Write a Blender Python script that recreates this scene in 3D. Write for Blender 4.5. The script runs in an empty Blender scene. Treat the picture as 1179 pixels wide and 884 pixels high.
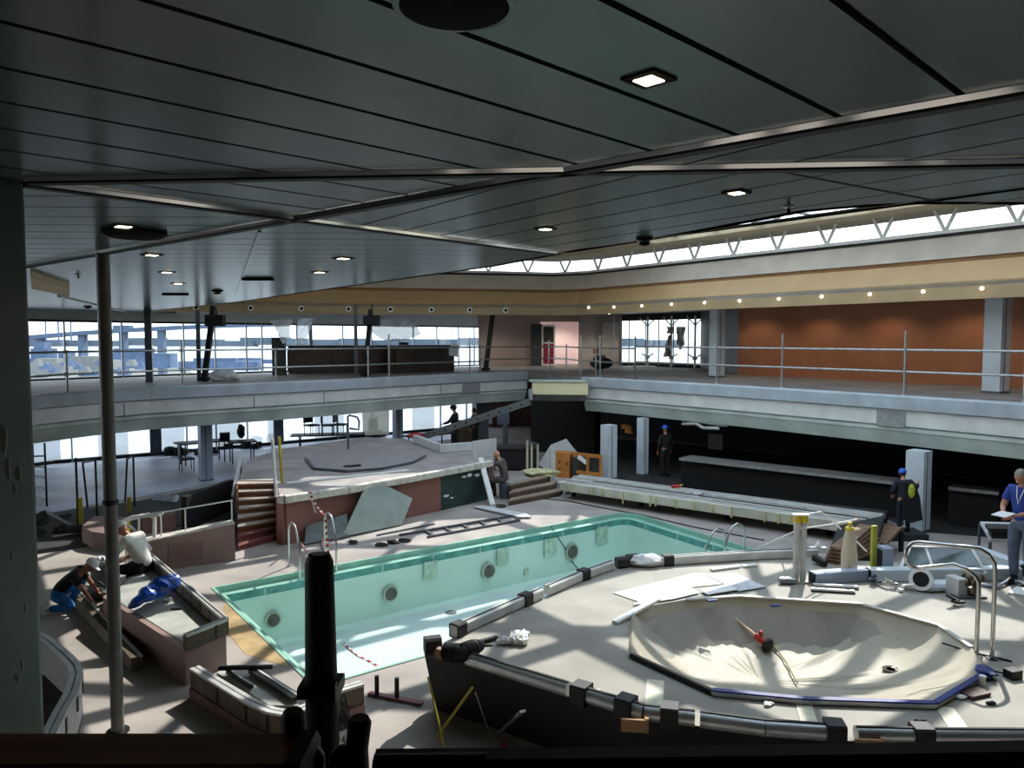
import bpy, bmesh, math, random
from mathutils import Vector, Matrix, noise
random.seed(7)
SC = bpy.context.scene
COL = SC.collection
PI = math.pi
R = math.radians
# ---------------------------------------------------------------- camera model and levels
EYE = 4.70            # eye height above the pool deck
FPX = 870.0
PITCH = math.atan(52 / 870.0)
ZU = 3.25             # upper promenade floor
ZC = 5.70             # ceiling
ZF = 6.02             # higher balcony ceiling beyond the opening
ZB = 0.76             # near whirlpool platform
ZT = 1.12             # far whirlpool platform
XH = Vector((.80, .60, 0)); YH = Vector((-.60, .80, 0))

def ray(px, py):
    u = (px - 589.5) / FPX; v = (442 - py) / FPX
    return Vector((u, math.cos(PITCH) + v * math.sin(PITCH), -math.sin(PITCH) + v * math.cos(PITCH)))
def A(px, py, z=0.0):
    d = ray(px, py); t = (z - EYE) / d.z
    return Vector((d.x * t, d.y * t, z))
def AD(px, py, dist):
    d = ray(px, py); t = dist / d.y
    return Vector((d.x * t, dist, EYE + d.z * t))
def AP(px, py, p0, n):
    d = ray(px, py); o = Vector((0, 0, EYE))
    t = (Vector(p0) - o).dot(n) / d.dot(n)
    return o + d * t
def zrow(py, dist):
    d = ray(589, py); return EYE + d.z / d.y * dist
def V2(p): return Vector((p[0], p[1]))

# ---------------------------------------------------------------- materials
def lin(c):
    return tuple(((x / 255) / 12.92 if x / 255 <= .04045 else ((x / 255 + .055) / 1.055) ** 2.4) for x in c) + (1,)
_M = {}
def mat(name, rgb, rough=.6, metal=0.0, var=.12, scale=6.0, bump=0.0, spec=.5, rgb2=None, detail=5, stretch=None):
    """a procedural surface: base colour broken up by noise, optional second colour and bump"""
    if name in _M: return _M[name]
    m = bpy.data.materials.new(name); m.use_nodes = True
    nt = m.node_tree; b = nt.nodes['Principled BSDF']
    tc = nt.nodes.new('ShaderNodeTexCoord'); mp = nt.nodes.new('ShaderNodeMapping')
    if stretch: mp.inputs['Scale'].default_value = stretch
    nt.links.new(tc.outputs['Object'], mp.inputs['Vector'])
    nz = nt.nodes.new('ShaderNodeTexNoise'); nz.inputs['Scale'].default_value = scale; nz.inputs['Detail'].default_value = detail
    nt.links.new(mp.outputs['Vector'], nz.inputs['Vector'])
    rp = nt.nodes.new('ShaderNodeValToRGB')
    c = lin(rgb)
    c2 = lin(rgb2) if rgb2 else tuple(x * (1 - var * 1.6) for x in c[:3]) + (1,)
    c1 = c if rgb2 else tuple(min(1, x * (1 + var)) for x in c[:3]) + (1,)
    rp.color_ramp.elements[0].position = .33; rp.color_ramp.elements[0].color = c2
    rp.color_ramp.elements[1].position = .68; rp.color_ramp.elements[1].color = c1
    nt.links.new(nz.outputs['Fac'], rp.inputs['Fac']); nt.links.new(rp.outputs['Color'], b.inputs['Base Color'])
    b.inputs['Roughness'].default_value = rough; b.inputs['Metallic'].default_value = metal
    b.inputs['Specular IOR Level'].default_value = spec
    if bump:
        bp = nt.nodes.new('ShaderNodeBump'); bp.inputs['Strength'].default_value = bump; bp.inputs['Distance'].default_value = .02
        nt.links.new(nz.outputs['Fac'], bp.inputs['Height']); nt.links.new(bp.outputs['Normal'], b.inputs['Normal'])
    _M[name] = m; return m
def emit(name, rgb, s):
    if name in _M: return _M[name]
    m = bpy.data.materials.new(name); m.use_nodes = True; b = m.node_tree.nodes['Principled BSDF']
    b.inputs['Base Color'].default_value = lin(rgb); b.inputs['Emission Color'].default_value = lin(rgb); b.inputs['Emission Strength'].default_value = s
    _M[name] = m; return m
def glass(name, tint=(235, 245, 248), gloss=.06, diff=0.0, diffc=(230, 235, 235), transl=False):
    if name in _M: return _M[name]
    m = bpy.data.materials.new(name); m.use_nodes = True; nt = m.node_tree; nt.nodes.clear()
    out = nt.nodes.new('ShaderNodeOutputMaterial'); tr = nt.nodes.new('ShaderNodeBsdfTransparent'); gl = nt.nodes.new('ShaderNodeBsdfGlossy')
    mx = nt.nodes.new('ShaderNodeMixShader'); mx.inputs[0].default_value = gloss
    tr.inputs[0].default_value = lin(tint); gl.inputs['Roughness'].default_value = .03
    nt.links.new(tr.outputs[0], mx.inputs[1]); nt.links.new(gl.outputs[0], mx.inputs[2]); last = mx
    if diff > 0:
        d = nt.nodes.new('ShaderNodeBsdfTranslucent' if transl else 'ShaderNodeBsdfDiffuse')
        nz = nt.nodes.new('ShaderNodeTexNoise'); nz.inputs['Scale'].default_value = 2.0
        tc = nt.nodes.new('ShaderNodeTexCoord'); nt.links.new(tc.outputs['Object'], nz.inputs['Vector'])
        rp = nt.nodes.new('ShaderNodeValToRGB'); cc = lin(diffc)
        rp.color_ramp.elements[0].color = tuple(x * .8 for x in cc[:3]) + (1,); rp.color_ramp.elements[1].color = cc
        nt.links.new(nz.outputs['Fac'], rp.inputs['Fac']); nt.links.new(rp.outputs['Color'], d.inputs[0])
        m2 = nt.nodes.new('ShaderNodeMixShader'); m2.inputs[0].default_value = diff
        nt.links.new(mx.outputs[0], m2.inputs[1]); nt.links.new(d.outputs[0], m2.inputs[2]); last = m2
    nt.links.new(last.outputs[0], out.inputs['Surface'])
    _M[name] = m; return m

# ---------------------------------------------------------------- mesh builder
class MB:
    def __init__(s): s.v = []; s.f = []; s.mi = []; s.cur = 0
    def add(s, vs, fs):
        n = len(s.v); s.v += [Vector(v) for v in vs]
        for f in fs: s.f.append([i + n for i in f]); s.mi.append(s.cur)
        return s
    def quad(s, *p): return s.add(p, [list(range(len(p)))])
    def box(s, c, size, rz=0, axes=None):
        hx, hy, hz = size[0] / 2, size[1] / 2, size[2] / 2
        if axes: ax, ay, az = [Vector(a) for a in axes]
        else: ax = Vector((math.cos(rz), math.sin(rz), 0)); ay = Vector((-math.sin(rz), math.cos(rz), 0)); az = Vector((0, 0, 1))
        c = Vector(c); vs = []
        for z in (-hz, hz):
            for x, y in ((-hx, -hy), (hx, -hy), (hx, hy), (-hx, hy)): vs.append(c + ax * x + ay * y + az * z)
        return s.add(vs, [[3, 2, 1, 0], [4, 5, 6, 7], [0, 1, 5, 4], [1, 2, 6, 5], [2, 3, 7, 6], [3, 0, 4, 7]])
    def bar(s, p, q, w, h, up=(0, 0, 1), bev=0):
        """box section w wide, h high running p -> q"""
        p, q = Vector(p), Vector(q); d = (q - p); L = d.length
        if L < 1e-6: return s
        d /= L; up = Vector(up)
        if abs(d.dot(up)) > .95: up = Vector((1, 0, 0)) if abs(d.x) < .9 else Vector((0, 1, 0))
        sd = d.cross(up).normalized(); u = sd.cross(d).normalized()
        if bev <= 0: return s.box((p + q) / 2, (L, w, h), axes=(d, sd, u))
        b = bev; prof = [(-w/2+b, -h/2), (w/2-b, -h/2), (w/2, -h/2+b), (w/2, h/2-b), (w/2-b, h/2), (-w/2+b, h/2), (-w/2, h/2-b), (-w/2, -h/2+b)]
        vs = [p + sd * a + u * c for a, c in prof] + [q + sd * a + u * c for a, c in prof]; n = 8
        return s.add(vs, [[i, (i + 1) % n, n + (i + 1) % n, n + i] for i in range(n)] + [list(range(n))[::-1], list(range(n, 2 * n))])
    def tube(s, pts, r, n=10, cap=True, ell=None):
        pts = [Vector(p) for p in pts]; k = len(pts)
        rs = r if isinstance(r, (list, tuple)) else [r] * k
        t0 = (pts[1] - pts[0]).normalized(); ref = Vector((0, 0, 1)) if abs(t0.z) < .9 else Vector((1, 0, 0))
        a = t0.cross(ref).normalized(); vs = []
        for i in range(k):
            if i == 0: t = pts[1] - pts[0]
            elif i == k - 1: t = pts[-1] - pts[-2]
            else: t = (pts[i + 1] - pts[i]).normalized() + (pts[i] - pts[i - 1]).normalized()
            t = t.normalized(); a = (a - t * a.dot(t))
            a = a.normalized() if a.length > 1e-6 else t.orthogonal().normalized()
            b = t.cross(a)
            for j in range(n):
                th = 2 * PI * j / n
                vs.append(pts[i] + a * math.cos(th) * rs[i] + b * math.sin(th) * rs[i] * (ell or 1))
        fs = [[i * n + j, i * n + (j + 1) % n, (i + 1) * n + (j + 1) % n, (i + 1) * n + j] for i in range(k - 1) for j in range(n)]
        if cap: fs += [list(range(n))[::-1], list(range((k - 1) * n, k * n))]
        return s.add(vs, fs)
    def cyl(s, p, q, r, n=12, r2=None): return s.tube([p, q], [r, r if r2 is None else r2], n)
    def prism(s, poly, z0, z1, cap=True):
        n = len(poly); vs = [Vector((p[0], p[1], z0)) for p in poly] + [Vector((p[0], p[1], z1)) for p in poly]
        fs = [[i, (i + 1) % n, n + (i + 1) % n, n + i] for i in range(n)]
        if cap: fs += [list(range(n))[::-1], list(range(n, 2 * n))]
        return s.add(vs, fs)
    def slab(s, pts, th, nrm=None):
        """thick sheet from a 3-D polygon"""
        pts = [Vector(p) for p in pts]; n = len(pts)
        nr = Vector(nrm) if nrm else (pts[1] - pts[0]).cross(pts[2] - pts[0]).normalized()
        vs = pts + [p + nr * th for p in pts]
        return s.add(vs, [[i, (i + 1) % n, n + (i + 1) % n, n + i] for i in range(n)] + [list(range(n))[::-1], list(range(n, 2 * n))])
    def lathe(s, prof, c=(0, 0, 0), n=20, axes=None):
        c = Vector(c); ax, ay, az = [Vector(a) for a in (axes or ((1, 0, 0), (0, 1, 0), (0, 0, 1)))]
        vs = []
        for r, z in prof:
            for j in range(n):
                t = 2 * PI * j / n; vs.append(c + ax * r * math.cos(t) + ay * r * math.sin(t) + az * z)
        k = len(prof)
        fs = [[i * n + j, i * n + (j + 1) % n, (i + 1) * n + (j + 1) % n, (i + 1) * n + j] for i in range(k - 1) for j in range(n)]
        fs += [list(range(n))[::-1], list(range((k - 1) * n, k * n))]
        return s.add(vs, fs)
    def ball(s, c, rx, ry=None, rz=None, n=12, m=8, jit=0):
        ry = ry or rx; rz = rz or rx; c = Vector(c); vs = []
        for i in range(m + 1):
            ph = PI * i / m
            for j in range(n):
                t = 2 * PI * j / n; k = 1 + (random.uniform(-jit, jit) if 0 < i < m else 0)
                vs.append(c + Vector((rx * math.sin(ph) * math.cos(t) * k, ry * math.sin(ph) * math.sin(t) * k, rz * math.cos(ph) * k)))
        return s.add(vs, [[i * n + j, (i + 1) * n + j, (i + 1) * n + (j + 1) % n, i * n + (j + 1) % n] for i in range(m) for j in range(n)])
    def mesh(s, name, mats, off=Vector((0, 0, 0)), smooth=False):
        me = bpy.data.meshes.new(name)
        me.from_pydata([tuple(v - off) for v in s.v], [], s.f)
        for m in (mats if isinstance(mats, (list, tuple)) else [mats]): me.materials.append(m)
        for p, i in zip(me.polygons, s.mi): p.material_index = i
        bm = bmesh.new(); bm.from_mesh(me)
        bmesh.ops.remove_doubles(bm, verts=bm.verts, dist=1e-5)
        bmesh.ops.recalc_face_normals(bm, faces=bm.faces)
        bm.to_mesh(me); bm.free()
        if smooth:
            for p in me.polygons: p.use_smooth = True
            try: me.set_sharp_from_angle(angle=R(40))
            except Exception: pass
        return me
ORG = {}
def thing(name, label, cat, loc, group=None):
    o = bpy.data.objects.new(name, None); COL.objects.link(o); o.location = loc; o.empty_display_size = .2
    o['label'] = label; o['category'] = cat
    if group: o['group'] = group
    ORG[o] = Vector(loc); return o
def part(mb, name, m, parent, smooth=False, label=None, kind=None):
    """a part in world coordinates, parented under its thing or part"""
    org = ORG[parent]
    o = bpy.data.objects.new(name, mb.mesh(name, m, org, smooth)); COL.objects.link(o); o.parent = parent; ORG[o] = org
    if label: o['label'] = label
    if kind: o['kind'] = kind
    return o
def solo(mb, name, m, label=None, cat=None, group=None, kind=None, smooth=False, loc=None):
    """a top-level thing that is one mesh; origin at the middle of its base"""
    if loc is None:
        xs = [v.x for v in mb.v]; ys = [v.y for v in mb.v]; zs = [v.z for v in mb.v]
        loc = Vector(((min(xs) + max(xs)) / 2, (min(ys) + max(ys)) / 2, min(zs)))
    loc = Vector(loc)
    o = bpy.data.objects.new(name, mb.mesh(name, m, loc, smooth)); COL.objects.link(o); o.location = loc; ORG[o] = loc
    if label: o['label'] = label
    if cat: o['category'] = cat
    if group: o['group'] = group
    if kind: o['kind'] = kind
    return o
def struct(mb, name, m, smooth=False):
    o = bpy.data.objects.new(name, mb.mesh(name, m, Vector((0, 0, 0)), smooth)); COL.objects.link(o); o['kind'] = 'structure'; ORG[o] = Vector((0, 0, 0)); return o
def copy_thing(o, loc, rz=0, label=None, group=None):
    c = o.copy(); COL.objects.link(c); c.location = loc; c.rotation_euler = (0, 0, rz)
    if label: c['label'] = label
    if group: c['group'] = group
    for ch in list(o.children):
        d = ch.copy(); COL.objects.link(d); d.parent = c
        for g in list(ch.children):
            e = g.copy(); COL.objects.link(e); e.parent = d
    return c
# ---------------------------------------------------------------- 2-D polygon tools
def clip(poly, p, n):
    """keep the side of the line through p where (x-p).n >= 0"""
    out = []; k = len(poly)
    for i in range(k):
        a, b = poly[i], poly[(i + 1) % k]; da = (a - p).dot(n); db = (b - p).dot(n)
        if da >= 0: out.append(a)
        if (da >= 0) != (db >= 0): out.append(a + (b - a) * (da / (da - db)))
    return out
def area(poly): return sum(poly[i].x * poly[(i + 1) % len(poly)].y - poly[(i + 1) % len(poly)].x * poly[i].y for i in range(len(poly))) / 2
def rounded(poly, idx_r, n=8):
    """round chosen corners: idx_r {index: radius}"""
    out = []; k = len(poly)
    for i, p in enumerate(poly):
        p = V2(p)
        if i not in idx_r: out.append(p); continue
        r = idx_r[i]; a = (V2(poly[i - 1]) - p).normalized(); b = (V2(poly[(i + 1) % k]) - p).normalized()
        ang = a.angle(b); d = r / math.tan(ang / 2); p0 = p + a * d; p1 = p + b * d
        for j in range(n + 1):
            t = j / n; out.append((p0 * (1 - t) + p * t) * (1 - t) + (p * (1 - t) + p1 * t) * t)
    return out
def offset_path(pts, d, closed=False):
    """offset a plan polyline to its right-hand side by d"""
    n = len(pts); out = []
    for i in range(n):
        p = V2(pts[i]); a = V2(pts[i - 1]) if (i > 0 or closed) else None; b = V2(pts[(i + 1) % n]) if (i < n - 1 or closed) else None
        ns = []
        if a is not None: t = (p - a).normalized(); ns.append(Vector((t.y, -t.x)))
        if b is not None: t = (b - p).normalized(); ns.append(Vector((t.y, -t.x)))
        m = sum(ns, Vector((0, 0))); m = m.normalized(); m = m / max(.35, m.dot(ns[0])); out.append(p + m * d)
    return out
def sweep(mb, pts, prof, closed=False, endcap=False):
    """profile [(offset to the right, z)] swept along a plan polyline"""
    rows = [offset_path(pts, d, closed) for d, z in prof]; n = len(pts); k = len(prof)
    vs = [Vector((rows[j][i].x, rows[j][i].y, prof[j][1])) for i in range(n) for j in range(k)]
    fs = []
    for i in range(n if closed else n - 1):
        i2 = (i + 1) % n
        for j in range(k - 1): fs.append([i * k + j, i2 * k + j, i2 * k + j + 1, i * k + j + 1])
    if endcap and not closed: fs += [list(range(k)), list(range((n - 1) * k, n * k))[::-1]]
    return mb.add(vs, fs)
def fill_holes(outer, holes, z):
    """flat face with holes -> (verts, faces)"""
    bm = bmesh.new(); es = []
    for lp in [outer] + holes:
        vs = [bm.verts.new((p[0], p[1], z)) for p in lp]
        es += [bm.edges.new((vs[i], vs[(i + 1) % len(vs)])) for i in range(len(vs))]
    bmesh.ops.triangle_fill(bm, use_beauty=True, use_dissolve=False, edges=es)
    bm.verts.index_update(); out = ([v.co.copy() for v in bm.verts], [[v.index for v in f.verts] for f in bm.faces]); bm.free(); return out
def densify(pts, step):
    out = []
    for i in range(len(pts) - 1):
        a, b = Vector(pts[i]), Vector(pts[i + 1]); n = max(1, int((b - a).length / step))
        out += [a + (b - a) * (j / n) for j in range(n)]
    return out + [Vector(pts[-1])]
SKY_S = 3.2; SUN_S = 6.6; EXPO = 0.0
# ================================================================ materials of the place
M_deck = mat('deck_screed', (164, 154, 147), .75, var=.16, scale=.9, bump=.12, detail=8)
M_deckblue = mat('deck_bluegrey', (166, 176, 196), .5, var=.2, scale=.7, detail=8)  # bluish window light put into the deck colour
M_pool = mat('pool_mint', (196, 228, 214), .45, var=.05, scale=.6)
M_poolfloor = mat('pool_floor', (200, 216, 212), .4, var=.07, scale=.8)
M_pooltile = mat('pool_tile', (84, 156, 146), .3, var=.2, scale=5)
M_poollip = mat('pool_lip', (146, 192, 174), .4, var=.1, scale=3)
M_ceil = mat('ceiling_panel', (66, 83, 76), .22, var=.03, scale=.5, spec=.32)
M_black = mat('black_gap', (8, 9, 9), .7, var=.1)
M_chrome = mat('chrome_trim', (225, 228, 228), .1, 1.0, var=.05)
M_tan = mat('tan_band', (166, 144, 108), .5, var=.05, scale=1)
M_tan2 = mat('tan_cove', (190, 160, 118), .5, var=.05, scale=1)
M_coam = mat('coaming', (196, 188, 176), .6, var=.08, scale=1.2)
M_rim = mat('roof_rim', (196, 180, 150), .6, var=.05)
M_steel = mat('skylight_steel', (222, 224, 224), .45, var=.05)
M_lip = mat('slab_lip', (168, 178, 186), .5, var=.1, scale=2)
M_band = mat('slab_band', (214, 218, 216), .5, var=.09, scale=1.5)
M_under = mat('slab_under', (188, 200, 194), .4, var=.14, scale=1.1)
M_upfloor = mat('upper_floor', (128, 122, 118), .7, var=.2, scale=1.2)
M_orange = mat('orange_panel', (160, 98, 58), .45, var=.08, scale=.8)
M_brown = mat('brown_wall', (168, 146, 134), .5, var=.1, scale=.6)
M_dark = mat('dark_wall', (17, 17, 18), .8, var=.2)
M_head = mat('header', (214, 220, 220), .5, var=.05)
M_colgrey = mat('column_blue', (150, 164, 182), .45, var=.06, scale=2)
M_colpale = mat('column_pale', (200, 210, 216), .45, var=.06, scale=2)
M_coldark = mat('column_dark', (84, 88, 96), .5, var=.08, scale=2)
M_glass = glass('window_glass', (236, 246, 250), .07)
M_sky = glass('skylight_glass', (244, 248, 250), .05)
M_galv = mat('galvanised', (176, 178, 178), .38, .85, var=.15, scale=9)
M_blacksteel = mat('black_steel', (22, 24, 26), .45, .3, var=.2)
M_white = mat('white_paint', (232, 232, 228), .5, var=.05)

# ================================================================ pool and pool deck
pA = A(247, 677); pB = A(722, 589); pC2 = A(872, 634)
d_far = (pB - pA).normalized(); d_left = (A(350, 776) - pA).normalized(); d_right = (pC2 - pB).normalized()
n1 = A(388, 783); n2 = A(477, 758); d_near = (n2 - n1).normalized()
def isect(p, d, q, e):
    den = d.x * e.y - d.y * e.x; t = ((q.x - p.x) * e.y - (q.y - p.y) * e.x) / den; return p + d * t
pD = isect(pA, d_left, n1, d_near); pC = isect(pB, d_right, n1, d_near)
pool = rounded([pA, pB, pC, pD], {1: .55, 2: .4})
deck_outer = [Vector(p) for p in ((-34, -4), (26, -4), (26, 46), (-34, 46))]
m = MB(); m.add(*fill_holes(deck_outer, [pool], 0)); struct(m, 'floor', M_deck)
sw = thing('swimming_pool', 'long empty mint green swimming pool sunk in the deck', 'pool', (pA + pB + pC + pD) / 4)
def ring(poly, o1, z1, o2, z2):
    a = offset_path(poly, o1, True); b = offset_path(poly, o2, True); n = len(poly)
    mb = MB(); mb.add([Vector((p.x, p.y, z1)) for p in a] + [Vector((p.x, p.y, z2)) for p in b], [[i, (i + 1) % n, n + (i + 1) % n, n + i] for i in range(n)]); return mb
sg = 1 if area(pool) > 0 else -1   # right-hand offset of a clockwise path points inward
ins = -sg
mb = ring(pool, 0, .0, 0, -.10); b2 = ring(pool, 0, -.10, ins * .16, -.12); mb.add(b2.v, b2.f)
b2 = ring(pool, ins * -.05, .012, 0, .012); mb.add(b2.v, b2.f); b2 = ring(pool, 0, .012, 0, 0); mb.add(b2.v, b2.f)
part(mb, 'coping', M_poollip, sw)
mb = ring(pool, ins * .16, -.12, ins * .16, -.27); part(mb, 'tile_band', M_pooltile, sw)
mb = ring(pool, ins * .16, -.27, ins * .20, -1.2); b2 = ring(pool, ins * .20, -1.2, ins * .30, -1.27); mb.add(b2.v, b2.f); part(mb, 'basin_wall', M_pool, sw)
fl = offset_path(pool, ins * .30, True); mb = MB(); mb.add(*fill_holes(fl, [], -1.27)); part(mb, 'basin_floor', M_poolfloor, sw)
nl = Vector((-d_left.y, d_left.x, 0)); nl = nl if nl.dot(pA - pB) > 0 else -nl
m = MB(); q0, q1 = pA + d_left * .9, pA + d_left * 4.2; m.slab([q0 + nl * .06, q0.lerp(q1, .3) + nl * .42, q0.lerp(q1, .75) + nl * .46, q1 + nl * .1, q1 + nl * .06], .004, (0, 0, 1)); part(m, 'stained_edge', mat('edge_stain', (178, 150, 104), .7, var=.25, scale=2.5), sw, label='yellow stained deck edge')
# far pool wall plane for its fittings
wn = Vector((-d_far.y, d_far.x, 0))
wallp = pA - wn * .215
def onwall(px, py): return AP(px, py, wallp, wn)
M_port = mat('port_grey', (92, 92, 84), .5, var=.2); M_portring = mat('port_ring', (176, 182, 168), .35, .3, var=.1)
for px, py in ((314, 713), (449, 683), (562, 657), (658, 635)):
    c = onwall(px, py); ax = (d_far, Vector((0, 0, 1)), -wn)
    rr = 9.6 / FPX * c.y
    m = MB(); m.lathe([(rr * .78, 0), (rr * .78, .03), (rr * .72, .035)], c, 20, ax); pl = part(m, 'pool_light', M_port, sw, True)
    m = MB(); m.lathe([(rr * .80, 0), (rr, 0), (rr, .04), (rr * .80, .05), (rr * .78, .02)], c, 24, ax); part(m, 'ring', M_portring, pl, True)
M_patch = mat('wall_patch', (176, 206, 184), .6, var=.15, scale=8)
for px, py, s in ((496, 656, .34), (579, 640, .34), (634, 630, .38), (693, 616, .38), (606, 658, .13)):
    c = onwall(px, py); m = MB(); m.box(c - wn * .005, (s, .02, s * 1.15), axes=(d_far, wn, (0, 0, 1))); part(m, 'wall_patch', M_patch, sw)
M_drain = mat('drain', (60, 72, 74), .5)
for px, py in ((448, 704), (437, 708), (572, 675), (519, 705), (333, 731)):
    c = A(px, py, -1.268); m = MB(); m.lathe([(.13, -.003), (.13, .006), (.09, .012)], c, 16); part(m, 'floor_drain', M_drain, sw, True)
for k in range(9):
    p = pA + d_far * (.9 + k * 1.25) - wn * .155; m = MB(); m.box(p + Vector((0, 0, -.19)), (.05, .025, .16), axes=(d_far, wn, (0, 0, 1))); part(m, 'gutter_bracket', M_poollip, sw)
for k in range(4):
    p = pB + d_right * (.9 + k * 1.2); nn = Vector((d_right.y, -d_right.x, 0)); nn = nn if nn.dot(pA - pB) > 0 else -nn
    m = MB(); m.box(p + nn * .155 + Vector((0, 0, -.19)), (.05, .025, .16), axes=(d_right, nn, (0, 0, 1))); part(m, 'gutter_bracket', M_poollip, sw)
# blue-grey outer deck along the stern windows, bluish light put into its colour
m = MB(); po = [A(-160, 600), A(60, 590), A(160, 572), A(235, 559), A(275, 549), A(420, 520), A(560, 500), A(560, 470), A(0, 500)]
m.prism(po, .0, .012); struct(m, 'floor_outer', M_deckblue)

# ================================================================ upper promenade slab round the void
slabL = [A(-330, 520, ZU), A(-60, 473, ZU), A(40, 455, ZU), A(110, 450, ZU), A(170, 446.5, ZU), A(250, 443.2, ZU), A(330, 440, ZU), A(410, 436.4, ZU), A(470, 433.4, ZU), A(540, 430.3, ZU), A(606, 428, ZU)]
slabR = [A(672, 434.5, ZU), A(690, 435.3, ZU), A(860, 445, ZU), A(1020, 454.8, ZU), A(1179, 465, ZU), A(1400, 482, ZU), A(1700, 510, ZU)]
slab = slabL + slabR
pathL = [V2(p) for p in slabL]; pathR = [V2(p) for p in slabR]
# underside and floor of the slab: from its edge out to the walls
outer_pts = [Vector((24, 20)), Vector((24, 44)), Vector((-1.2, 44))] + [V2(A(x, y)) + Vector((-.15, .25)) for x, y in ((556, 492), (500, 496), (170, 525), (60, 534), (-120, 561))] + [Vector((-34, 12))]
inn = pathL + pathR
mid = [V2(A(606, 428, ZU)), V2(A(672, 434.5, ZU))]
upper = [V2(p) for p in (inn + outer_pts)]
m = MB(); m.prism(upper, ZU - .32, ZU); struct(m, 'floor_promenade', M_upfloor)
lipz = ZU - .33; bandz = ZU - .75; lowz = 1.99
def fascia(path, tag):
    m = MB(); sweep(m, path, [(.02, ZU + .03), (.10, ZU + .03), (.16, ZU - .02), (.16, lipz), (.02, lipz - .02)]); struct(m, 'trim_lip_' + tag, M_lip)
    m = MB(); sweep(m, path, [(.02, lipz - .02), (.06, lipz - .03), (.06, bandz), (-.04, bandz - .02)]); struct(m, 'trim_band_' + tag, M_band)
    m = MB(); sweep(m, path, [(-.04, bandz - .02), (.02, bandz - .06), (.02, bandz - .14), (-.02, bandz - .16), (-.14, lowz), (-1.6, lowz), (-1.6, ZU - .3)]); struct(m, 'trim_soffit_' + tag, M_under)
fascia(pathL, 'left'); fascia(pathR, 'right')
# joints in the bands
m = MB()
for px in (150, 300, 388, 480, 536):
    p = A(px, 441, ZU); i = min(range(len(pathL) - 1), key=lambda i: abs((pathL[i] + pathL[i + 1]).x / 2 / ((pathL[i] + pathL[i + 1]).y / 2) - p.x / p.y))
    a, b = pathL[i], pathL[i + 1]; dd = (b - a).normalized(); nn = Vector((dd.y, -dd.x)); q = (a + b) / 2 + nn * .062
    m.box((q.x, q.y, ZU - .59), (.025, .012, .37), axes=((dd.x, dd.y, 0), (nn.x, nn.y, 0), (0, 0, 1)))
struct(m, 'trim_joints', M_coldark)
M_grey = mat('joint_grey', (146, 150, 152), .5)
def on_edge(path, px):
    rx = (px - 589.5) / FPX
    best = None
    for i in range(len(path) - 1):
        a, b = path[i], path[i + 1]; fa = a.x - rx * a.y; fb = b.x - rx * b.y
        if fa * fb <= 0 and fa != fb:
            t = fa / (fa - fb); best = (a + (b - a) * t, (b - a).normalized())
    return best
for nm, path, x0, x1 in (('trim_splice_right', pathR, 1013, 1046), ('trim_splice_left', pathL, 531, 551)):
    (a, da), (b, _) = on_edge(path, x0), on_edge(path, x1); nn = Vector((da.y, -da.x)) * .075
    m = MB(); m.bar((a.x + nn.x, a.y + nn.y, ZU - .59), (b.x + nn.x, b.y + nn.y, ZU - .59), .03, .40); struct(m, nm, M_grey)

# ================================================================ window walls at the stern
def wall_pts(p, q): return (V2(p), V2(q))
U0 = A(-200, 456, ZU); U0b = A(30, 439, ZU); UM = A(196, 432.6, ZU); U1 = A(551, 421, ZU)
def wall_quad(mb, a, b, z0, z1, th=.12):
    a, b = V2(a), V2(b); d = (b - a).normalized(); n = Vector((-d.y, d.x))
    mb.prism([a, b, b + n * th, a + n * th], z0, z1)
    return mb
zwt = 5.36
UP = [V2(p) for p in (U0, U0b, UM, U1)]
US = list(zip(UP, UP[1:]))
def Uon(px):
    rx = (px - 589.5) / FPX
    for a, b in US:
        fa = a.x - rx * a.y; fb = b.x - rx * b.y
        if fa * fb <= 0: return a + (b - a) * (fa / (fa - fb)), (b - a).normalized()
    return US[-1][1], (US[-1][1] - US[-1][0]).normalized()
m = MB()
for a, b in US: wall_quad(m, a, b, zwt, ZF)
struct(m, 'wall_stern_header', M_head)
m = MB()
for a, b in US: wall_quad(m, a, b, zwt - .07, zwt + .02, .16); wall_quad(m, a, b, ZU, ZU + .07, .16)
struct(m, 'trim_window_frame', M_blacksteel)
m = MB()
for a, b in US: m.quad((a.x, a.y + .06, ZU + .05), (b.x, b.y + .06, ZU + .05), (b.x, b.y + .06, zwt), (a.x, a.y + .06, zwt))
struct(m, 'window_1', M_glass)
def on_line(px, p, q):
    """plan point of the wall line p-q seen in column px"""
    rx = (px - 589.5) / FPX; a, b = V2(p), V2(q); fa = a.x - rx * a.y; fb = b.x - rx * b.y; return a + (b - a) * (fa / (fa - fb))
k = 0
M_mull = mat('mullion', (150, 160, 168), .4, .4, var=.05)
for px in (-60, 75, 141, 212, 248, 284, 302, 342, 358, 395, 428, 476, 503, 528, 546):
    q, d = Uon(px); n = Vector((-d.y, d.x)); k += 1; m = MB(); w = .05 if px != 358 else .16
    m.box((q.x, q.y, (ZU + zwt) / 2), (w, .07, zwt - ZU), axes=((d.x, d.y, 0), (n.x, n.y, 0), (0, 0, 1))); struct(m, 'trim_mullion_%d' % k, M_mull)
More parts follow.
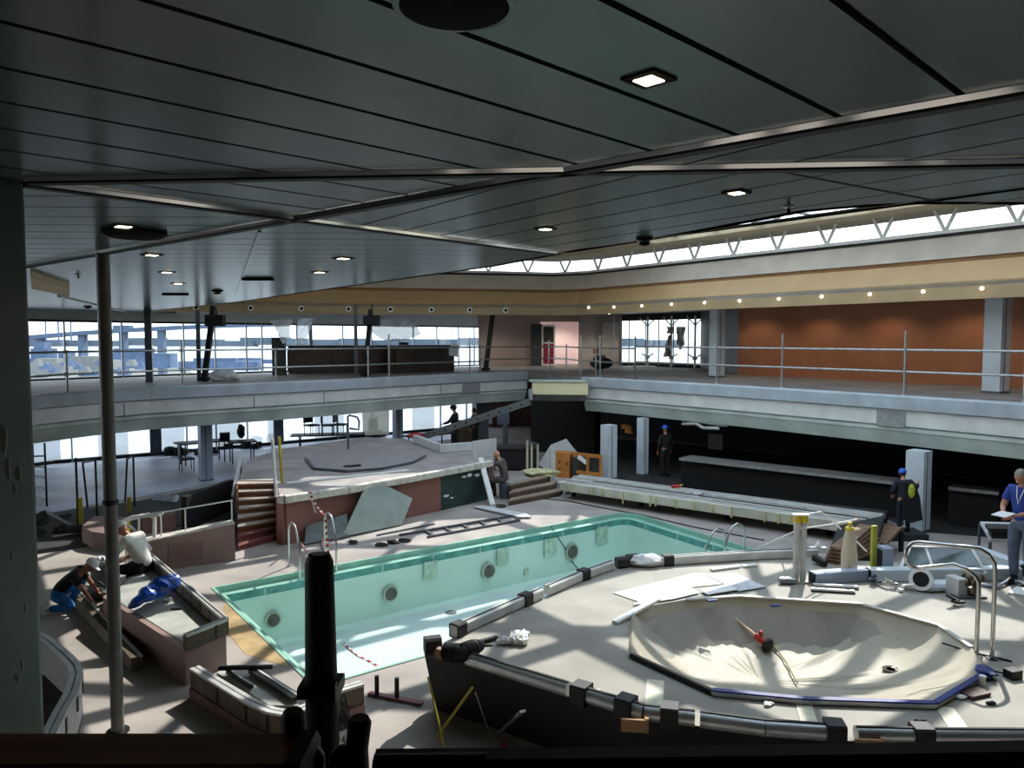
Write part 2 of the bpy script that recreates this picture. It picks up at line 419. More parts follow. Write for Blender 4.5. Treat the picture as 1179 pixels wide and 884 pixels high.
# brown wall, doorway, panels, bright windows, dark recess, orange wall (upper level, right)
U2 = A(716, 420.5, ZU); U3 = A(806, 424, ZU); U4 = A(849, 431, ZU); U5 = A(1179, 447, ZU); U6 = U5 + (U5 - U4) * .9
zd = 5.62
Dl = on_line(622, U1, U2); Dr = on_line(666, U1, U2)
m = MB(); wall_quad(m, U1, Dl, ZU, ZF); wall_quad(m, Dl, Dr, zd, ZF); struct(m, 'wall_stern_brown', M_brown)
M_panel = mat('panel_grey', (190, 182, 176), .5, var=.2, scale=1)
m = MB(); wall_quad(m, Dr, U2, ZU, ZF); struct(m, 'wall_stern_panels', M_panel)
m = MB(); wall_quad(m, U2, U3, ZU, ZU + .16); wall_quad(m, U2, U3, zd + .05, ZF); struct(m, 'wall_window_surround', M_dark)
m = MB(); wall_quad(m, U3, U4, ZU, ZF); struct(m, 'wall_recess', M_coldark)
m = MB(); wall_quad(m, U4, U6, ZU, ZF); struct(m, 'wall_right', M_orange)
# pale pink lobby behind the open doorway
M_pink = mat('lobby_pink', (250, 226, 224), .6, var=.04)
m = MB(); e = Vector((0, 3.0)); wall_quad(m, Dl + e + Vector((-1.5, 0)), Dr + e + Vector((1.2, 0)), ZU, ZF); wall_quad(m, Dr + Vector((.3, .2)), Dr + Vector((.3, 3)), ZU, ZF); struct(m, 'wall_lobby', M_pink)
# right-hand bright window: glass
m = MB(); a, b = V2(U2), V2(U3); m.quad((a.x, a.y + .06, ZU + .16), (b.x, b.y + .06, ZU + .16), (b.x, b.y + .06, zd + .05), (a.x, a.y + .06, zd + .05)); struct(m, 'window_2', M_glass)
for i, px in enumerate((724, 743, 758, 775, 792)):
    q = on_line(px, U2, U3); m = MB(); m.box((q.x, q.y, (ZU + zd) / 2 + .08), (.05, .08, zd - ZU)); struct(m, 'trim_post_%d' % (i + 1), M_mull)
# lower stern windows: clear and film-covered panes
L0 = A(-120, 561); L1 = A(60, 534); L2 = A(170, 525); L3 = A(500, 496); L4 = A(556, 492)
zlt = 2.9
M_film = glass('film_glass', (156, 164, 166), .05, .55, (146, 154, 154), True)
M_pane = glass('pale_glass', (230, 232, 236), .06, .45, (200, 212, 220), True)
edges = [-120, 18, 66, 110, 118, 145, 172, 178, 210, 242, 275, 307, 322, 361, 395, 435, 458, 474, 500, 516, 545, 556]
film = {0: 1, 1: 1, 4: 1, 7: 1, 10: 1, 12: 0, 13: 0, 14: 1, 15: 0}
def Lpt(px):
    for a, b in ((L0, L1), (L1, L2), (L2, L3), (L3, L4)):
        rx = (px - 589.5) / FPX; fa = a.x - rx * a.y; fb = b.x - rx * b.y
        if fa * fb <= 1e-9: return on_line(px, a, b)
    return on_line(px, L3, L4)
filmset = {(-120, 18), (18, 66), (110, 118), (118, 145), (178, 210), (242, 275), (307, 322), (361, 395), (474, 500)}
for i in range(len(edges) - 1):
    a, b = Lpt(edges[i]), Lpt(edges[i + 1]); m = MB(); m.quad((a.x, a.y, .1), (b.x, b.y, .1), (b.x, b.y, zlt), (a.x, a.y, zlt))
    struct(m, 'window_%d' % (i + 3), M_film if (edges[i], edges[i + 1]) in filmset else M_pane)
m = MB(); pts = [V2(p) for p in (L0, L1, L2, L3, L4)]
sweep(m, pts, [(0.1, 0), (0.1, .14), (-.1, .14), (-.1, 0)]); struct(m, 'baseboard_stern', M_black)
m = MB(); sweep(m, pts, [(0.05, zlt), (0.05, ZU), (-.1, ZU), (-.1, zlt), (.05, zlt)]); struct(m, 'wall_lower_header', M_dark)
for i, px in enumerate((81, 178, 214, 248, 284, 320, 388, 428, 507, 537)):
    q = Lpt(px); m = MB(); w = .42 if px in (178, 320) else .05
    m.box((q.x, q.y - .1, 1.5), (w, .12, 3.0), rz=.6); struct(m, 'trim_lower_mullion_%d' % (i + 1), M_coldark if w > .1 else M_mull)
# lower right interior: dark walls
B1 = A(556, 492); 
m = MB(); wall_quad(m, B1, A(612, 490), 0, ZU); struct(m, 'wall_lower_brown', mat('lower_brown', (120, 92, 82), .6, var=.1))
w0 = V2(A(612, 490)); w1 = V2(A(705, 495)); wend = Vector((19.5, 16.5)); wmid = Vector((8.6, 33.5))
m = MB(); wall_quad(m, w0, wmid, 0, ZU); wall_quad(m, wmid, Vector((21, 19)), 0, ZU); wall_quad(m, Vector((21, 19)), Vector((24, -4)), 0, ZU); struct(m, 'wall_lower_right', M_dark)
# enclosing walls behind and beside the camera
m = MB(); wall_quad(m, Vector((-34, -4)), Vector((26, -4)), 0, 9); struct(m, 'wall_back', M_dark)
m = MB(); wall_quad(m, Vector((26, -4)), Vector((26, 20)), 0, 9); struct(m, 'wall_right_near', M_dark)
m = MB()
for z0, z1 in ((0, .5), (2.7, ZU + .5), (ZC - .2, 8)): wall_quad(m, Vector((-31, 14)), Vector((-31, -4)), z0, z1)
struct(m, 'wall_left', M_head)  # bands between the strips left open to let in more fill

# ================================================================ opening in the ceiling
near = [(1179, 236), (1115, 235.3), (1060, 235.5), (1000, 238), (930, 244), (860, 257), (760, 275), (650, 292), (570, 307), (400, 330), (280, 347)]
far = [(175, 358), (280, 360.4), (440, 361.7), (580, 362.5), (636, 363)]
right = [(664, 362.5), (850, 355), (1000, 349), (1131, 343.5), (1179, 341.5)]
openp = [V2(A(x, y, ZC)) for x, y in near] + [V2(A(x, y, ZC)) for x, y in far + right]
# extend the right edge and the near edge to their corner beyond the frame
rdir = (openp[-1] - openp[-3]).normalized(); nstart = openp[0]; ndir = Vector((.86, .51))
P = Vector((openp[-1].x, openp[-1].y, 0)); Q = Vector((nstart.x, nstart.y, 0))
cor = isect(P, Vector((rdir.x, rdir.y, 0)), Q, Vector((ndir.x, ndir.y, 0)))
tail = [V2(P) * (1 - t) + V2(cor) * t for t in (.4, .75)]; tail2 = [V2(cor) * (1 - t) + V2(Q) * t for t in (.12, .5)]
opening = openp + tail + tail2       # runs near(right->left), far, right : clockwise or ccw by area
osg = 1 if area(opening) > 0 else -1
out = osg                            # right-hand side offset * out = outward
oc = sum(opening, Vector((0, 0))) / len(opening)

# ceiling panels -------------------------------------------------
iFL = len(near)
ceil_poly = [opening[iFL]] + [V2(UM) + Vector((.2, .4)), V2(U0b) + Vector((-.6, .3)), V2(U0) , Vector((-31, 14)), Vector((-31, -4)), Vector((26, -4)), Vector((26, 14)), V2(cor) + Vector((1.5, 0))] 
ceil_poly += [V2(cor)] + tail2[1:] + opening[:iFL]
S2a, S2b = V2(A(40, 303, ZC)), V2(A(1179, 100, ZC)); S3a, S3b = V2(A(30, 208, ZC)), V2(A(640, 290, ZC)); S1a, S1b = V2(A(30, 205, ZC)), V2(A(1179, 184, ZC))
def nrm(a, b): d = (b - a).normalized(); return Vector((-d.y, d.x))
n2_ = nrm(S2a, S2b); n3_ = nrm(S3a, S3b)
if n2_.dot(Vector((0, 0)) - S2a) < 0: n2_ = -n2_          # towards the camera
if n3_.dot(Vector((3, 3)) - S3a) < 0: n3_ = -n3_
g = .012
zoneA = clip(clip(ceil_poly, S3a + n3_ * .03, n3_), S2a + n2_ * .03, n2_)
zoneB = clip(clip(ceil_poly, S3a + n3_ * .03, n3_), S2a - n2_ * .03, -n2_)
zoneC = clip(ceil_poly, S3a - n3_ * .03, -n3_)
ang = math.atan2(870, 1475 - 589)
def strips(mb, poly, dirv, w, gap, phase):
    nn = Vector((-dirv.y, dirv.x)); ts = [p.dot(nn) for p in poly]; t = math.floor((min(ts) - phase) / w) * w + phase
    while t < max(ts):
        q = clip(clip(poly, nn * (t + gap / 2), nn), nn * (t + w - gap / 2), -nn)
        if len(q) > 2 and abs(area(q)) > .01:
            q2 = [q[0]]
            for p in q[1:]:
                if (p - q2[-1]).length > 1e-4: q2.append(p)
            if (q2[0] - q2[-1]).length < 1e-4: q2.pop()
            if len(q2) > 2: mb.prism(q2, ZC, ZC + .018)
        t += w
dA = Vector((886, 870)).normalized()
nA = Vector((-dA.y, dA.x)); phA = V2(A(166, 0, ZC)).dot(nA)
m = MB(); strips(m, zoneA, dA, .478, .034, phA)
dB = Vector((YH.x, YH.y)); nB = Vector((-dB.y, dB.x)); phB = V2(A(466, 265, ZC)).dot(nB)
strips(m, zoneB, dB, .455, .024, phB)
strips(m, zoneC, Vector((1, .03)).normalized(), .455, .02, 0)
struct(m, 'ceiling', M_ceil)
m = MB(); m.prism(ceil_poly, ZC + .03, ZC + .10); struct(m, 'ceiling_backing', M_black)
m = MB(); q = clip(clip(ceil_poly, S3a, n3_), S3a, n3_)
# chrome cross trims
def trim(name, a, b, w=.035):
    a, b = Vector((a.x, a.y, ZC)), Vector((b.x, b.y, ZC)); d = (b - a).normalized(); s = Vector((d.y, -d.x, 0)); s = s if s.y < 0 else -s
    sec = [(s * w, -.002), (s * (w - .022), -.024), (s * (w - .04), -.024), (s * (w - .04), .012), (s * w, .012)]; m = MB()
    m.add([p + o + Vector((0, 0, z)) for p in (a, b) for o, z in sec], [[i, (i + 1) % 5, 5 + (i + 1) % 5, 5 + i] for i in range(5)] + [[4, 3, 2, 1, 0], [5, 6, 7, 8, 9]]); struct(m, name, M_chrome)
    m = MB(); o = s * (w - .078); z0 = Vector((0, 0, -.012)); m.bar(a + o + z0, b + o + z0, .074, .044); struct(m, name + '_black_bar', M_black)  # black bar along the far side of the chrome face
ext = lambda a, b, k0, k1: (a + (a - b) * k0, b + (b - a) * k1)
a, b = ext(S2a, S2b, .3, .6); trim('trim_1', a, b, .05)
a, b = ext(S1a, S1b, 0, .8); trim('trim_2', a, b, .04)
a, b = S3a, S3b; trim('trim_3', a, b, .04)
m = MB(); a, b = V2(A(874, 193, ZC)), V2(A(1098, 235, ZC)); m.bar((a.x, a.y, ZC - .001), (b.x, b.y, ZC - .001), .014, .006); struct(m, 'trim_4', M_black)
m = MB(); a, b = V2(A(299, 266, ZC)), V2(A(272, 338, ZC)); m.bar((a.x, a.y, ZC - .004), (b.x, b.y, ZC - .004), .03, .016); struct(m, 'trim_5', M_ceil)

# far and right balcony ceilings (higher), from the opening edge out to the walls
fr = opening[iFL:] 
fr = opening[iFL:iFL + len(far) + len(right)] + tail + [V2(cor)]
outs = [Vector((26, 14)), Vector((26, 45)), Vector((1, 45)), V2(U1) + Vector((-.2, .5)), V2(UM) + Vector((.2, .4))]
m = MB(); m.prism(fr + outs, ZF, ZF + .1); struct(m, 'ceiling_balcony', mat('balcony_ceiling', (196, 198, 196), .3, var=.04))
# cove: tan band, sloped cove, pale coaming, black line
h1, h2, h3, h4 = ZC + .46, ZC + 1.10, ZC + 1.80, ZC + 2.45
m = MB(); sweep(m, opening, [(out * .12, ZC + .3), (out * .12, ZC), (0, ZC), (0, h1)], True); struct(m, 'trim_cove_band', M_tan)
m = MB(); sweep(m, opening, [(0, h1), (out * .03, h1 + .015), (out * .34, h2 - .12)], True); struct(m, 'trim_cove', M_tan2)
m = MB(); sweep(m, opening, [(out * .34, h2 - .12), (out * .52, h2 - .1), (out * .52, h2)], True); struct(m, 'trim_cove_recess', mat('cove_recess', (150, 112, 70), .6))
m = MB(); sweep(m, opening, [(out * .52, h2), (out * .44, h2 + .01), (out * .62, h3 - .1)], True); struct(m, 'wall_coaming', M_coam)
m = MB(); sweep(m, opening, [(out * .62, h3 - .1), (out * .58, h3 - .1), (out * .58, h3 - .02), (out * .7, h3 - .02)], True); struct(m, 'trim_coaming', M_black)
# clerestory: bottom rail, zig-zag mullions, glass, roof rim
cl = offset_path(opening, out * .66, True)
m = MB(); sweep(m, cl, [(0, h3 - .02), (-out * .06, h3 - .02), (-out * .06, h3 + .08), (out * .06, h3 + .08), (out * .06, h3 - .02)], True)
N = len(cl); per = [(cl[(i + 1) % N] - cl[i]).length for i in range(N)]; tot = sum(per)
def along(t):
    t %= tot
    for i in range(N):
        if t <= per[i]: return cl[i] + (cl[(i + 1) % N] - cl[i]) * (t / per[i])
        t -= per[i]
    return cl[0]
nV = int(tot / 1.72); st = tot / nV
for k in range(nV):
    a = along(k * st); c1 = along(k * st - .30); c2 = along(k * st + .30)
    m.bar((a.x, a.y, h3 + .04), (c1.x, c1.y, h4), .07, .07); m.bar((a.x, a.y, h3 + .04), (c2.x, c2.y, h4), .07, .07)
struct(m, 'trim_clerestory', M_steel)
m = MB(); n = len(cl); m.add([Vector((p.x, p.y, h3 + .06)) for p in cl] + [Vector((p.x, p.y, h4)) for p in cl], [[i, (i + 1) % n, n + (i + 1) % n, n + i] for i in range(n)]); struct(m, 'window_clerestory', M_sky)
m = MB(); sweep(m, cl, [(out * 1.05, h4 + .16), (out * 1.05, h4), (-out * 1.0, h4), (-out * 1.0, h4 + .16), (out * 1.05, h4 + .16)], True); struct(m, 'ceiling_roof_rim', M_rim)  # outer overhang added to keep sun out of the clerestory
inner = offset_path(cl, -out * .8, True)
m = MB(); m.add(*fill_holes(inner, [], h4 + .10)); struct(m, 'window_skylight', M_sky)
# unseen solid bay over the skylight's far end, added to shade the deck
q = clip([Vector(p) for p in offset_path(cl, -out * .3, True)], Vector((-1, 26.2)), Vector((-.24, 1)).normalized())
m = MB(); m.prism(q, h4 + .02, h4 + .09); struct(m, 'ceiling_end_shade', M_rim)
# roof lattice
def beam_set(mb, dirv, step, w, h, z, ph=0):
    nn = Vector((-dirv.y, dirv.x)); ts = [p.dot(nn) for p in inner]; t = min(ts) + ph
    while t < max(ts):
        # intersections of the line with the polygon
        hits = []
        for i in range(len(inner)):
            a, b = inner[i], inner[(i + 1) % len(inner)]; da = a.dot(nn) - t; db = b.dot(nn) - t
            if (da > 0) != (db > 0): hits.append((a + (b - a) * (da / (da - db))).dot(dirv))
        hits.sort()
        for i in range(0, len(hits) - 1, 2):
            p = nn * t + dirv * hits[i]; q = nn * t + dirv * hits[i + 1]; mb.bar((p.x, p.y, z), (q.x, q.y, z), w, h)
        t += step
m = MB()
beam_set(m, Vector((.80, .60)), 1.8, .22, .3, h4 + .30, .7)
beam_set(m, Vector((-.60, .80)), 5.6, .26, .3, h4 + .30, 2.2)
dg = Vector((.8, .6)) * .74 + Vector((-.6, .8)) * .67
beam_set(m, dg.normalized(), 3.6, .18, .24, h4 + .32, 1.0)
dg = Vector((.8, .6)) * .74 - Vector((-.6, .8)) * .67
beam_set(m, dg.normalized(), 3.6, .18, .24, h4 + .32, .4)
struct(m, 'trim_skylight_lattice', M_steel)
# solid roof outside the skylight
m = MB(); hole = offset_path(cl, out * .2, True)
hole = offset_path(cl, out * .05, True)
m.add(*fill_holes([(-33, -6), (28, -6), (28, 26), (12, 43), (-2, 42), (-14, 28), (-33, 12)], [hole], h3 - .12)); struct(m, 'ceiling_roof', M_dark)
# ================================================================ near things: pillar, pole, rail, platforms
M_marble = mat('green_marble', (44, 74, 62), .45, var=.3, scale=1.3, rgb2=(22, 40, 34), detail=9)
M_scar = mat('plaster_scar', (168, 170, 160), .8, var=.2)
M_wood = mat('rail_wood', (170, 104, 62), .35, var=.25, scale=3, stretch=(.6, 6, 6))
M_blackrub = mat('black_rubber', (14, 15, 16), .6, var=.2)
M_alu = mat('aluminium', (196, 198, 198), .35, .6, var=.1, scale=5)
M_alu2 = mat('painted_rail', (200, 200, 196), .45, .2, var=.12, scale=4)
M_dirty = mat('platform_screed', (152, 146, 135), .7, var=.13, scale=1.3, bump=.1, detail=8)
M_tape_y = mat('yellow', (214, 190, 40), .5, var=.1)
M_inox = mat('stainless', (200, 202, 200), .2, .9, var=.06)
# pillar (5.2 m away, left edge of the frame)
c = Vector((-3.92, 5.0, 0)); pr = thing('marble_pillar', 'dark green marble clad pillar with scraped patches at the left edge', 'pillar', c)
pe = A(31, 213, ZC); hw = .5; pc = Vector((pe.x - hw, pe.y - hw, 0))
ORG[pr] = pc; pr.location = pc
sq = rounded([(pc.x - hw, pc.y - hw), (pc.x + hw, pc.y - hw), (pc.x + hw, pc.y + hw), (pc.x - hw, pc.y + hw)], {0: .06, 1: .06, 2: .06, 3: .06}, 3)
m = MB(); m.prism(sq, 0, ZC - .003); part(m, 'shaft', M_marble, pr)
m = MB(); rnd = random.Random(3)
yf = pc.y - hw - .004
for px, py, w, h in ((4, 505, 12, 40), (9, 540, 7, 30), (21, 545, 8, 22), (17, 562, 5, 14), (20, 780, 7, 16), (14, 640, 3, 10), (30, 700, 3, 12), (26, 765, 4, 16)):
    q = AP(px, py, (0, yf, 0), Vector((0, 1, 0))); s = yf / FPX; n = 9; vs = []
    for j in range(n):
        t = 2 * PI * j / n; k = rnd.uniform(.6, 1.15); vs.append(q + Vector((math.cos(t) * w / 2 * s * k, 0, math.sin(t) * h / 2 * s * k)))
    m.slab(vs, .006, (0, -1, 0))
part(m, 'plaster_scar', M_scar, pr, kind='stuff')
m = MB()
for zz in (zrow(612, yf) , zrow(520, yf)):
    m.bar((pc.x - hw + .03, yf, zz), (pc.x + hw - .03, yf, zz + .12), .003, .008)
part(m, 'panel_joint', M_black, pr)
# slender steel pole
pp = A(118, 290, ZC); pbx = pp.x
pl = thing('steel_pole', 'tall slim dark grey round steel pole from deck to ceiling with a collar', 'pole', (pp.x, pp.y, 0))
m = MB(); m.cyl((pp.x, pp.y, 0), (pp.x, pp.y, ZC - .002), .074, 20); part(m, 'shaft', mat('pole_grey', (112, 112, 108), .45, .2, var=.12), pl, True)
zc = zrow(578, pp.y); m = MB(); m.lathe([(.075, -.03), (.088, -.025), (.088, .025), (.075, .03)], (pp.x, pp.y, zc), 20); part(m, 'collar', M_blacksteel, pl, True)
m = MB(); m.lathe([(.13, 0), (.13, .02), (.075, .03)], (pp.x, pp.y, 0), 20); part(m, 'base_plate', M_blacksteel, pl, True)
# the promenade edge the photographer stands on
m = MB(); m.prism([(-6, -3.5), (6, -3.5), (6, 1.25), (-6, 1.25)], ZU - .3, ZU); struct(m, 'floor_balcony', M_upfloor)
# wooden handrail on steel posts
dr = .92; z0 = zrow(861, dr)
hr = thing('wooden_handrail', 'varnished brown wooden handrail along the bottom left', 'handrail', (-1.2, dr, ZU))
m = MB(); m.bar((-2.6, dr - .0, z0 - .035), (-.274, dr, z0 - .035 + .0), .11, .07, bev=.02); part(m, 'wood_rail', M_wood, hr); m = MB(); m.bar((-.275, dr, z0 - .035), (-.255, dr, z0 - .035), .116, .076, bev=.02); part(m, 'end_cap', M_blackrub, hr)
for x in (-1.7, -.6):
    m = MB(); m.cyl((x, dr - .24, ZU), (x, dr - .24, z0 - .12), .02); m.tube([(x, dr - .24, z0 - .12), (x, dr - .12, z0 - .09), (x, dr, z0 - .068)], .018); part(m, 'rail_post', M_blacksteel, hr, True)
# black padded barrier rail
br = thing('barrier_rail', 'black padded barrier rail with a thin pale edge along the bottom right', 'barrier', (.9, dr, ZU))
za, zb = zrow(868, dr), zrow(852, dr); xa, xb = (430 - 589.5) / FPX * dr * 1.02, 1.0
m = MB(); n = 14
for i in range(n):
    x0, x1 = xa + (xb - xa) * i / n, xa + (xb - xa) * (i + 1) / n; zz0 = za + (zb - za) * (i / n) ** 1.4; zz1 = za + (zb - za) * ((i + 1) / n) ** 1.4
    m.bar((x0, dr, zz0 - .14), (x1, dr, zz1 - .14), .05, .28, bev=.012)
part(m, 'pad', M_blackrub, br)
m = MB(); m.tube([(xa, dr - .006, za + .001), (xa + .14, dr - .006, za + .0025)], .0025, 8); part(m, 'pale_edge', M_inox, br, True)
for x in (-.05, .5):
    m = MB(); m.cyl((x, dr - .1, ZU), (x, dr - .1, za - .1), .02); m.bar((x, dr - .1, za - .16), (x, dr - .02, za - .16), .03, .04); part(m, 'rail_post', M_blacksteel, br, True)
# black foam-wrapped scaffold post
dp = 1.14; zt = zrow(638, dp); xp = (367 - 589.5) / FPX * dp * 1.012
fp = thing('foam_wrapped_post', 'thick black foam wrapped upright post in the foreground', 'post', (xp, dp, ZU))
m = MB(); m.tube([(xp + .002, dp, ZU), (xp + .0015, dp, zt - .38), (xp, dp, zt - .2), (xp - .0005, dp, zt - .012), (xp - .0005, dp, zt)], [.0275, .0270, .0245, .0215, .0165], 20); part(m, 'foam_sleeve', M_blackrub, fp, True)
m = MB(); m.cyl((xp, dp, ZU + .002), (xp, dp, zt + .001), .012); part(m, 'steel_tube', M_galv, fp, True)
m = MB(); m.bar((xp - .03, dp, zrow(790, dp)), (xp + .03, dp, zrow(790, dp)), .058, .02, bev=.004); m.bar((xp - .012, dp - .028, zrow(786, dp)), (xp + .03, dp - .03, zrow(786, dp)), .012, .03, bev=.003); part(m, 'clamp', M_blacksteel, fp)
# two black scaffold couplers standing above the rail
def coupler(px, pyt, pyb, lab, mirror):
    d = .96; s = d / FPX; x = (px - 589.5) * s; zt_, zb_ = zrow(pyt, d), zrow(pyb + 34, d)
    t = thing('scaffold_coupler', lab, 'clamp', (x, d, zb_))
    m = MB(); m.tube([(x, d, zb_), (x + mirror * .004, d, zb_ + (zt_ - zb_) * .5), (x, d, zt_ - .006), (x, d, zt_)], [.0125, .0145, .0155, .012], 14); part(m, 'stub', M_blackrub, t, True)
    m = MB(); m.ball((x + mirror * .022, d, zb_ + .026), .02, .018, .024); part(m, 'jaw', M_blacksteel, t, True)
    m = MB(); m.cyl((x - .01, d - .014, zb_ + .04), (x + .022 * mirror, d - .014, zb_ + .04), .005, 8); part(m, 'bolt', M_blacksteel, t, True)
    return t
coupler(330, 818, 866, 'black clamp stub standing left of the black foam post', 1)
coupler(409, 826, 866, 'black clamp stub standing right of the black foam post', -1)
t = thing('plastic_wrap', 'crumpled clear plastic caught on the right hand clamp stub', 'plastic', A(395, 850, ZU))
cx = AD(396, 845, .955); ORG[t] = cx; t.location = cx; m = MB(); m.ball(cx + Vector((0, .004, .014)), .007, .008, .03, 10, 10, .35); part(m, 'film', glass('clear_film', (230, 234, 236), .25, .35), t)

# ================================================================ near whirlpool platform
pf_px = [(488, 750), (560, 716), (620, 691), (662, 669), (700, 655), (738, 648), (880, 641), (1000, 646), (1179, 652), (1330, 660)]
pf_px2 = [(1330, 860), (1179, 856), (975, 853), (860, 842), (745, 829), (640, 796), (560, 770)]
plat = [V2(A(x, y, ZB)) for x, y in pf_px + pf_px2]
rim_px = [(729, 706), (727, 757), (820, 800), (925, 810), (1076, 815), (1136, 778), (1118, 752), (1080, 726), (990, 701), (850, 692), (790, 696)]
rim = [V2(A(x, y, ZB)) for x, y in rim_px]
wp = thing('whirlpool_platform', 'raised grey deck platform round the sheeted whirlpool in the foreground', 'platform', (3.5, 10, 0))
m = MB(); m.add(*fill_holes(plat, [rim], ZB)); part(m, 'deck_top', M_dirty, wp)
ps = offset_path(plat, (1 if area(plat) < 0 else -1) * .10, True); n = len(ps)
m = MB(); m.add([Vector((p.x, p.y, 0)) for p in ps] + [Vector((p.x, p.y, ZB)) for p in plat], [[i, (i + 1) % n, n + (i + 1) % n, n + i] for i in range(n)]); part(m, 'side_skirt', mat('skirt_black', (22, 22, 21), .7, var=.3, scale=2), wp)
rc = sum(rim, Vector((0, 0))) / len(rim)
m = MB(); n = len(rim); bot = [rc + (p - rc) * .55 for p in rim]
m.add([Vector((p.x, p.y, ZB)) for p in rim] + [Vector((p.x, p.y, .06)) for p in bot], [[i, (i + 1) % n, n + (i + 1) % n, n + i] for i in range(n)]); m.add([Vector((p.x, p.y, .06)) for p in bot], [list(range(n))]); part(m, 'tub_shell', M_dirty, wp)
# kerb round the tub
for i0, i1 in ((1, 2), (2, 3), (3, 4), (4, 5)):
    a, b = rim[i0], rim[i1]; m = MB(); m.bar((a.x, a.y, ZB + .03), (b.x, b.y, ZB + .03), .07, .06, bev=.01); part(m, 'kerb', M_alu if i0 != 1 else M_blacksteel, wp)
# sheet sagging into the tub
def sheet_z(t, q):
    f = max(0, min(1, .5 + (q.y - rc.y) / 3.2 + .15 * (q.x - rc.x) / 3))        # 0 near side, 1 far side
    e = 1.7 + 5.5 * f ** 1.6
    return ZB + .075 - .60 * (1 - t ** e)
def sheet_at(x, y):
    p = Vector((x, y)); v = p - cc; L = v.length; best = 9
    for i in range(len(rim)):
        a, b = rim[i], rim[(i + 1) % len(rim)]; e_ = b - a; den = v.x * e_.y - v.y * e_.x
        if abs(den) < 1e-9: continue
        t = ((a.x - cc.x) * e_.y - (a.y - cc.y) * e_.x) / den; u = ((a.x - cc.x) * v.y - (a.y - cc.y) * v.x) / den
        if t > 0 and -1e-6 <= u <= 1 + 1e-6: best = min(best, t)
    return Vector((x, y, sheet_z(min(1, 1 / best), p) + .035))
def on_sheet(px, py):
    z = ZB - .2
    for k in range(14): p = A(px, py, z); z = z * .5 + sheet_at(p.x, p.y).z * .5
    return A(px, py, z)
sh = thing('whirlpool_cover_sheet', 'cream plastic sheet sagging into the octagonal whirlpool', 'plastic sheet', (rc.x, rc.y, ZB))
rs = []
for i in range(len(rim)):
    a, b = rim[i], rim[(i + 1) % len(rim)]
    for k in range(10): rs.append(a + (b - a) * (k / 10))
ns = len(rs); T = [0, .06, .13, .2, .28, .36, .44, .52, .6, .68, .76, .83, .9, .95, .985, 1.0, 1.02]
cc = rc + Vector((-.5, .15)); vs = []
for ti, t in enumerate(T):
    for i, p in enumerate(rs):
        q = cc + (p - cc) * t; z = sheet_z(min(t, 1), q)
        w = noise.noise(Vector((i * .55, t * 1.5, 3))) * .05 * (1 - abs(2 * t - 1)) + noise.noise(Vector((q.x * 1.3, q.y * 1.3, 0))) * .06 * (1 - t) + abs(math.sin(i * .9 + 2 * noise.noise(Vector((i * .2, 0, 0))))) * .03 * t ** 3 * (1 - t) * 6
        if t > 1: z = ZB + .028; w = 0
        vs.append(Vector((q.x, q.y, max(.075, z + w))))
fs = [[k * ns + i, k * ns + (i + 1) % ns, (k + 1) * ns + (i + 1) % ns, (k + 1) * ns + i] for k in range(len(T) - 1) for i in range(ns)]
m = MB(); m.add(vs, fs); M_sheet = mat('sheet_cream', (176, 168, 150), .55, var=.08, scale=1.6, bump=.3, spec=.35); part(m, 'sheet', M_sheet, sh, True)
M_bluetape = mat('blue_tape', (22, 40, 120), .4, var=.25, scale=8)
m = MB()
for a, b in zip(rim_px[2:5], rim_px[3:6]):
    p, q = A(*a, ZB), A(*b, ZB); nn = Vector(((q - p).y, -(q - p).x, 0)).normalized() * .01; m.bar(p + nn + Vector((0, 0, .066)), q + nn + Vector((0, 0, .066)), .075, .018, bev=.004)
part(m, 'blue_tape', M_bluetape, sh)
p = A(1136, 778, ZB); m = MB(); m.ball(p + Vector((-.03, -.02, .07)), .1, .14, .05, 10, 8, .25); part(m, 'tape_bundle', M_bluetape, sh)
for px, py in ((820, 691), (893, 697)):
    p = A(px, py, ZB + .10); m = MB(); m.box(p, (.16, .06, .02), rz=.2); part(m, 'tape_patch', M_bluetape, sh)
for i0, i1 in ((6, 7), (7, 8), (8, 9), (9, 10)):
    p, q = rim[i0], rim[i1]; m = MB(); m.bar((p.x, p.y, ZB + .082), (q.x, q.y, ZB + .082), .06, .02); part(m, 'pale_hem', M_alu2, sh)
m = MB(); p = on_sheet(1026, 770); m.lathe([(.11, 0), (.085, .012), (.06, 0)], p, 14); part(m, 'torn_hole', mat('hole_dark', (60, 54, 46), .8), sh, True)
# edge rails of the platform
ZB = ZB + .004      # things lie on the deck, not in it
M_blackgrip = M_blackrub
def edge_rail(lab, pts, w, h, material, grips=(), zoff=0.0, rnd_=False):
    P = [A(x, y, ZB) + Vector((0, 0, h / 2 + zoff)) for x, y in pts]
    t = thing('edge_rail', lab, 'rail', (P[0] + P[-1]) / 2 - Vector((0, 0, h / 2)), None)
    m = MB()
    for a, b in zip(P, P[1:]):
        if rnd_: m.tube([a, b], h / 2, 14)
        else: m.bar(a, b, w, h, bev=.02)
    part(m, 'profile', material, t, rnd_)
    m = MB()
    for a, b in zip(P, P[1:]):
        d = (b - a).normalized(); s = Vector((d.y, -d.x, 0)); m.bar(a + Vector((0, 0, h * .46)) + s * .01, b + Vector((0, 0, h * .46)) + s * .01, w * .18, .03)
    part(m, 'cap_strip', M_black, t)
    for k, f in grips:
        a, b = P[k], P[k + 1]; q = a + (b - a) * f; d = (b - a).normalized(); m = MB(); m.bar(q - d * .09, q + d * .09, w * 1.3, h * 1.3, bev=.02); part(m, 'joint_sleeve', M_blackgrip, t)
    return t
edge_rail('pale aluminium edge rail from the coiled hose corner along the pool', [(522, 733), (575, 709), (622, 688)], .13, .15, M_alu2, [(0, .1), (1, .62)])
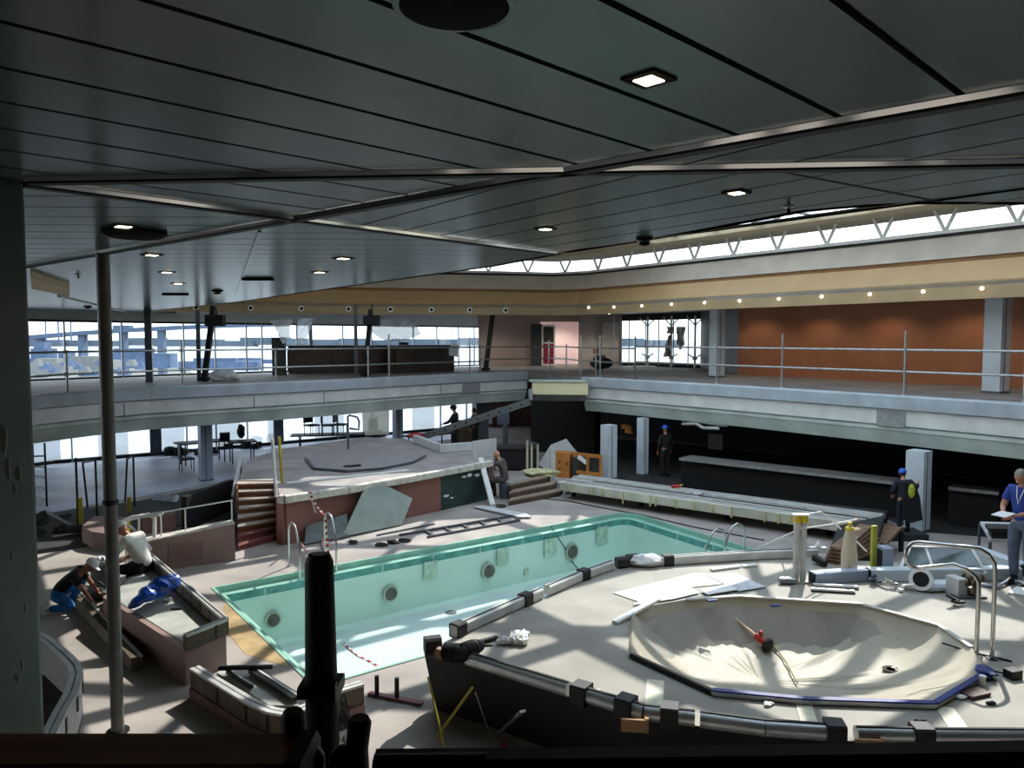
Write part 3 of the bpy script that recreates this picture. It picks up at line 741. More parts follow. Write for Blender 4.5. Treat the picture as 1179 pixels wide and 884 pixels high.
edge_rail('pale aluminium edge rail along the pool rising to the white rubble bag', [(630, 685), (668, 668), (704, 655)], .13, .15, M_alu2, [(1, .1)])
edge_rail('long pale aluminium edge rail behind the white sheets beside the pool ladder', [(742, 652), (800, 648), (880, 643), (940, 641)], .14, .16, M_alu2, [(0, .45)])
edge_rail('round grey pipe rail running from the coiled hose to the platform bend', [(540, 766), (600, 785), (655, 802)], .17, .17, M_alu, [], .0, True)
edge_rail('round grey pipe rail with black sleeves at the front bend of the platform', [(660, 804), (742, 829), (800, 836)], .17, .17, M_alu, [(0, .12), (0, .75), (1, .5)], .0, True)
edge_rail('round grey pipe rail along the front edge under the tub', [(806, 837), (880, 847), (965, 853)], .17, .17, M_alu, [(1, .95)], .0, True)
edge_rail('grey pipe rail at the bottom right front edge of the platform', [(985, 853), (1080, 855), (1240, 856)], .15, .15, M_alu, [(0, .8)], .0, True)
for px, py, lab in ((728, 831, 'brown cardboard packing wedged in the front bend of the grey pipe rail'), (995, 854, 'brown cardboard packing under the bottom right pipe rail')):
    p = A(px, py, ZB); m = MB(); m.box(p + Vector((0, -.11, .02)), (.26, .03, .13), rz=-.1); m.box(p + Vector((.13, -.10, .02)), (.04, .05, .15), rz=-.1); solo(m, 'cardboard_packing', mat('cardboard', (176, 138, 100), .8, var=.1), lab, 'packing')
# rubble bag, black blocks at rail corner
for px, py, lab in ((716, 653, 'dark rubber block at the pool side rail corner, nearest the white bag'), (728, 650, 'dark rubber block beside the white bag at the rail corner')):
    p = A(px, py, ZB); m = MB(); m.bar(p + Vector((-.1, -.03, .09)), p + Vector((.1, .04, .09)), .15, .18, bev=.03); solo(m, 'rubber_block', mat('rubber_brown', (50, 44, 40), .7, var=.3), lab, 'block')
p = A(737, 651, ZB); m = MB(); m.ball(p + Vector((.1, -.02, .10)), .30, .16, .11, 14, 9, .15); solo(m, 'rubble_bag', mat('white_plastic', (236, 236, 234), .5, var=.06, bump=.3, scale=12), 'small white plastic bag on the rail corner above the pool', 'bag', smooth=True)
# corrugated hose coil at the left corner
t = thing('corrugated_hose', 'black corrugated flexible hose coiled on the platform corner', 'hose', A(530, 762, ZB))
P = [A(512, 764, ZB) + Vector((0, 0, .15)), A(530, 768, ZB) + Vector((0, 0, .17)), A(545, 760, ZB) + Vector((0, 0, .16)), A(553, 752, ZB) + Vector((0, 0, .1))]
pts = densify(P, .012); rr = [(.115 if i % 3 else .085) * (1 - .45 * (i / len(pts)) ** 3) for i in range(len(pts))]
m = MB(); m.tube(pts, rr, 16); part(m, 'ribbed_sleeve', M_blackrub, t, True)
m = MB(); m.tube([P[-1], P[-1] + Vector((.16, .0, .0))], [.03, .012], 8); part(m, 'cable_end', M_blackrub, t, True)
m = MB(); a = A(496, 752, ZB); m.bar(a + Vector((-.08, 0, .1)), a + Vector((.12, .06, .1)), .17, .2, bev=.03); t = solo(m, 'corner_block', M_blackrub, 'black lump wrapped round the left tip of the platform', 'block')
a = A(508, 760, ZB); m = MB(); m.bar(a + Vector((-.05, -.02, .11)), a + Vector((.13, -.09, .09)), .12, .12, bev=.02); solo(m, 'foam_scrap', mat('foam_tan', (150, 118, 96), .8), 'tan foam scrap tucked beside the coiled black hose', 'scrap')
# loose black bar and crumpled plastic
m = MB(); m.bar(A(528, 748, ZB) + Vector((0, 0, .03)), A(572, 736, ZB) + Vector((0, 0, .03)), .06, .05, bev=.01); solo(m, 'black_bar', M_blackrub, 'loose black rubber bar lying on the platform left of the crumpled plastic', 'bar')
p = A(590, 738, ZB); t = thing('crumpled_film', 'crumpled white plastic film lying on the platform near the pool rail', 'plastic film', p)
m = MB(); rn = random.Random(5)
for k in range(9): m.ball(p + Vector((rn.uniform(-.16, .16), rn.uniform(-.1, .1), .05)), rn.uniform(.05, .1), rn.uniform(.05, .09), rn.uniform(.04, .07), 8, 6, .4)
part(m, 'film', mat('film_white', (236, 236, 230), .4, var=.05), t)
# struts leaning on the platform's shaded left face
def strut(lab, p0, p1, r, mt, name='timber_strut', cat='strut', knob=None):
    m = MB(); m.cyl(p0, p1, r, 8); return solo(m, name, mt, lab, cat, smooth=True)
M_ydk = mat('yellow_tube', (186, 170, 48), .5, var=.1)
strut('yellow tube leaning left against the dark face of the platform', A(512, 862, .02), A(494, 775, ZB - .12) + Vector((0, -.1, 0)), .014, M_ydk)
strut('yellow tube leaning right, crossing the other yellow tube', A(499, 862, .03) + Vector((0, .2, 0)), A(545, 784, ZB - .12) + Vector((0, -.16, 0)), .018, M_ydk)
strut('thin pale rod leaning on the dark platform face', A(564, 864, .02) + Vector((0, .3, 0)), A(548, 790, ZB - .1) + Vector((0, -.15, 0)), .009, M_alu, 'pale_rod', 'rod')
t = thing('spade', 'grey handled tool leaning on the dark platform face right of the pale rod', 'tool', A(585, 860, 0))
p0, p1 = A(570, 866, .05) + Vector((0, .35, 0)), A(598, 812, ZB - .2) + Vector((0, -.2, 0))
m = MB(); m.cyl(p0, p1, .02, 10); part(m, 'handle', M_coldark, t, True)
m = MB(); d = (p1 - p0).normalized(); m.bar(p1 - d * .04, p1 + d * .1, .08, .03, bev=.01); part(m, 'head', M_galv, t)
p = A(580, 859, .1); m = MB(); m.ball(p, .05, .04, .05, 8, 6, .2); solo(m, 'red_can', mat('red_plastic', (150, 20, 40), .4), 'small red cap lying by the foot of the grey tool', 'cap')

# ================================================================ things on the near platform
M_board = mat('white_board', (236, 236, 232), .5, var=.04)
def flat(lab, px, th, mt, name='plastic_board', cat='board', z=ZB, dz=0):
    P = [A(x, y, z + dz) for x, y in px]
    m = MB(); m.slab(P, th, (0, 0, 1)); return solo(m, name, mt, lab, cat)
flat('large white sheet lying on the platform left of the others', [(706, 683), (735, 693), (800, 676), (840, 672), (858, 664), (800, 660), (760, 670)], .012, M_board)
flat('white sheet overlapping the large one near the whirlpool', [(728, 697), (775, 690), (805, 683), (796, 677), (745, 688)], .012, M_board, dz=.013)
flat('grey tinted white sheet lying nearest the pool ladder', [(812, 662), (846, 660), (882, 676), (850, 681), (836, 674)], .012, mat('grey_board', (206, 208, 214), .5), dz=.013)
flat('small white sheet on top of the grey one', [(806, 680), (836, 673), (850, 679), (815, 685)], .012, M_board, dz=.026)
t = thing('pale_plank', 'pale narrow plank lying across the left rim of the whirlpool', 'plank', A(733, 708, ZB))
m = MB(); m.bar(A(708, 718, ZB) + Vector((0, 0, .02)), A(757, 697, ZB) + Vector((0, 0, .10)), .1, .035); part(m, 'board', M_board, t)
for lab, a, b in (('short white strip lying near the pool rail, left one', (819, 657), (851, 653)), ('short white strip lying near the pool rail, right one', (855, 653), (871, 651))):
    m = MB(); m.bar(A(*a, ZB) + Vector((0, 0, .02)), A(*b, ZB) + Vector((0, 0, .02)), .09, .03); solo(m, 'white_strip', M_board, lab, 'strip')
for lab, a, b in (('white bar with a black edge lying before the double post, nearer one', (934, 680), (984, 683)), ('white bar with a black edge lying before the double post, farther one', (936, 675), (988, 678))):
    t = thing('white_bar', lab, 'bar', A(*a, ZB)); p, q = A(*a, ZB), A(*b, ZB)
    m = MB(); m.bar(p + Vector((0, 0, .035)), q + Vector((0, 0, .035)), .07, .03); part(m, 'bar', M_board, t)
    m = MB(); m.bar(p + Vector((0, 0, .01)), q + Vector((0, 0, .01)), .08, .02); part(m, 'black_edge', M_black, t)
# pole tool with a red head lying in the sheet
t = thing('pole_tool', 'pale pole with a red and black head lying in the sheeted tub', 'tool', A(858, 735, ZB - .2))
p0, p1 = on_sheet(834, 711) + Vector((0, 0, .12)), on_sheet(874, 741) + Vector((0, 0, .08)); d = (p1 - p0).normalized()
m = MB(); m.cyl(p0, p1, .022, 10); part(m, 'pole', mat('pale_wood', (216, 190, 160), .6, var=.1), t, True)
m = MB(); m.cyl(p1 - d * .06, p1 + d * .1, .05, 12); m.cyl(p1, p1 + Vector((.02, -.03, .12)), .03, 10); part(m, 'red_collar', mat('tool_red', (190, 48, 36), .4), t, True)
m = MB(); m.lathe([(.03, 0), (.095, .02), (.1, .06), (.07, .1), (.02, .11)], p1 + d * .1, 16, (d.cross(Vector((0, 0, 1))).normalized(), d.cross(Vector((0, 0, 1))).normalized().cross(d), d)); part(m, 'black_disc', M_blackrub, t, True)
m = MB(); m.cyl(p0 - d * .05, p0, .045, 10); part(m, 'pole_end', M_blackrub, t, True)
pts = [on_sheet(x, y) for x, y in ((884, 736), (895, 748), (905, 762), (918, 786))]
m = MB(); m.tube(pts, .012, 6); solo(m, 'olive_cord', mat('cord_olive', (150, 140, 96), .8), 'olive cord trailing across the sheet from the pole tool', 'cord', smooth=True)
pts = [on_sheet(x, y) for x, y in ((888, 728), (890, 738), (895, 746))]
m = MB(); m.tube(pts, .01, 6); solo(m, 'loose_strap', mat('cord_olive', (150, 140, 96), .8), 'short strap lying on the sheet behind the olive cord', 'strap', smooth=True)
# whirlpool handrail
t = thing('whirlpool_handrail', 'bent stainless steel loop handrail at the right of the whirlpool', 'handrail', A(1134, 757, ZB))
b1, b2 = A(1124, 756, ZB), A(1142, 758, ZB); zt = zrow(631, b2.y); zt1 = zrow(655, b1.y); r = .026
def arc(c, a, b, n=6): return [(c + (a - c) * math.cos(i / n * PI / 2) + (b - c) * math.sin(i / n * PI / 2)) for i in range(n + 1)]
u0 = AD(1058, 624, b2.y + .5); v0 = AD(1057, 654, b1.y + .5)
up = b2 + Vector((0, 0, zt - ZB)); c2 = up + Vector((-.28, .05, -.28)); k = .28
path = [b2, up + Vector((0, 0, -k))] 
path += [up + Vector((0, 0, -k)) * 1 + Vector((-k * (1 - math.cos(a)), .04 * (1 - math.cos(a)), k * math.sin(a))) for a in (R(20), R(45), R(70), R(90))]
path += [u0]
mid_ = (u0 + v0) / 2; rad = (u0 - v0).length / 2
path += [mid_ + Vector((-rad * math.sin(a) * .95, 0, rad * math.cos(a))) for a in (R(30), R(60), R(90), R(120), R(150))]
path += [v0]
up1 = b1 + Vector((0, 0, zt1 - ZB)); k1 = .2
path += [up1 + Vector((-k1 + k1 * math.sin(a), .2 * (1 - math.sin(a)), -k1 + k1 * math.cos(a))) for a in (R(0), R(30), R(60), R(80))]
path += [up1 + Vector((0, 0, -k1)), b1]
m = MB(); m.tube(path, r, 12); part(m, 'tube_loop', M_inox, t, True)
for q in (b1, b2): m = MB(); m.lathe([(.07, 0), (.07, .01), (.03, .02)], q, 14); part(m, 'floor_flange', M_blacksteel, t, True)
# bits by the handrail
p = A(1131, 789, ZB); m = MB(); m.lathe([(.028, 0), (.036, .11), (.038, .115), (.034, .115)], p, 14); solo(m, 'paper_cup', M_board, 'white paper cup beside the right corner of the whirlpool', 'cup', smooth=True)
p = A(1122, 800, ZB); m = MB(); m.box(p + Vector((0, 0, .02)), (.3, .16, .035), rz=.35); solo(m, 'dark_red_box', mat('dark_red', (72, 28, 24), .5), 'flat dark red box lying by the paper cup', 'box')
p = A(1106, 804, ZB); m = MB(); m.ball(p + Vector((0, 0, .02)), .07, .04, .02, 10, 6, .1); solo(m, 'tape_roll', M_board, 'small white oval roll lying left of the dark red box', 'roll')
for px, py, lab in ((885, 812, 'tiny white paper scrap in front of the blue tape'), (1142, 810, 'tiny white paper scrap right of the dark red box'), (1062, 833, 'crumpled dark rag near the front pipe rail'), (683, 795, 'tiny white paper scrap near the front left rail')):
    p = A(px, py, ZB); m = MB(); rn = random.Random(px)
    for k in range(4): m.ball(p + Vector((rn.uniform(-.05, .05), rn.uniform(-.03, .03), .015)), .035, .025, .015, 7, 5, .3)
    solo(m, 'litter_scrap', M_blackrub if 'dark' in lab else M_board, lab, 'scrap')
m = MB(); a = A(1160, 780, ZB); m.box(a + Vector((.06, 0, .05)), (.16, .12, .1), rz=.3); m.cyl(a + Vector((-.02, .05, .03)), a + Vector((-.16, .2, .02)), .01, 6); solo(m, 'black_case', M_blackrub, 'small black case at the right edge beyond the paper cup', 'case')
m = MB(); m.tube([A(1085, 741, ZB) + Vector((0, 0, .01)), A(1120, 752, ZB) + Vector((0, 0, .01)), A(1165, 762, ZB) + Vector((0, 0, .01))], .012, 6); solo(m, 'black_cable', M_blackrub, 'thin black cable lying behind the loop handrail feet', 'cable', smooth=True)
for lab, px in (('worn pale tape strip on the deck front of the tub', [(916, 810), (934, 810), (944, 838), (924, 838)]), ('worn pale tape cross on the deck left of the tub', [(745, 782), (765, 784), (762, 822), (742, 819)]), ('worn pale tape strip at the bottom right of the deck', [(1076, 812), (1098, 815), (1122, 848), (1100, 850)])):
    flat(lab, px, .003, mat('worn_tape', (222, 216, 190), .6, var=.12, scale=12), 'floor_tape', 'tape')
# ================================================================ pool deck: ladders, planters, far whirlpool, stairs, ramp
M_pink = mat('pink_render', (146, 120, 112), .7, var=.1, scale=1)
M_pinkdk = mat('pink_patch', (132, 104, 96), .75, var=.12, scale=4)
M_brick = mat('brick_red', (142, 96, 84), .6, var=.1, scale=1)
M_green = mat('marble_green_panel', (46, 70, 66), .35, var=.25, scale=2, rgb2=(34, 50, 48))
M_kerb = mat('stone_kerb', (206, 200, 188), .6, var=.18, scale=6)
M_tread = mat('stair_tread', (176, 160, 148), .6, var=.15)
M_riser = mat('stair_wood', (120, 72, 34), .5, var=.25, scale=3, stretch=(1, 1, 8))
M_red = mat('stair_red', (120, 62, 58), .6, var=.12)
M_plank = mat('plank_brown', (128, 98, 74), .65, var=.25, scale=2, stretch=(1, 6, 6))
M_brownrim = mat('planter_rim', (96, 84, 66), .7, var=.3, scale=4)
M_planter_in = mat('planter_fill', (176, 176, 168), .7, var=.15, scale=2)
M_orangewood = mat('orange_wood', (196, 128, 58), .5, var=.15, scale=2)
M_papergrey = mat('grey_sheet', (198, 198, 196), .6, var=.06)
ZB = .76
# ---- pool ladders
def pool_ladder(lab, pa, pb, pxtop_a, pxtop_b, into, ra=.022):
    """two bent stainless rails from the deck over the pool edge; pa, pb deck feet; into = direction into the pool"""
    t = thing('pool_ladder', lab, 'pool ladder', (pa + pb) / 2)
    tips = []
    for p, py in ((pa, pxtop_a), (pb, pxtop_b)):
        h = zrow(py, p.y); k = .24
        pts = [p, p + Vector((0, 0, h - k))] + [p + into * (k - k * math.cos(a)) + Vector((0, 0, h - k + k * math.sin(a))) for a in (R(25), R(55), R(90), R(125), R(150))]
        e = p + into * .62; pts += [e + Vector((0, 0, h - .45)), e + Vector((0, 0, .1)), e + Vector((0, 0, -.75))]
        m = MB(); m.tube(pts, ra, 10); part(m, 'rail', M_inox, t, True); tips.append(e)
        m = MB(); m.lathe([(.055, 0), (.055, .01), (.025, .02)], p, 12); part(m, 'foot_flange', M_inox, t, True)
    for z in (-.35, -.65):
        m = MB(); m.bar(tips[0] + Vector((0, 0, z)), tips[1] + Vector((0, 0, z)), .07, .03); part(m, 'step', M_inox, t)
    return t
nin = -wn
pool_ladder('stainless pool ladder on the left part of the far pool edge', A(333, 652), A(374, 644), 599, 588, nin)
nr_ = Vector((d_right.y, -d_right.x, 0)); nr_ = nr_ if nr_.dot(pA - pB) > 0 else -nr_
pool_ladder('stainless pool ladder at the right end of the pool', A(835, 627), A(857, 634), 607, 601, nr_)
# ---- red and white barrier tape
def tape_mat():
    m = bpy.data.materials.new('barrier_tape'); m.use_nodes = True; nt = m.node_tree; b = nt.nodes['Principled BSDF']
    tc = nt.nodes.new('ShaderNodeTexCoord'); wv = nt.nodes.new('ShaderNodeTexWave'); wv.wave_type = 'BANDS'; wv.bands_direction = 'Z'; wv.inputs['Scale'].default_value = 2.6
    mp = nt.nodes.new('ShaderNodeMapping'); mp.inputs['Rotation'].default_value = (.5, .35, 0); nt.links.new(tc.outputs['Object'], mp.inputs['Vector']); nt.links.new(mp.outputs['Vector'], wv.inputs['Vector'])
    rp = nt.nodes.new('ShaderNodeValToRGB'); rp.color_ramp.interpolation = 'CONSTANT'; rp.color_ramp.elements[0].color = lin((196, 40, 48)); rp.color_ramp.elements[1].position = .5; rp.color_ramp.elements[1].color = lin((240, 236, 232))
    nt.links.new(wv.outputs['Fac'], rp.inputs['Fac']); nt.links.new(rp.outputs['Color'], b.inputs['Base Color']); b.inputs['Roughness'].default_value = .5; return m
M_tape = tape_mat()
def ribbon(mb, pts, w, side):
    pts = densify(pts, .08); vs = []
    for i, p in enumerate(pts):
        s = (Vector(side) + Vector((0, 0, .4 * math.sin(i * .5)))).normalized() * w / 2; vs += [p - s, p + s]
    mb.add(vs, [[2 * i, 2 * i + 1, 2 * i + 3, 2 * i + 2] for i in range(len(pts) - 1)])
h1p = A(356, 567, ZT + .25); hl = A(374, 644) ; top = Vector((hl.x, hl.y, zrow(592, hl.y)))
for lab, pts in (('red and white barrier tape from the far whirlpool kerb down to the pool ladder', [h1p, h1p * .5 + top * .5 + Vector((0, 0, -.06)), top + Vector((.0, -.03, .01))]),
                 ('red and white barrier tape sagging from the kerb to the ladder foot', [A(357, 566, ZT + .2), AD(367, 605, 18.3), AD(376, 640, hl.y + .12)]),
                 ('red and white barrier tape hanging from the ladder into the empty pool', [top + nin * .05, AD(377, 630, hl.y - .2), AD(387, 690, hl.y - .5), AD(393, 730, 15.4), A(396, 741, -1.25), A(412, 754, -1.255), A(434, 766, -1.255)]),
                 ('red and white barrier tape end trailing on the deck by the yellow knot', [AD(343, 617, 18.2), A(352, 634, .2), A(362, 640, .03)])):
    m = MB(); ribbon(m, pts, .05, (1, 0, 0)); solo(m, 'barrier_tape', M_tape, lab, 'barrier tape')
p = AD(339, 612, 18.1); m = MB(); rn = random.Random(4)
for k in range(10):
    q = p + Vector((rn.uniform(-.04, .04), rn.uniform(-.04, .04), rn.uniform(-.03, .03))); m.tube([q, q + Vector((rn.uniform(-.28, .28), rn.uniform(-.06, .06), rn.uniform(-.16, .16)))], [.02, .012], 6)
t = thing('yellow_tie', 'tangled yellow tie bundle on the brick wall by the pool ladder', 'tie', (p.x, p.y, p.z - .15)); part(m, 'strands', M_tape_y, t)
# ---- far whirlpool platform
ft_px = [(322, 571), (327, 572), (400, 561), (480, 547), (566, 531), (571, 522), (549, 516), (505, 519), (482, 510), (466, 505), (420, 503), (330, 516), (290, 527), (279, 536), (276, 553), (318, 553)]
ftp = [V2(A(x, y, ZT)) for x, y in ft_px]
ft = thing('far_whirlpool', 'far raised whirlpool platform with a brick red and green front', 'platform', A(430, 560, 0))
m = MB(); m.prism(ftp, ZT - .14, ZT); part(m, 'deck_top', mat('far_deck', (158, 150, 146), .7, var=.16, scale=1.2), ft)
def seg(mb, a, b, z0, z1, th, inn=.06):
    d = (b - a).normalized(); s = Vector((d.y, -d.x)) ; a2, b2 = a - s * inn, b - s * inn
    mb.prism([a2, b2, b2 - s * th, a2 - s * th], z0, z1)
m = MB(); seg(m, ftp[1], V2(A(509, 541.5, ZT)), 0, ZT - .1, .3); seg(m, ftp[0], ftp[1], 0, ZT - .1, .2); seg(m, ftp[15], ftp[0], 0, ZT - .1, .2); part(m, 'brick_red_front', M_brick, ft)
m = MB(); seg(m, V2(A(509, 541.5, ZT)), ftp[4], 0, ZT - .1, .3); part(m, 'green_marble_front', M_green, ft)
m = MB(); ga, gb = ftp[3].lerp(ftp[4], .0), ftp[4]; gn = Vector(((gb - ga).y, -(gb - ga).x, 0)).normalized(); rn = random.Random(3)
gp = Vector((ga.x, ga.y, 0)) - Vector((gn.x, gn.y, 0)) * .055
for px, py, w in ((534, 549, 9), (541, 547, 11), (549, 547, 10), (555, 545, 6), (514, 571, 10), (520, 573, 6)):
    c = AP(px, py, gp, gn); s = w / FPX * c.y; du = Vector((-gn.y, gn.x, 0)); pts_ = []
    for j in range(8): t = 2 * PI * j / 8; k = rn.uniform(.5, 1.1); pts_.append(c + du * math.cos(t) * s * .5 * k + Vector((0, 0, math.sin(t) * s * .22 * k)))
    m.slab(pts_, .012, gn)
part(m, 'plaster_scar', M_board, ft, kind='stuff')
q = [V2(p) for p in ftp[5:15]]
m = MB()
for a, b in zip(ftp[4:15], ftp[5:16]): seg(m, a, b, 0, ZT - .1, .15, .05)
part(m, 'rear_wall', M_pinkdk, ft)
k = 0
kp = densify([Vector((p.x, p.y, 0)) for p in ftp[0:5]], .62)
m = MB()
for a, b in zip(kp, kp[1:]):
    d = (b - a).normalized(); m.bar(a + d * .006 + Vector((0, 0, ZT - .06)), b - d * .006 + Vector((0, 0, ZT - .06)), .16, .18, bev=.02)
part(m, 'stone_kerb', M_kerb, ft)
for lab, (xa, ya), (xb, yb) in (('pale kerb joint strip', (330, 556), (470, 541)),):
    m = MB(); m.bar(A(xa, ya, ZT + .012), A(xb, yb, ZT + .012), .16, .02); part(m, 'pale_strip', M_board, ft)
tub = [V2(A(x, y, ZT)) for x, y in ((352, 529), (362, 541), (400, 544), (440, 541), (475, 534), (490, 526), (470, 518), (420, 515), (380, 518))]
m = MB(); m.prism([tub[0].lerp(tub[0], 0)] + tub[1:], ZT, ZT + .05); part(m, 'tub_cover', mat('far_cover', (146, 140, 140), .6, var=.12), ft)
m = MB(); cvp = [Vector((p.x, p.y, ZT + .05)) for p in tub[:6]]
for a, b in zip(cvp, cvp[1:]): m.bar(a, b, .07, .04)
part(m, 'cover_edge', M_coldark, ft)
p = A(396, 537, ZT + .055); m = MB(); m.bar(p, p + Vector((.3, -.02, .02)), .12, .05); m.bar(p + Vector((.26, 0, .02)), p + Vector((.44, .1, .02)), .08, .05); solo(m, 'black_rag', M_blackrub, 'black rag lying on the covered far whirlpool', 'rag')
# rail of bent tube standing on the far whirlpool
t = thing('tub_handrail', 'bent grey steel handrail standing on the far whirlpool', 'handrail', A(401, 519, ZT)); b = A(401, 519, ZT); zt = zrow(478, b.y)
m = MB(); m.tube([b, Vector((b.x, b.y, zt - .05)), Vector((b.x + .05, b.y, zt)), Vector((b.x + .3, b.y, zt - .06)), Vector((b.x + .36, b.y, zt - .2)), Vector((b.x + .34, b.y, zt - .46)), Vector((b.x + .05, b.y, zt - .42))], .035, 8); part(m, 'tube', M_coldark, t, True)
# upright posts at the left corner of the kerb
for lab, px, pyb, pyt, mt in (('white upright post at the corner of the far stairs', 318, 572, 505, M_white), ('yellow and grey upright post behind the white one on the far kerb', 325, 556, 503, M_ydk)):
    b = A(px, pyb, ZT); m = MB(); m.cyl(b, Vector((b.x - .06, b.y, zrow(pyt, b.y))), .035, 10); solo(m, 'upright_post', mt, lab, 'post', smooth=True)
# leaning grey panel
q = [(393, 618), (417, 567), (431, 557), (450, 562), (474, 574), (462, 604)]
base_a, base_b = A(393, 620, .0), A(462, 605, .0); nn = Vector((-(base_b - base_a).y, (base_b - base_a).x, 0)).normalized(); nn = (nn * math.cos(R(16)) * 1 + Vector((0, 0, -math.sin(R(16)))) ).normalized()
m = MB(); P = [AP(x, y, base_a, nn) for x, y in q]; m.slab(P, .03, -nn); solo(m, 'plasterboard', mat('panel_greygreen', (160, 172, 166), .6, var=.12, scale=1.5), 'large cut grey green panel leaning on the brick red whirlpool wall', 'panel')
p0 = AP(384, 605, A(372, 622, 0), wn); m = MB()
P = [A(350, 627, .02), A(400, 618, .02), AP(399, 592, A(400, 618, 0) + wn * .3, wn), AP(352, 606, A(350, 627, 0) + wn * .3, wn)]
m.slab(P, .03); solo(m, 'plasterboard', mat('panel_dark', (104, 112, 110), .6, var=.15), 'dark grey panel lying against the wall left of the large leaning panel', 'panel')
# white poles and white board at the right end
for lab, a, b, w in (('white board leaning steeply on the green end of the far whirlpool', (567, 581), (553, 527), .13),):
    pa_, pb_ = A(*a, .01), A(*b, ZT + .14); m = MB(); m.bar(pa_, pb_ , .16, .05); solo(m, 'leaning_board', M_board, lab, 'board')
t = solo(MB().bar(A(563, 520, ZT + .1), AD(573, 541, A(573, 560, 0).y + .3), .07, .04), 'white_strip', M_board, 'short white strip held by the seated man beside the green wall', 'strip')
P = [A(544, 528, ZT + .01), A(571, 525, ZT + .01)]; d = P[0].y; m = MB()
zt = zrow(506.5, d); m.slab([P[0], P[1], Vector((P[1].x, P[1].y, zt)), Vector((P[0].x, P[0].y, zt - .03))], .03); solo(m, 'plasterboard', M_papergrey, 'square white panel standing on the right end of the far whirlpool', 'panel')
# low grey kerb pieces round the back of the far whirlpool
for a, b, lab in (((478, 509), (505, 520), 'grey kerb block along the rear left edge of the far whirlpool'), ((506, 521), (548, 518), 'grey kerb block along the rear right edge of the far whirlpool')):
    p, q = A(*a, ZT + .01), A(*b, ZT + .01); m = MB(); m.bar(p + Vector((0, 0, .13)), q + Vector((0, 0, .13)), .16, .26, bev=.01); solo(m, 'kerb_block', M_papergrey, lab, 'kerb')
# ---- stairs left of the far whirlpool
st = thing('wooden_stairs', 'wooden stairs with red lower steps beside the far whirlpool', 'stairs', A(298, 620, 0))
top_l, top_r = A(273, 553, ZT), A(317, 553, ZT); bot_l, bot_r = A(275, 634, 0), A(318, 622, 0)
ns = 8
for k in range(ns):
    f0, f1 = k / ns, (k + 1) / ns; z = ZT * (k + 1) / ns - .02
    a0, b0 = bot_l.lerp(top_l, f0), bot_r.lerp(top_r, f0); a1, b1 = bot_l.lerp(top_l, f1 + .05), bot_r.lerp(top_r, f1 + .05)
    pol = [V2(a0), V2(b0), V2(b1), V2(a1)]; red = k < 2
    m = MB(); m.prism(pol, 0 if k < 3 else z - .30, z - .035); part(m, 'riser', M_red if red else M_riser, st)
    m = MB(); pol2 = [V2(a0) + Vector((0, -.04)), V2(b0) + Vector((0, -.04)), V2(b1), V2(a1)]; m.prism(pol2, z - .035, z); part(m, 'tread', M_red if red else M_tread, st)
for s, lab in ((bot_l.lerp(top_l, .42), 0), (bot_r.lerp(top_r, .42), 1)):
    e = (top_l, top_r)[lab]; m = MB(); m.bar(s + Vector((0, 0, ZT * .42 - .16)), e + Vector((0, 0, -.16)), .05, .3); part(m, 'stringer', M_riser, st)
a = A(270, 640, 0); 
t = thing('stair_rail', 'pale inclined rail with posts on the left side of the wooden stairs', 'handrail', A(267, 600, 0))
p0, p1 = AD(268, 572, top_l.y - .5), AD(277, 527, top_l.y + 1.2)
m = MB(); m.bar(p0, p1, .07, .10); part(m, 'rail', M_papergrey, t)
for p in (p0, p1): m = MB(); m.cyl((p.x, p.y, 0), p, .03, 8); part(m, 'post', M_coldark, t, True)
# ---- low pink wall with white rail
w0_, w1_ = A(186, 657), A(271, 645); t0, t1 = zrow(621, w0_.y), zrow(603, w1_.y)
lw = thing('pink_wall', 'low pink rendered wall with a darker patch left of the wooden stairs', 'wall', (w0_ + w1_) / 2)
m = MB(); d = (w1_ - w0_).normalized(); nn = Vector((-d.y, d.x, 0)); wl = w0_ - d * .25
vs = [wl, w1_, w1_ + nn * .28, wl + nn * .28]; m.add([v for v in vs] + [Vector((v.x, v.y, t0 - .02 if i in (0, 3) else t1)) for i, v in enumerate(vs)], [[0, 1, 5, 4], [1, 2, 6, 5], [2, 3, 7, 6], [3, 0, 4, 7], [0, 3, 2, 1]]); part(m, 'render', M_pink, lw)
m = MB(); m.slab([Vector((v.x, v.y, (t0 - .02 if i in (0, 3) else t1))) + (-nn * .02 if i < 2 else nn * .02) for i, v in enumerate(vs)], .03, (0, 0, 1)); part(m, 'white_coping', M_kerb, lw)
q = [AP(x, y, w0_ - nn * .004, nn) for x, y in ((194, 648), (234, 644), (234, 623), (194, 627))]; m = MB(); m.slab(q, .008, -nn); part(m, 'patch', M_pinkdk, lw)
rl = thing('white_rail', 'thin white rail with posts standing on the low pink wall', 'handrail', Vector((w0_.x, w0_.y, t0)))
zz0, zz1 = zrow(590, w0_.y + .1), zrow(576, w1_.y + .1); ra_, rb_ = w0_ - d * .7 + nn * .14, w1_ + nn * .14
m = MB(); m.tube([Vector((ra_.x, ra_.y, zz0 - .12)), Vector((w0_.x, w0_.y + .14, zz0)), Vector((rb_.x, rb_.y, zz1))], .016, 8); part(m, 'top_rail', M_white, rl, True)
for f in (.02, .34, .98):
    p = w0_.lerp(w1_, f) + nn * .14; m = MB(); m.cyl((p.x, p.y, t0 + (t1 - t0) * f + .012), (p.x, p.y, zz0 + (zz1 - zz0) * f), .016, 8); part(m, 'post', M_white, rl, True)
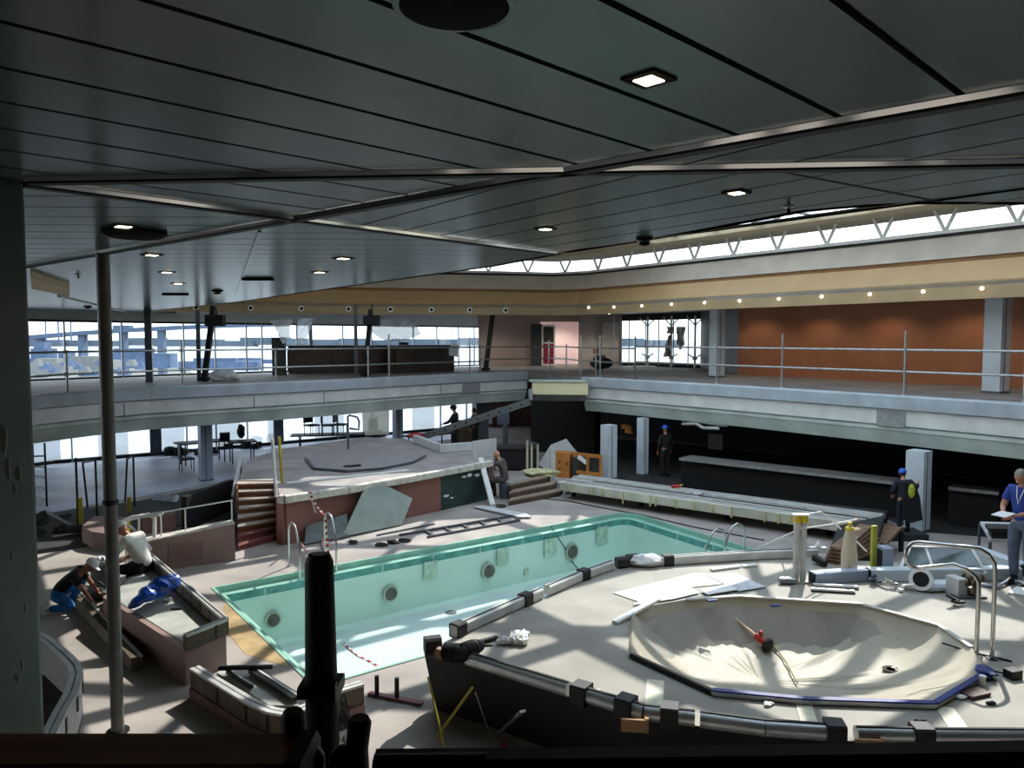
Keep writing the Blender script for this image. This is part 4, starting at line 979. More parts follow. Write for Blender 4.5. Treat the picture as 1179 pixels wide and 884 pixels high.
# white pipe work left of the pink wall
t = thing('white_pipework', 'bent white pipe rails rising from the planter beside the pink wall', 'handrail', A(172, 655, 0))
b = A(176, 640, .3); m = MB(); m.tube([A(178, 655, .02), AD(178, 596, A(178, 655).y), AD(170, 592, A(178, 655).y)], .04, 10); part(m, 'thick_pipe', M_white, t, True)
yy = A(178, 655).y - .1
m = MB(); m.tube([AD(138, 602, yy), AD(152, 595, yy), AD(188, 590, yy)], .03, 8); part(m, 'upper_pipe', M_white, t, True)
m = MB(); m.tube([AD(138, 607, yy - .1), AD(150, 606, yy - .1), AD(162, 616, yy - .2), AD(174, 633, yy - .4)], .03, 8); part(m, 'lower_pipe', M_white, t, True)
m = MB(); m.cyl(AD(160, 596, yy), AD(160, 625, yy), .022, 8); m.cyl(AD(145, 598, yy), (AD(145, 640, yy).x, yy, 0), .022, 8); part(m, 'upright', M_white, t, True)
m = MB(); m.bar(AD(160, 594, yy), AD(185, 592, yy), .2, .05); part(m, 'cross_plate', M_white, t)
t = solo(MB().tube([A(147, 640, 0), AD(147, 600, A(147, 640).y)], .05, 10), 'yellow_post', M_tape_y, 'yellow post hidden beside the white pipework', 'post')
# ---- pink hexagonal base
hx = [(94, 606), (108, 594), (148, 595), (150, 610), (135, 616), (106, 612)]; zt = .38
hp = [V2(A(x, y, zt)) for x, y in hx]; m = MB(); m.prism(hp, 0, zt); solo(m, 'pink_plinth', mat('plinth_pink', (128, 104, 98), .7, var=.1), 'low pink hexagonal plinth behind the steel pole', 'plinth')
# ---- long planter box beside the pool with brown wall fins
pq = [(157, 640), (262, 720), (263, 765), (206, 775)]
zpl = .66
# plan corners on the planter top (outer edges)
c1, c2, c3, c4 = A(260, 716, zpl), A(213, 735, zpl), A(118, 676, zpl), A(169, 638, zpl)
pb = thing('long_planter', 'long pink planter box with brown lattice rims beside the pool', 'planter', (c1 + c2 + c3 + c4) / 4 - Vector((0, 0, zpl)))
pol = [V2(c) for c in (c1, c2, c3, c4)]
m = MB(); m.prism(pol, 0, zpl - .16); part(m, 'box', M_pink, pb)
m = MB(); inn_ = offset_path(pol, .09 if area(pol) < 0 else -.09, True); m.prism(inn_, zpl - .16, zpl - .15); part(m, 'filling', M_planter_in, pb)
for i, (a, b) in enumerate(((c1, c2), (c4, c1))):
    m = MB(); d = (b - a).normalized(); 
    m.bar(a + Vector((0, 0, -.07)), b + Vector((0, 0, -.07)), .08, .2)
    part(m, 'rim', M_brownrim, pb)
    m = MB(); L = (b - a).length; nn = Vector((-d.y, d.x, 0))
    m.bar(a + nn * .03 + Vector((0, 0, .04)), b + nn * .03 + Vector((0, 0, .04)), .025, .04); m.bar(a - nn * .03 + Vector((0, 0, .04)), b - nn * .03 + Vector((0, 0, .04)), .025, .04)
    part(m, 'metal_track', M_alu2, pb)
    for k in range(int(L / .45)):
        q = a + d * (.2 + k * .45); m = MB(); m.box(q + Vector((0, 0, -.06)), (.03, .095, .18), axes=(d, nn, (0, 0, 1))); part(m, 'rim_clip', M_blackrub, pb)
# small litter on the planter
p = A(193, 692, zpl - .148); m = MB(); m.ball(p + Vector((0, 0, .03)), .07, .05, .03, 8, 6, .3); solo(m, 'crumpled_paper', M_board, 'crumpled white paper on the planter filling near the blue bag', 'paper')
p = A(203, 702, zpl - .148); m = MB(); m.bar(p + Vector((-.08, 0, .012)), p + Vector((.08, .03, .012)), .03, .02); solo(m, 'dark_scrap', M_blackrub, 'thin dark scrap on the planter filling', 'scrap')
# blue plastic bag bundle
t = thing('blue_bag', 'crumpled blue plastic bag draped across the long planter', 'bag', A(180, 690, zpl)); m = MB(); P = [A(148, 699, zpl - .02), A(162, 689, zpl + .08), A(182, 677, zpl + .16), A(206, 665, zpl + .08)]
pts = densify(P, .05); n = len(pts)
m.tube(pts, [(.05 + .13 * math.sin(PI * (i / (n - 1)) ** .8) * (1 + .25 * math.sin(i * 1.7))) for i in range(n)], 14, ell=.75)
m2 = MB(); m2.v = [v + Vector((noise.noise(v * 9), noise.noise(v * 9 + Vector((5, 0, 0))), noise.noise(v * 9 + Vector((0, 7, 0))))) * .035 for v in m.v]; m2.f = m.f; m2.mi = m.mi
part(m2, 'film', mat('blue_plastic', (22, 74, 168), .35, var=.3, scale=8, bump=.4), t)
# ---- curved planter in front
zc_ = .40
cp = [(219, 769), (250, 788), (283, 808), (308, 819), (325, 822), (345, 819), (362, 811), (386, 797), (419, 787)]
P = [A(x, y, zc_) for x, y in cp]
cpth = [V2(p) for p in P]
cu = thing('curved_planter', 'low curved planter wall with a brown lattice face in front of the pool', 'planter wall', A(320, 830, 0))
def wall_strip(path, o0, o1, z0, z1):
    m = MB(); sweep(m, path, [(o0, z0), (o0, z1), (o1, z1), (o1, z0), (o0, z0)], False, True); return m
part(wall_strip(cpth, 0, -.10, .14, zc_ - .03), 'lattice_face', M_brownrim, cu)
part(wall_strip(cpth, .01, -.05, zc_ - .03, zc_), 'front_track', M_alu2, cu)
part(wall_strip(cpth, -.07, -.12, zc_ - .03, zc_), 'rear_track', M_alu2, cu)
part(wall_strip(cpth, .02, -.14, 0, .14), 'pink_base', M_pinkdk, cu)
L = 0
dp_ = densify([Vector((p.x, p.y, 0)) for p in cpth], .42)
for a, b in zip(dp_[1:-1], dp_[2:]):
    d = (b - a).normalized(); s = Vector((d.y, -d.x, 0)); m = MB(); m.box(a + s * .004 + Vector((0, 0, .26)), (.035, .014, .2), axes=(d, s, (0, 0, 1))); part(m, 'lattice_clip', M_blackrub, cu)
# boards and dark tracks on the deck behind the curved planter
m = MB(); m.slab([A(x, y, .01) for x, y in ((250, 776), (262, 764), (300, 780), (340, 806), (345, 814), (310, 813))], .02, (0, 0, 1)); solo(m, 'pale_board', M_planter_in, 'pale board lying on the deck behind the curved planter', 'board')
for lab, a, b, w, z in (('dark double track bar lying on the pale board behind the curved planter', (291, 776), (342, 809), .13, .06), ('short dark bar lying across the end of the double track', (252, 778), (314, 776), .06, .11), ('thin dark bar crossing under the short bar', (262, 777), (290, 795), .05, .05)):
    t = thing('track_bar', lab, 'bar', A(*a, .03)); p, q = A(*a, .03) + Vector((0, 0, z)), A(*b, .03) + Vector((0, 0, z)); m = MB(); d = (q - p).normalized(); s = Vector((-d.y, d.x, 0))
    m.bar(p, q, w, .05); part(m, 'bar', M_blacksteel, t); m = MB(); m.bar(p + s * w * .2 + Vector((0, 0, .026)), q + s * w * .2 + Vector((0, 0, .026)), w * .25, .012); part(m, 'bright_groove', M_alu2, t)
# ---- two short posts on a red strip
t = thing('post_pair', 'two short dark posts standing on a red floor strip by the pool', 'posts', A(455, 805, 0))
m = MB(); m.bar(A(425, 798, .02), A(486, 810, .02), .08, .035); part(m, 'red_strip', mat('strip_red', (150, 90, 96), .6), t)
for px in (434, 457):
    b = A(px, 801 + (px - 434) * .1, .03); m = MB(); m.cyl(b, (b.x, b.y, zrow(778 + (px - 434) * .1, b.y)), .03, 10); part(m, 'post', M_blacksteel, t, True)
# ---- left curved planter behind the pillar
zl_ = .55; lp = [(22, 715), (60, 735), (80, 752), (91, 763), (94, 775), (88, 795), (75, 818), (62, 845), (50, 872)]
lpp = [V2(A(x, y, zl_)) for x, y in lp]
lu = thing('round_planter', 'round planter wall with a pale track rim beside the green pillar', 'planter wall', A(70, 800, 0))
part(wall_strip(lpp, 0, .10, 0, zl_ - .05), 'wall_face', M_papergrey, lu)
part(wall_strip(lpp, -.02, .05, zl_ - .05, zl_), 'front_track', M_alu2, lu); part(wall_strip(lpp, .07, .13, zl_ - .05, zl_), 'rear_track', M_alu2, lu)
dp_ = densify([Vector((p.x, p.y, 0)) for p in lpp], .4)
for a, b in zip(dp_[1:-1], dp_[2:]):
    d = (b - a).normalized(); s = Vector((d.y, -d.x, 0)); m = MB(); m.box(a - s * .006 + Vector((0, 0, zl_ - .16)), (.05, .02, .18), axes=(d, s, (0, 0, 1))); part(m, 'dark_clip', M_brownrim, lu)
m = MB(); inn_ = lpp + [Vector((-9.6, 7.0)), Vector((-9.8, 11.5))]; m.prism(inn_, 0, .05); solo(m, 'planter_soil', mat('soil', (60, 54, 44), .9, var=.3, bump=.3, scale=6), 'dark soil inside the round planter beside the pillar', 'soil', kind='stuff')
# long low dark board between the workers
t = thing('low_board', 'long low board with brown edge lying on the deck under the crouching man', 'board', A(125, 735, 0))
p, q = A(90, 692, .06), A(158, 768, .06); m = MB(); m.bar(p + Vector((0, 0, .05)), q + Vector((0, 0, .05)), .16, .2); part(m, 'board', M_brownrim, t)
m = MB(); m.bar(p + Vector((0.05, .02, .155)), q + Vector((.05, .02, .155)), .04, .03); part(m, 'pale_edge', M_alu2, t)
m = MB(); m.bar(A(70, 701, .012), A(96, 689, .012), .05, .025); solo(m, 'dark_strip', M_blackrub, 'thin dark strip on the sunlit deck left of the low board', 'strip')
m = MB(); m.bar(A(93, 686, .012), A(116, 672, .012), .04, .02); solo(m, 'thin_rod', M_blackrub, 'thin dark rod on the deck between the two white capped men', 'rod')
# ---- bucket bag and black tool beside the sitting man
p = A(119, 678, 0); m = MB(); m.lathe([(.2, 0), (.22, .2), (.2, .42), (.16, .46)], p, 12); t = thing('rubble_sack', 'grey rubble sack standing left of the man in the white shirt', 'sack', p); part(m, 'sack', mat('sack_grey', (120, 120, 114), .8, var=.25, scale=5, bump=.4), t, True)
m = MB(); m.ball(p + Vector((-.02, 0, .52)), .16, .14, .1, 10, 7, .3); part(m, 'filling', M_papergrey, t)
p = A(112, 690, 0); t = thing('tool_bag', 'black tool bag with a looped handle at the foot of the grey sack', 'bag', p)
m = MB(); m.ball(p + Vector((0, 0, .1)), .24, .15, .11, 12, 8, .1); part(m, 'bag', M_blackrub, t, True); m = MB(); m.tube([p + Vector((-.14 + .14 * (1 - math.cos(a)), 0, .17 + .16 * math.sin(a))) for a in [i * PI / 8 for i in range(9)]], .015, 6); part(m, 'handle', M_blackrub, t, True)
# ---- debris and flat ladder frame on the pool side
t = thing('lattice_girder', 'dark metal ladder frame lying flat on the deck beyond the pool', 'frame', A(555, 612, 0))
a0, a1 = A(468, 622, .03), A(598, 599, .03); b0, b1 = A(500, 616, .03), A(592, 593.5, .03)
m = MB(); m.bar(A(492, 618, .03), a1, .05, .05); part(m, 'front_rail', M_coldark, t); m = MB(); m.bar(A(460, 616, .03), b1, .05, .05); part(m, 'rear_rail', M_coldark, t)
for k in range(6):
    f = k / 5; p, q = A(500, 616.5, .03).lerp(a1, f), A(490, 611, .03).lerp(b1, f); m = MB(); m.bar(p, q, .06, .04); part(m, 'rung', M_coldark, t)
m = MB(); m.slab([A(x, y, .03) for x, y in ((544, 584), (556, 583), (606, 592), (612, 596), (598, 596))], .03, (0, 0, 1)); solo(m, 'white_plank', M_papergrey, 'white plank lying on the deck in front of the green wall', 'plank')
rn = random.Random(11)
for k, (px, py, lab) in enumerate(((440, 629, 'dark rubble pile at the pool edge, leftmost lump'), (452, 626, 'dark rubble pile at the pool edge, middle lump'), (466, 624, 'dark rubble lump right of the pool edge pile'), (577, 584, 'dark rubble lump beside the white plank'), (406, 626, 'small dark rubble lump left of the pool edge pile'))):
    p = A(px, py, 0); m = MB()
    m.ball(p + Vector((0, 0, .04)), .14, .07, .05, 9, 6, .4); solo(m, 'rubble_lump', mat('rubble', (70, 64, 60), .9, var=.3, scale=10), lab, 'rubble')
m = MB(); m.tube([A(626, 574, .01), A(655, 577, .01), A(690, 584, .01), A(740, 593, .01), A(800, 607, .01), A(880, 622, .01)], .02, 6); solo(m, 'deck_cable', M_blackrub, 'long dark cable running along the right pool edge', 'cable', smooth=True)
m = MB(); m.tube([A(634, 606, .01), AP(650, 630, wallp + wn * -.02, wn), A(660, 648, -1.0), A(676, 668, -1.25)], .012, 6); solo(m, 'pool_cable', M_blackrub, 'thin dark cable hanging into the pool beside the rightmost pool light', 'cable', smooth=True)
m = MB(); m.bar(A(434, 616, .02), A(500, 603, .02), .05, .03); solo(m, 'flat_bar', M_coldark, 'flat dark bar lying along the deck below the leaning panel', 'bar')
# ---- brown steps at the far right corner of the pool deck
ps_ = thing('corner_steps', 'brown wooden steps rising to the ramp at the far corner', 'steps', A(610, 575, 0))
for k in range(3):
    z = .16 * (k + 1); l0, r0 = A(585 + k * 1, 576 - k * 9, z), A(645 - k * 8, 565 - k * 8, z); l1, r1 = l0 + Vector((.15, .55, 0)), r0 + Vector((.15, .55, 0))
    m = MB(); m.prism([V2(l0), V2(r0), V2(r1), V2(l1)], 0, z - .04); part(m, 'riser', mat('step_riser', (86, 66, 50), .7, var=.2), ps_); m = MB(); m.prism([V2(l0), V2(r0), V2(r1), V2(l1)], z - .04, z); part(m, 'tread', mat('brown_tread', (146, 128, 112), .6, var=.15), ps_)
# ---- long raised ramp gutter
zr = .46
ra0, ra1 = A(646, 556, zr), A(1000, 606, zr); rb0, rb1 = A(668, 546, zr), A(1018, 591, zr)
rp_ = thing('long_gutter', 'long white raised gutter with yellow foam drips along the right pool side', 'gutter', A(800, 590, 0))
pol = [V2(ra0), V2(ra1), V2(rb1), V2(rb0)]
m = MB(); m.prism(pol, zr - .06, zr); part(m, 'top', mat('gutter_top', (176, 174, 168), .6, var=.15, scale=3), rp_)
m = MB(); m.bar(ra0 + Vector((0, 0, -.09)), ra1 + Vector((0, 0, -.09)), .08, .24, bev=.01); part(m, 'front_lip', mat('gutter_front', (206, 204, 186), .6, var=.14, scale=2), rp_)
for f0, f1, o in ((0, 1, .3), (.0, .8, .62)):
    p, q = ra0.lerp(ra1, f0) + (rb0 - ra0) * o, ra0.lerp(ra1, f1) + (rb1 - ra1) * o; m = MB(); m.bar(p + Vector((0, 0, .02)), q + Vector((0, 0, .02)), .12, .05); part(m, 'rail_strip', M_alu2, rp_)
m = MB(); p, q = ra0.lerp(ra1, .1) + (rb0 - ra0) * .45, ra0.lerp(ra1, .98) + (rb1 - ra1) * .45; m.bar(p + Vector((0, 0, .012)), q + Vector((0, 0, .012)), .12, .025); part(m, 'dark_channel', M_blackrub, rp_)
rn = random.Random(8)
for f in (.05, .13, .17, .25, .35, .37, .44, .5, .56, .62, .72, .76, .79):
    p = ra0.lerp(ra1, f); d = (ra1 - ra0).normalized(); s = Vector((d.y, -d.x, 0)); s = s if s.y < 0 else -s
    m = MB(); m.bar(p + s * .05 + Vector((0, 0, .02)), p + s * .05 + Vector((0, 0, -.2 - rn.uniform(0, .12))), .05 + .05 * rn.random(), .03, up=(1, 0, 0)); part(m, 'foam_drip', mat('foam_yellow', (206, 200, 140), .7, var=.15), rp_)
for f in (.03, .3, .6, .9):
    p = ra0.lerp(ra1, f) + Vector((.2, .5, 0)); m = MB(); m.box((p.x, p.y, (zr - .06) / 2), (.12, .12, zr - .06)); part(m, 'support_leg', M_dark, rp_)
for px, py, lab, mt in ((778, 562, 'red and yellow tool lying on the long gutter', mat('tool_red', (190, 48, 36), .4)), (803, 571, 'grey metal bracket lying on the long gutter', M_alu)):
    p = A(px, py, zr + .03); t = thing('gutter_tool' if 'red' in lab else 'metal_bracket', lab, 'tool', p); m = MB(); m.bar(p + Vector((-.12, 0, .05)), p + Vector((.12, .02, .06)), .1, .08, bev=.02); part(m, 'body', mt, t); m = MB(); m.bar(p + Vector((-.02, 0, .0)), p + Vector((-.02, 0, -.02)), .05, .1); m.bar(p + Vector((.1, 0, .07)), p + Vector((.2, .03, .1)), .03, .03); part(m, 'handle', M_tape_y if 'red' in lab else M_alu, t)
m = MB(); m.slab([A(x, y, .015) for x, y in ((640, 561), (658, 560), (664, 565), (650, 569))], .2, (.2, 0, 1)); solo(m, 'white_offcut', M_board, 'white offcut under the left end of the long gutter', 'offcut')
# columns under the promenade
def column(lab, px, d, w, z1, mt, rz=.65, z0=0.0, groove=True, name='steel_column'):
    x = (px - 589.5) / FPX * d * 1.0; x = AD(px, 500, d).x
    t = thing(name, lab, 'column', (x, d, z0))
    s = w / (abs(math.cos(rz)) + abs(math.sin(rz))); m = MB(); ax = Vector((math.cos(rz), math.sin(rz), 0)); ay = Vector((-math.sin(rz), math.cos(rz), 0)); c = Vector((x, d, (z0 + z1) / 2))
    m.box(c, (s, s, z1 - z0), rz); part(m, 'casing', mt, t)
    if groove:
        m = MB(); q = c - ay * (s / 2 + .003) - ax * s * .1; m.box(q, (.025, .012, z1 - z0 - .02), rz); part(m, 'joint', M_coldark, t)
    m = MB(); m.box((x, d, z0 + .03), (s * 1.06, s * 1.06, .06), rz); part(m, 'base_trim', M_coldark, t)
    return t
column('blue grey square column under the left promenade in front of the table', 236, 24.9, .52, 2.2, M_colgrey)
column('blue grey square column behind the far whirlpool', 458, 31.5, .46, 2.14, M_colgrey)
column('pale cut off column standing short of the slab by the long gutter', 701, 25.2, .55, zrow(489, 25.2), M_colpale)
column('pale slim column under the slab right of the cut off column', 740, 25.9, .40, 1.985, M_colpale)
column('pale broad column under the right slab beside the blue helmeted worker', 1059, 18.3, .60, 1.985, M_colpale)
column('dark grey broad column at the end of the lower windows', 553, 33.5, .75, 2.3, M_coldark, .4, 0, False)
for px, w in ((178, .42), (320, .42)): pass
# upper level columns
column('pale grey column on the promenade left of the dark recess', 824, 28.6, .56, ZF - .002, M_colpale, .5, ZU)
column('pale grey column before the orange wall at the right', 1144, 20.2, .62, ZF - .002, M_colpale, .5, ZU)
column('dark slim column at the left stern windows', 174, 25.2, .26, ZC - .002, M_coldark, .3, ZU, False)
column('dark slim column beside the leaning strut with the left loudspeaker', 231, 26.0, .17, ZC - .002, M_coldark, .3, ZU, False)
column('olive slim column beside the leaning strut with the right loudspeaker', 411, 29.5, .16, ZF - .002, M_coldark, .3, ZU, False)
# ================================================================ dark interior, counters, corner, scaffolds, upper deck things
M_counter = mat('counter_dark', (60, 58, 56), .5, var=.25, scale=3)
M_countertop = mat('counter_top', (120, 118, 114), .4, var=.2, scale=4)
M_bar = mat('bar_brown', (54, 44, 36), .5, var=.3, scale=2)
M_cream = mat('foam_cream', (226, 218, 176), .6, var=.05, scale=1)
M_pit = mat('bar_front_black', (9, 9, 10), .9)
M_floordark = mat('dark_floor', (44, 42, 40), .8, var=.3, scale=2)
def A3(px, py, z=0.0): p = A(px, py, z); return (p.x, p.y, p.z)
# darker floor sheet under the right promenade
po = [A(652, 545), A(1015, 596), A(1060, 612), A(1400, 640), Vector((26, 10, 0)), Vector((26, 19, 0)), Vector((20, 20, 0)), Vector((8.4, 33, 0)), A(625, 500)]
m = MB(); m.prism(po, .0, .014); struct(m, 'floor_dark_right', M_floordark)
m = MB(); m.prism([V2(A(x, y)) for x, y in ((20, 596), (160, 577), (234, 562), (272, 553), (274, 597), (205, 606), (150, 612), (95, 630), (30, 640))], .0, .016); struct(m, 'floor_dark_strip', M_floordark)
# bar counter and shelf under the right promenade
def beam(lab, name, a0, a1, z, depth, th, mt, front=0, cat='counter', top=None):
    p, q = A(*a0, z), A(*a1, z); d = (q - p).normalized(); s = Vector((-d.y, d.x, 0)); s = s if s.y > 0 else -s
    t = thing(name, lab, cat, ((p.x + q.x) / 2, (p.y + q.y) / 2, 0))
    m = MB(); m.bar(p + s * depth / 2 + Vector((0, 0, -th / 2)), q + s * depth / 2 + Vector((0, 0, -th / 2)), depth, th); part(m, 'worktop', top or M_countertop, t)
    if front: m = MB(); m.bar(p + s * (depth * .55) + Vector((0, 0, -th - front / 2)), q + s * (depth * .55) + Vector((0, 0, -th - front / 2)), depth * .7, front); part(m, 'front', mt, t)
    m = MB(); m.bar(p + Vector((0, 0, -th * .5)), q + Vector((0, 0, -th * .5)), .03, th * .9); part(m, 'edge_strip', M_galv, t)
    return t
beam('long dark bar counter with a pale edge in the dark space under the right promenade', 'bar_counter', (782, 527), (1042, 556), .98, .75, .08, M_pit, .86)
beam('low dark ledge along the foot of the long bar counter', 'low_ledge', (784, 566), (1020, 592), .30, .5, .1, M_dark, .18, 'ledge', M_counter)
beam('short dark shelf behind the broad column at the right', 'back_shelf', (1092, 560), (1150, 566), 1.0, .5, .09, M_dark, .88, 'shelf', M_counter)
p = A(812, 520, 1.02); 
m = MB(); m.box(p + Vector((.5, .6, .25)), (.5, .1, .5), rz=-.6); solo(m, 'picture_stand', M_counter, 'dark square frame standing on the long bar counter', 'frame')
# tool table at far right
t = thing('work_bench', 'grey topped work bench stacked with boards at the far right', 'work bench', A(1150, 640, 0)); z = .85
P = [A(1128, 603, z), A(1240, 606, z), A(1240, 626, z), A(1140, 624, z)]; m = MB(); m.slab(P, .05, (0, 0, 1)); part(m, 'bench_top', M_papergrey, t)
for q in P: m = MB(); m.cyl((q.x, q.y, 0), (q.x, q.y, z), .03, 8); part(m, 'leg', M_coldark, t, True)
m = MB(); P2 = [A(1134, 606, z + .2), A(1200, 608, z + .2), A(1200, 613, z + .2), A(1138, 612, z + .2)]; m.slab(P2, .06, (0, 0, 1)); m.slab([p + Vector((.1, .05, -.14)) for p in P2], .12, (0, 0, 1)); solo(m, 'board_stack', M_counter, 'dark boards stacked on the grey work bench', 'boards')
# ---- corner between the two promenades: cream fascia, broken stair stringer, dark box
q0, q1 = A(613, 440, ZU - .16), A(674, 440.5, ZU - .16)
t = thing('cream_fascia', 'cream insulated fascia panel bridging the corner between the two promenades', 'panel', (q0 + q1) / 2 - Vector((0, 0, .55)))
m = MB(); m.bar(q0 + Vector((0, 0, -.22)), q1 + Vector((.1, 0, -.22)), .2, .48, bev=.02); part(m, 'panel', M_cream, t)
m = MB(); m.bar(q0 + Vector((-.1, .1, .06)), q1 + Vector((.05, .1, .06)), .5, .07); part(m, 'top_flashing', M_under, t)
m = MB(); m.bar(q0 + Vector((-.1, .06, -.58)), q1 + Vector((.0, .06, -.58)), .3, .2); part(m, 'torn_edge', M_counter, t)
sg0, sg1 = AD(610, 449, q0.y - .1), AD(486, 503, 29.0)
sg2 = AD(611, 462, q0.y - .3)
t = thing('cut_stringer', 'cut off sloping steel stair stringer hanging from the promenade corner', 'stair stringer', sg1 - Vector((0, 0, .2)))
m = MB(); m.bar(sg0, sg2, .12, .26); m.bar(sg2, sg1, .12, .26); part(m, 'stringer', mat('stringer_grey', (112, 116, 114), .5, .2, var=.12), t)
m = MB()
for k in range(9): p = sg2.lerp(sg1, .08 + k * .1); m.cyl(p + Vector((0, -.07, 0)), p + Vector((0, -.075, 0)), .04, 8)
part(m, 'bolt_hole', M_black, t, kind='stuff')
t = thing('hanging_strut', 'grey vertical strut standing below the cut stair stringer', 'strut', A(582, 530, 0)); b = A(582, 529, 0); m = MB(); m.cyl(b, (b.x, b.y, zrow(488, b.y)), .11, 10); part(m, 'tube', M_coldark, t, True); m = MB(); m.lathe([(.2, 0), (.2, .05), (.11, .07)], b, 12); part(m, 'foot', M_coldark, t, True)
m = MB(); a, b = A(616, 520, 0), A(690, 524, 0); m.bar(a + Vector((0, .6, 1.05)), b + Vector((0, .6, 1.05)), 1.0, 2.1); solo(m, 'void_box', M_dark, 'large dark box filling the black void under the promenade corner', 'cabin')  # solid dark box standing in for the black void here
wq = on_line(579, B1, A(612, 490)); p = AD(579, 479, wq.y - .075); m = MB(); m.box(p, (.7, .04, .9)); m.box(p + Vector((0, -.025, .25)), (.56, .012, .26)); solo(m, 'paper_notice', mat('notice', (186, 196, 222), .6, var=.05), 'pale blue paper notice on the brown wall behind the stair stringer', 'notice')
wq = on_line(564, B1, A(612, 490)); p = AD(564, 484, wq.y - .06); m = MB(); m.box(p, (.25, .06, .34)); solo(m, 'switch_box', M_papergrey, 'small pale switch box on the brown wall by the dark column', 'box')
# orange crate, leaning boards, stand
t = thing('orange_crate', 'orange plywood crate with round holes behind the corner steps', 'crate', A(650, 545, 0)); a, b = A(639, 549, .0), A(660, 551, .0)
hh = zrow(521, a.y); m = MB(); m.bar(a + Vector((0, .3, hh / 2)), b + Vector((0, .3, hh / 2)), .5, hh); part(m, 'body', M_orangewood, t)
for f, z in ((.3, .62), (.7, .58), (.32, .3)):
    p = a.lerp(b, f) + Vector((0, .04, hh * z)); m = MB(); m.lathe([(.07, 0), (.06, .015)], p, 10, ((1, 0, 0), (0, 0, 1), (0, -1, 0))); part(m, 'hole', M_dark, t)
t = thing('orange_rack', 'orange wooden frame with bins right of the orange crate', 'frame', A(672, 552, 0)); a, b = A(662, 552, 0), A(692, 556, 0)
for f in (0, .5, 1): p = a.lerp(b, f); m = MB(); m.box((p.x, p.y + .1, .45), (.09, .09, .9)); part(m, 'post', M_orangewood, t)
for z in (.25, .85): m = MB(); m.bar(a + Vector((0, .1, z)), b + Vector((0, .1, z)), .06, .12); part(m, 'rail', M_orangewood, t)
m = MB(); p = a.lerp(b, .45); m.box(p + Vector((0, .6, .45)), (.9, .6, .6)); solo(m, 'dark_bin', M_counter, 'dark bin standing behind the orange frame', 'bin')
p = a.lerp(b, .35); m = MB(); m.box(p + Vector((-.05, .02, .7)), (.36, .03, .14), axes=((.8, 0, -.6), (0, 1, 0), (.6, 0, .8))); solo(m, 'white_tube', M_board, 'white slanted strip on the orange frame', 'strip')
for px, pts, lab in ((0, [(620, 534), (634, 512), (652, 505), (664, 520), (655, 545), (638, 548)], 'grey cut sheet leaning behind the orange crate, left one'), (0, [(640, 532), (642, 516), (654, 509), (665, 521), (672, 546), (650, 548)], 'grey cut sheet leaning behind the orange crate, right one')):
    dd = A(645, 546).y + (1.0 if 'left' in lab else .72); nn = Vector((0, math.cos(R(8)), -math.sin(R(8)))); p0 = Vector((0, dd, .02)); m = MB(); m.slab([AP(x, y, p0, nn) for x, y in pts], .02, (0, -1, 0)); solo(m, 'plasterboard', M_papergrey, lab, 'sheet')
t = thing('pale_stand', 'pale post frame standing beside the corner steps', 'stand', A(608, 545, 0))
for px, pyb, pyt in ((607, 548, 507), (612, 546, 510), (619, 545, 511)):
    b = A(px, pyb, 0); m = MB(); m.cyl(b, (b.x, b.y, zrow(pyt, b.y)), .04, 8); part(m, 'post', mat('stand_pale', (200, 194, 170), .6), t, True)
b = A(607, 548, 0); c = A(619, 545, 0); m = MB(); m.cyl((b.x, b.y, zrow(508, b.y)), (c.x, c.y, zrow(511, c.y)), .03, 8); part(m, 'rail', M_coldark, t, True)
b = A(636, 560, 0); m = MB(); m.box((b.x, b.y, zrow(538, b.y)), (.16, .14, 2 * (zrow(538, b.y)) ), rz=.3); m.v = [Vector((v.x, v.y, max(0, v.z))) for v in m.v]; solo(m, 'white_post', M_papergrey, 'white square post at the head of the corner steps', 'post')
p = A(622, 546, .48); m = MB(); m.ball(p + Vector((0, 0, .05)), .55, .35, .14, 12, 8, .2); solo(m, 'cement_bag', mat('bag_yellow', (190, 186, 140), .8, var=.15), 'pale yellow sack lying at the head of the corner steps', 'sack')
t = thing('dark_trolley', 'dark covered trolley behind the seated man', 'trolley', A(592, 545, 0)); a = A(592, 543, 0); m = MB(); m.box(a + Vector((0, .5, .42)), (1.6, .7, .7)); part(m, 'body', M_dark, t); m = MB(); m.box(a + Vector((0, .5, .82)), (1.75, .8, .08)); part(m, 'top', M_counter, t)
# orange lumps on a dark lead under the slab
t = thing('orange_tangle', 'orange lumps on a dark lead hanging behind the pale columns', 'cables', AD(722, 512, 28.0)); c = AD(722, 493, 28.0); ORG[t] = c; t.location = c
rn = random.Random(2); m = MB()
for k in range(5): q = c + Vector((rn.uniform(-.15, .15), rn.uniform(-.1, .1), rn.uniform(-.15, .15))); m.ball(q, .12, .1, .1, 7, 5, .4)
part(m, 'orange_lump', M_orangewood, t); m = MB(); m.tube([c + Vector((0, 0, 0)), c + Vector((.1, 0, .6)), Vector((c.x + .1, c.y, ZU - .33))], .02, 6); part(m, 'lead', M_blackrub, t)
t = thing('ceiling_cables', 'pale broken ceiling pipes under the slab above the bar counter', 'pipes', AD(812, 491, 24.5)); c0, c1 = AD(786, 488, 25.2), AD(827, 493, 23.4)
m = MB(); m.tube([c0, c0.lerp(c1, .4) + Vector((0, 0, .06)), c0.lerp(c1, .6) + Vector((0, 0, -.05)), c1], .05, 8); part(m, 'pipe', M_alu2, t, True); m = MB(); m.tube([c0 + Vector((0, .1, .1)), c1 + Vector((.3, .1, .05))], .03, 6); part(m, 'thin_pipe', M_galv, t, True)
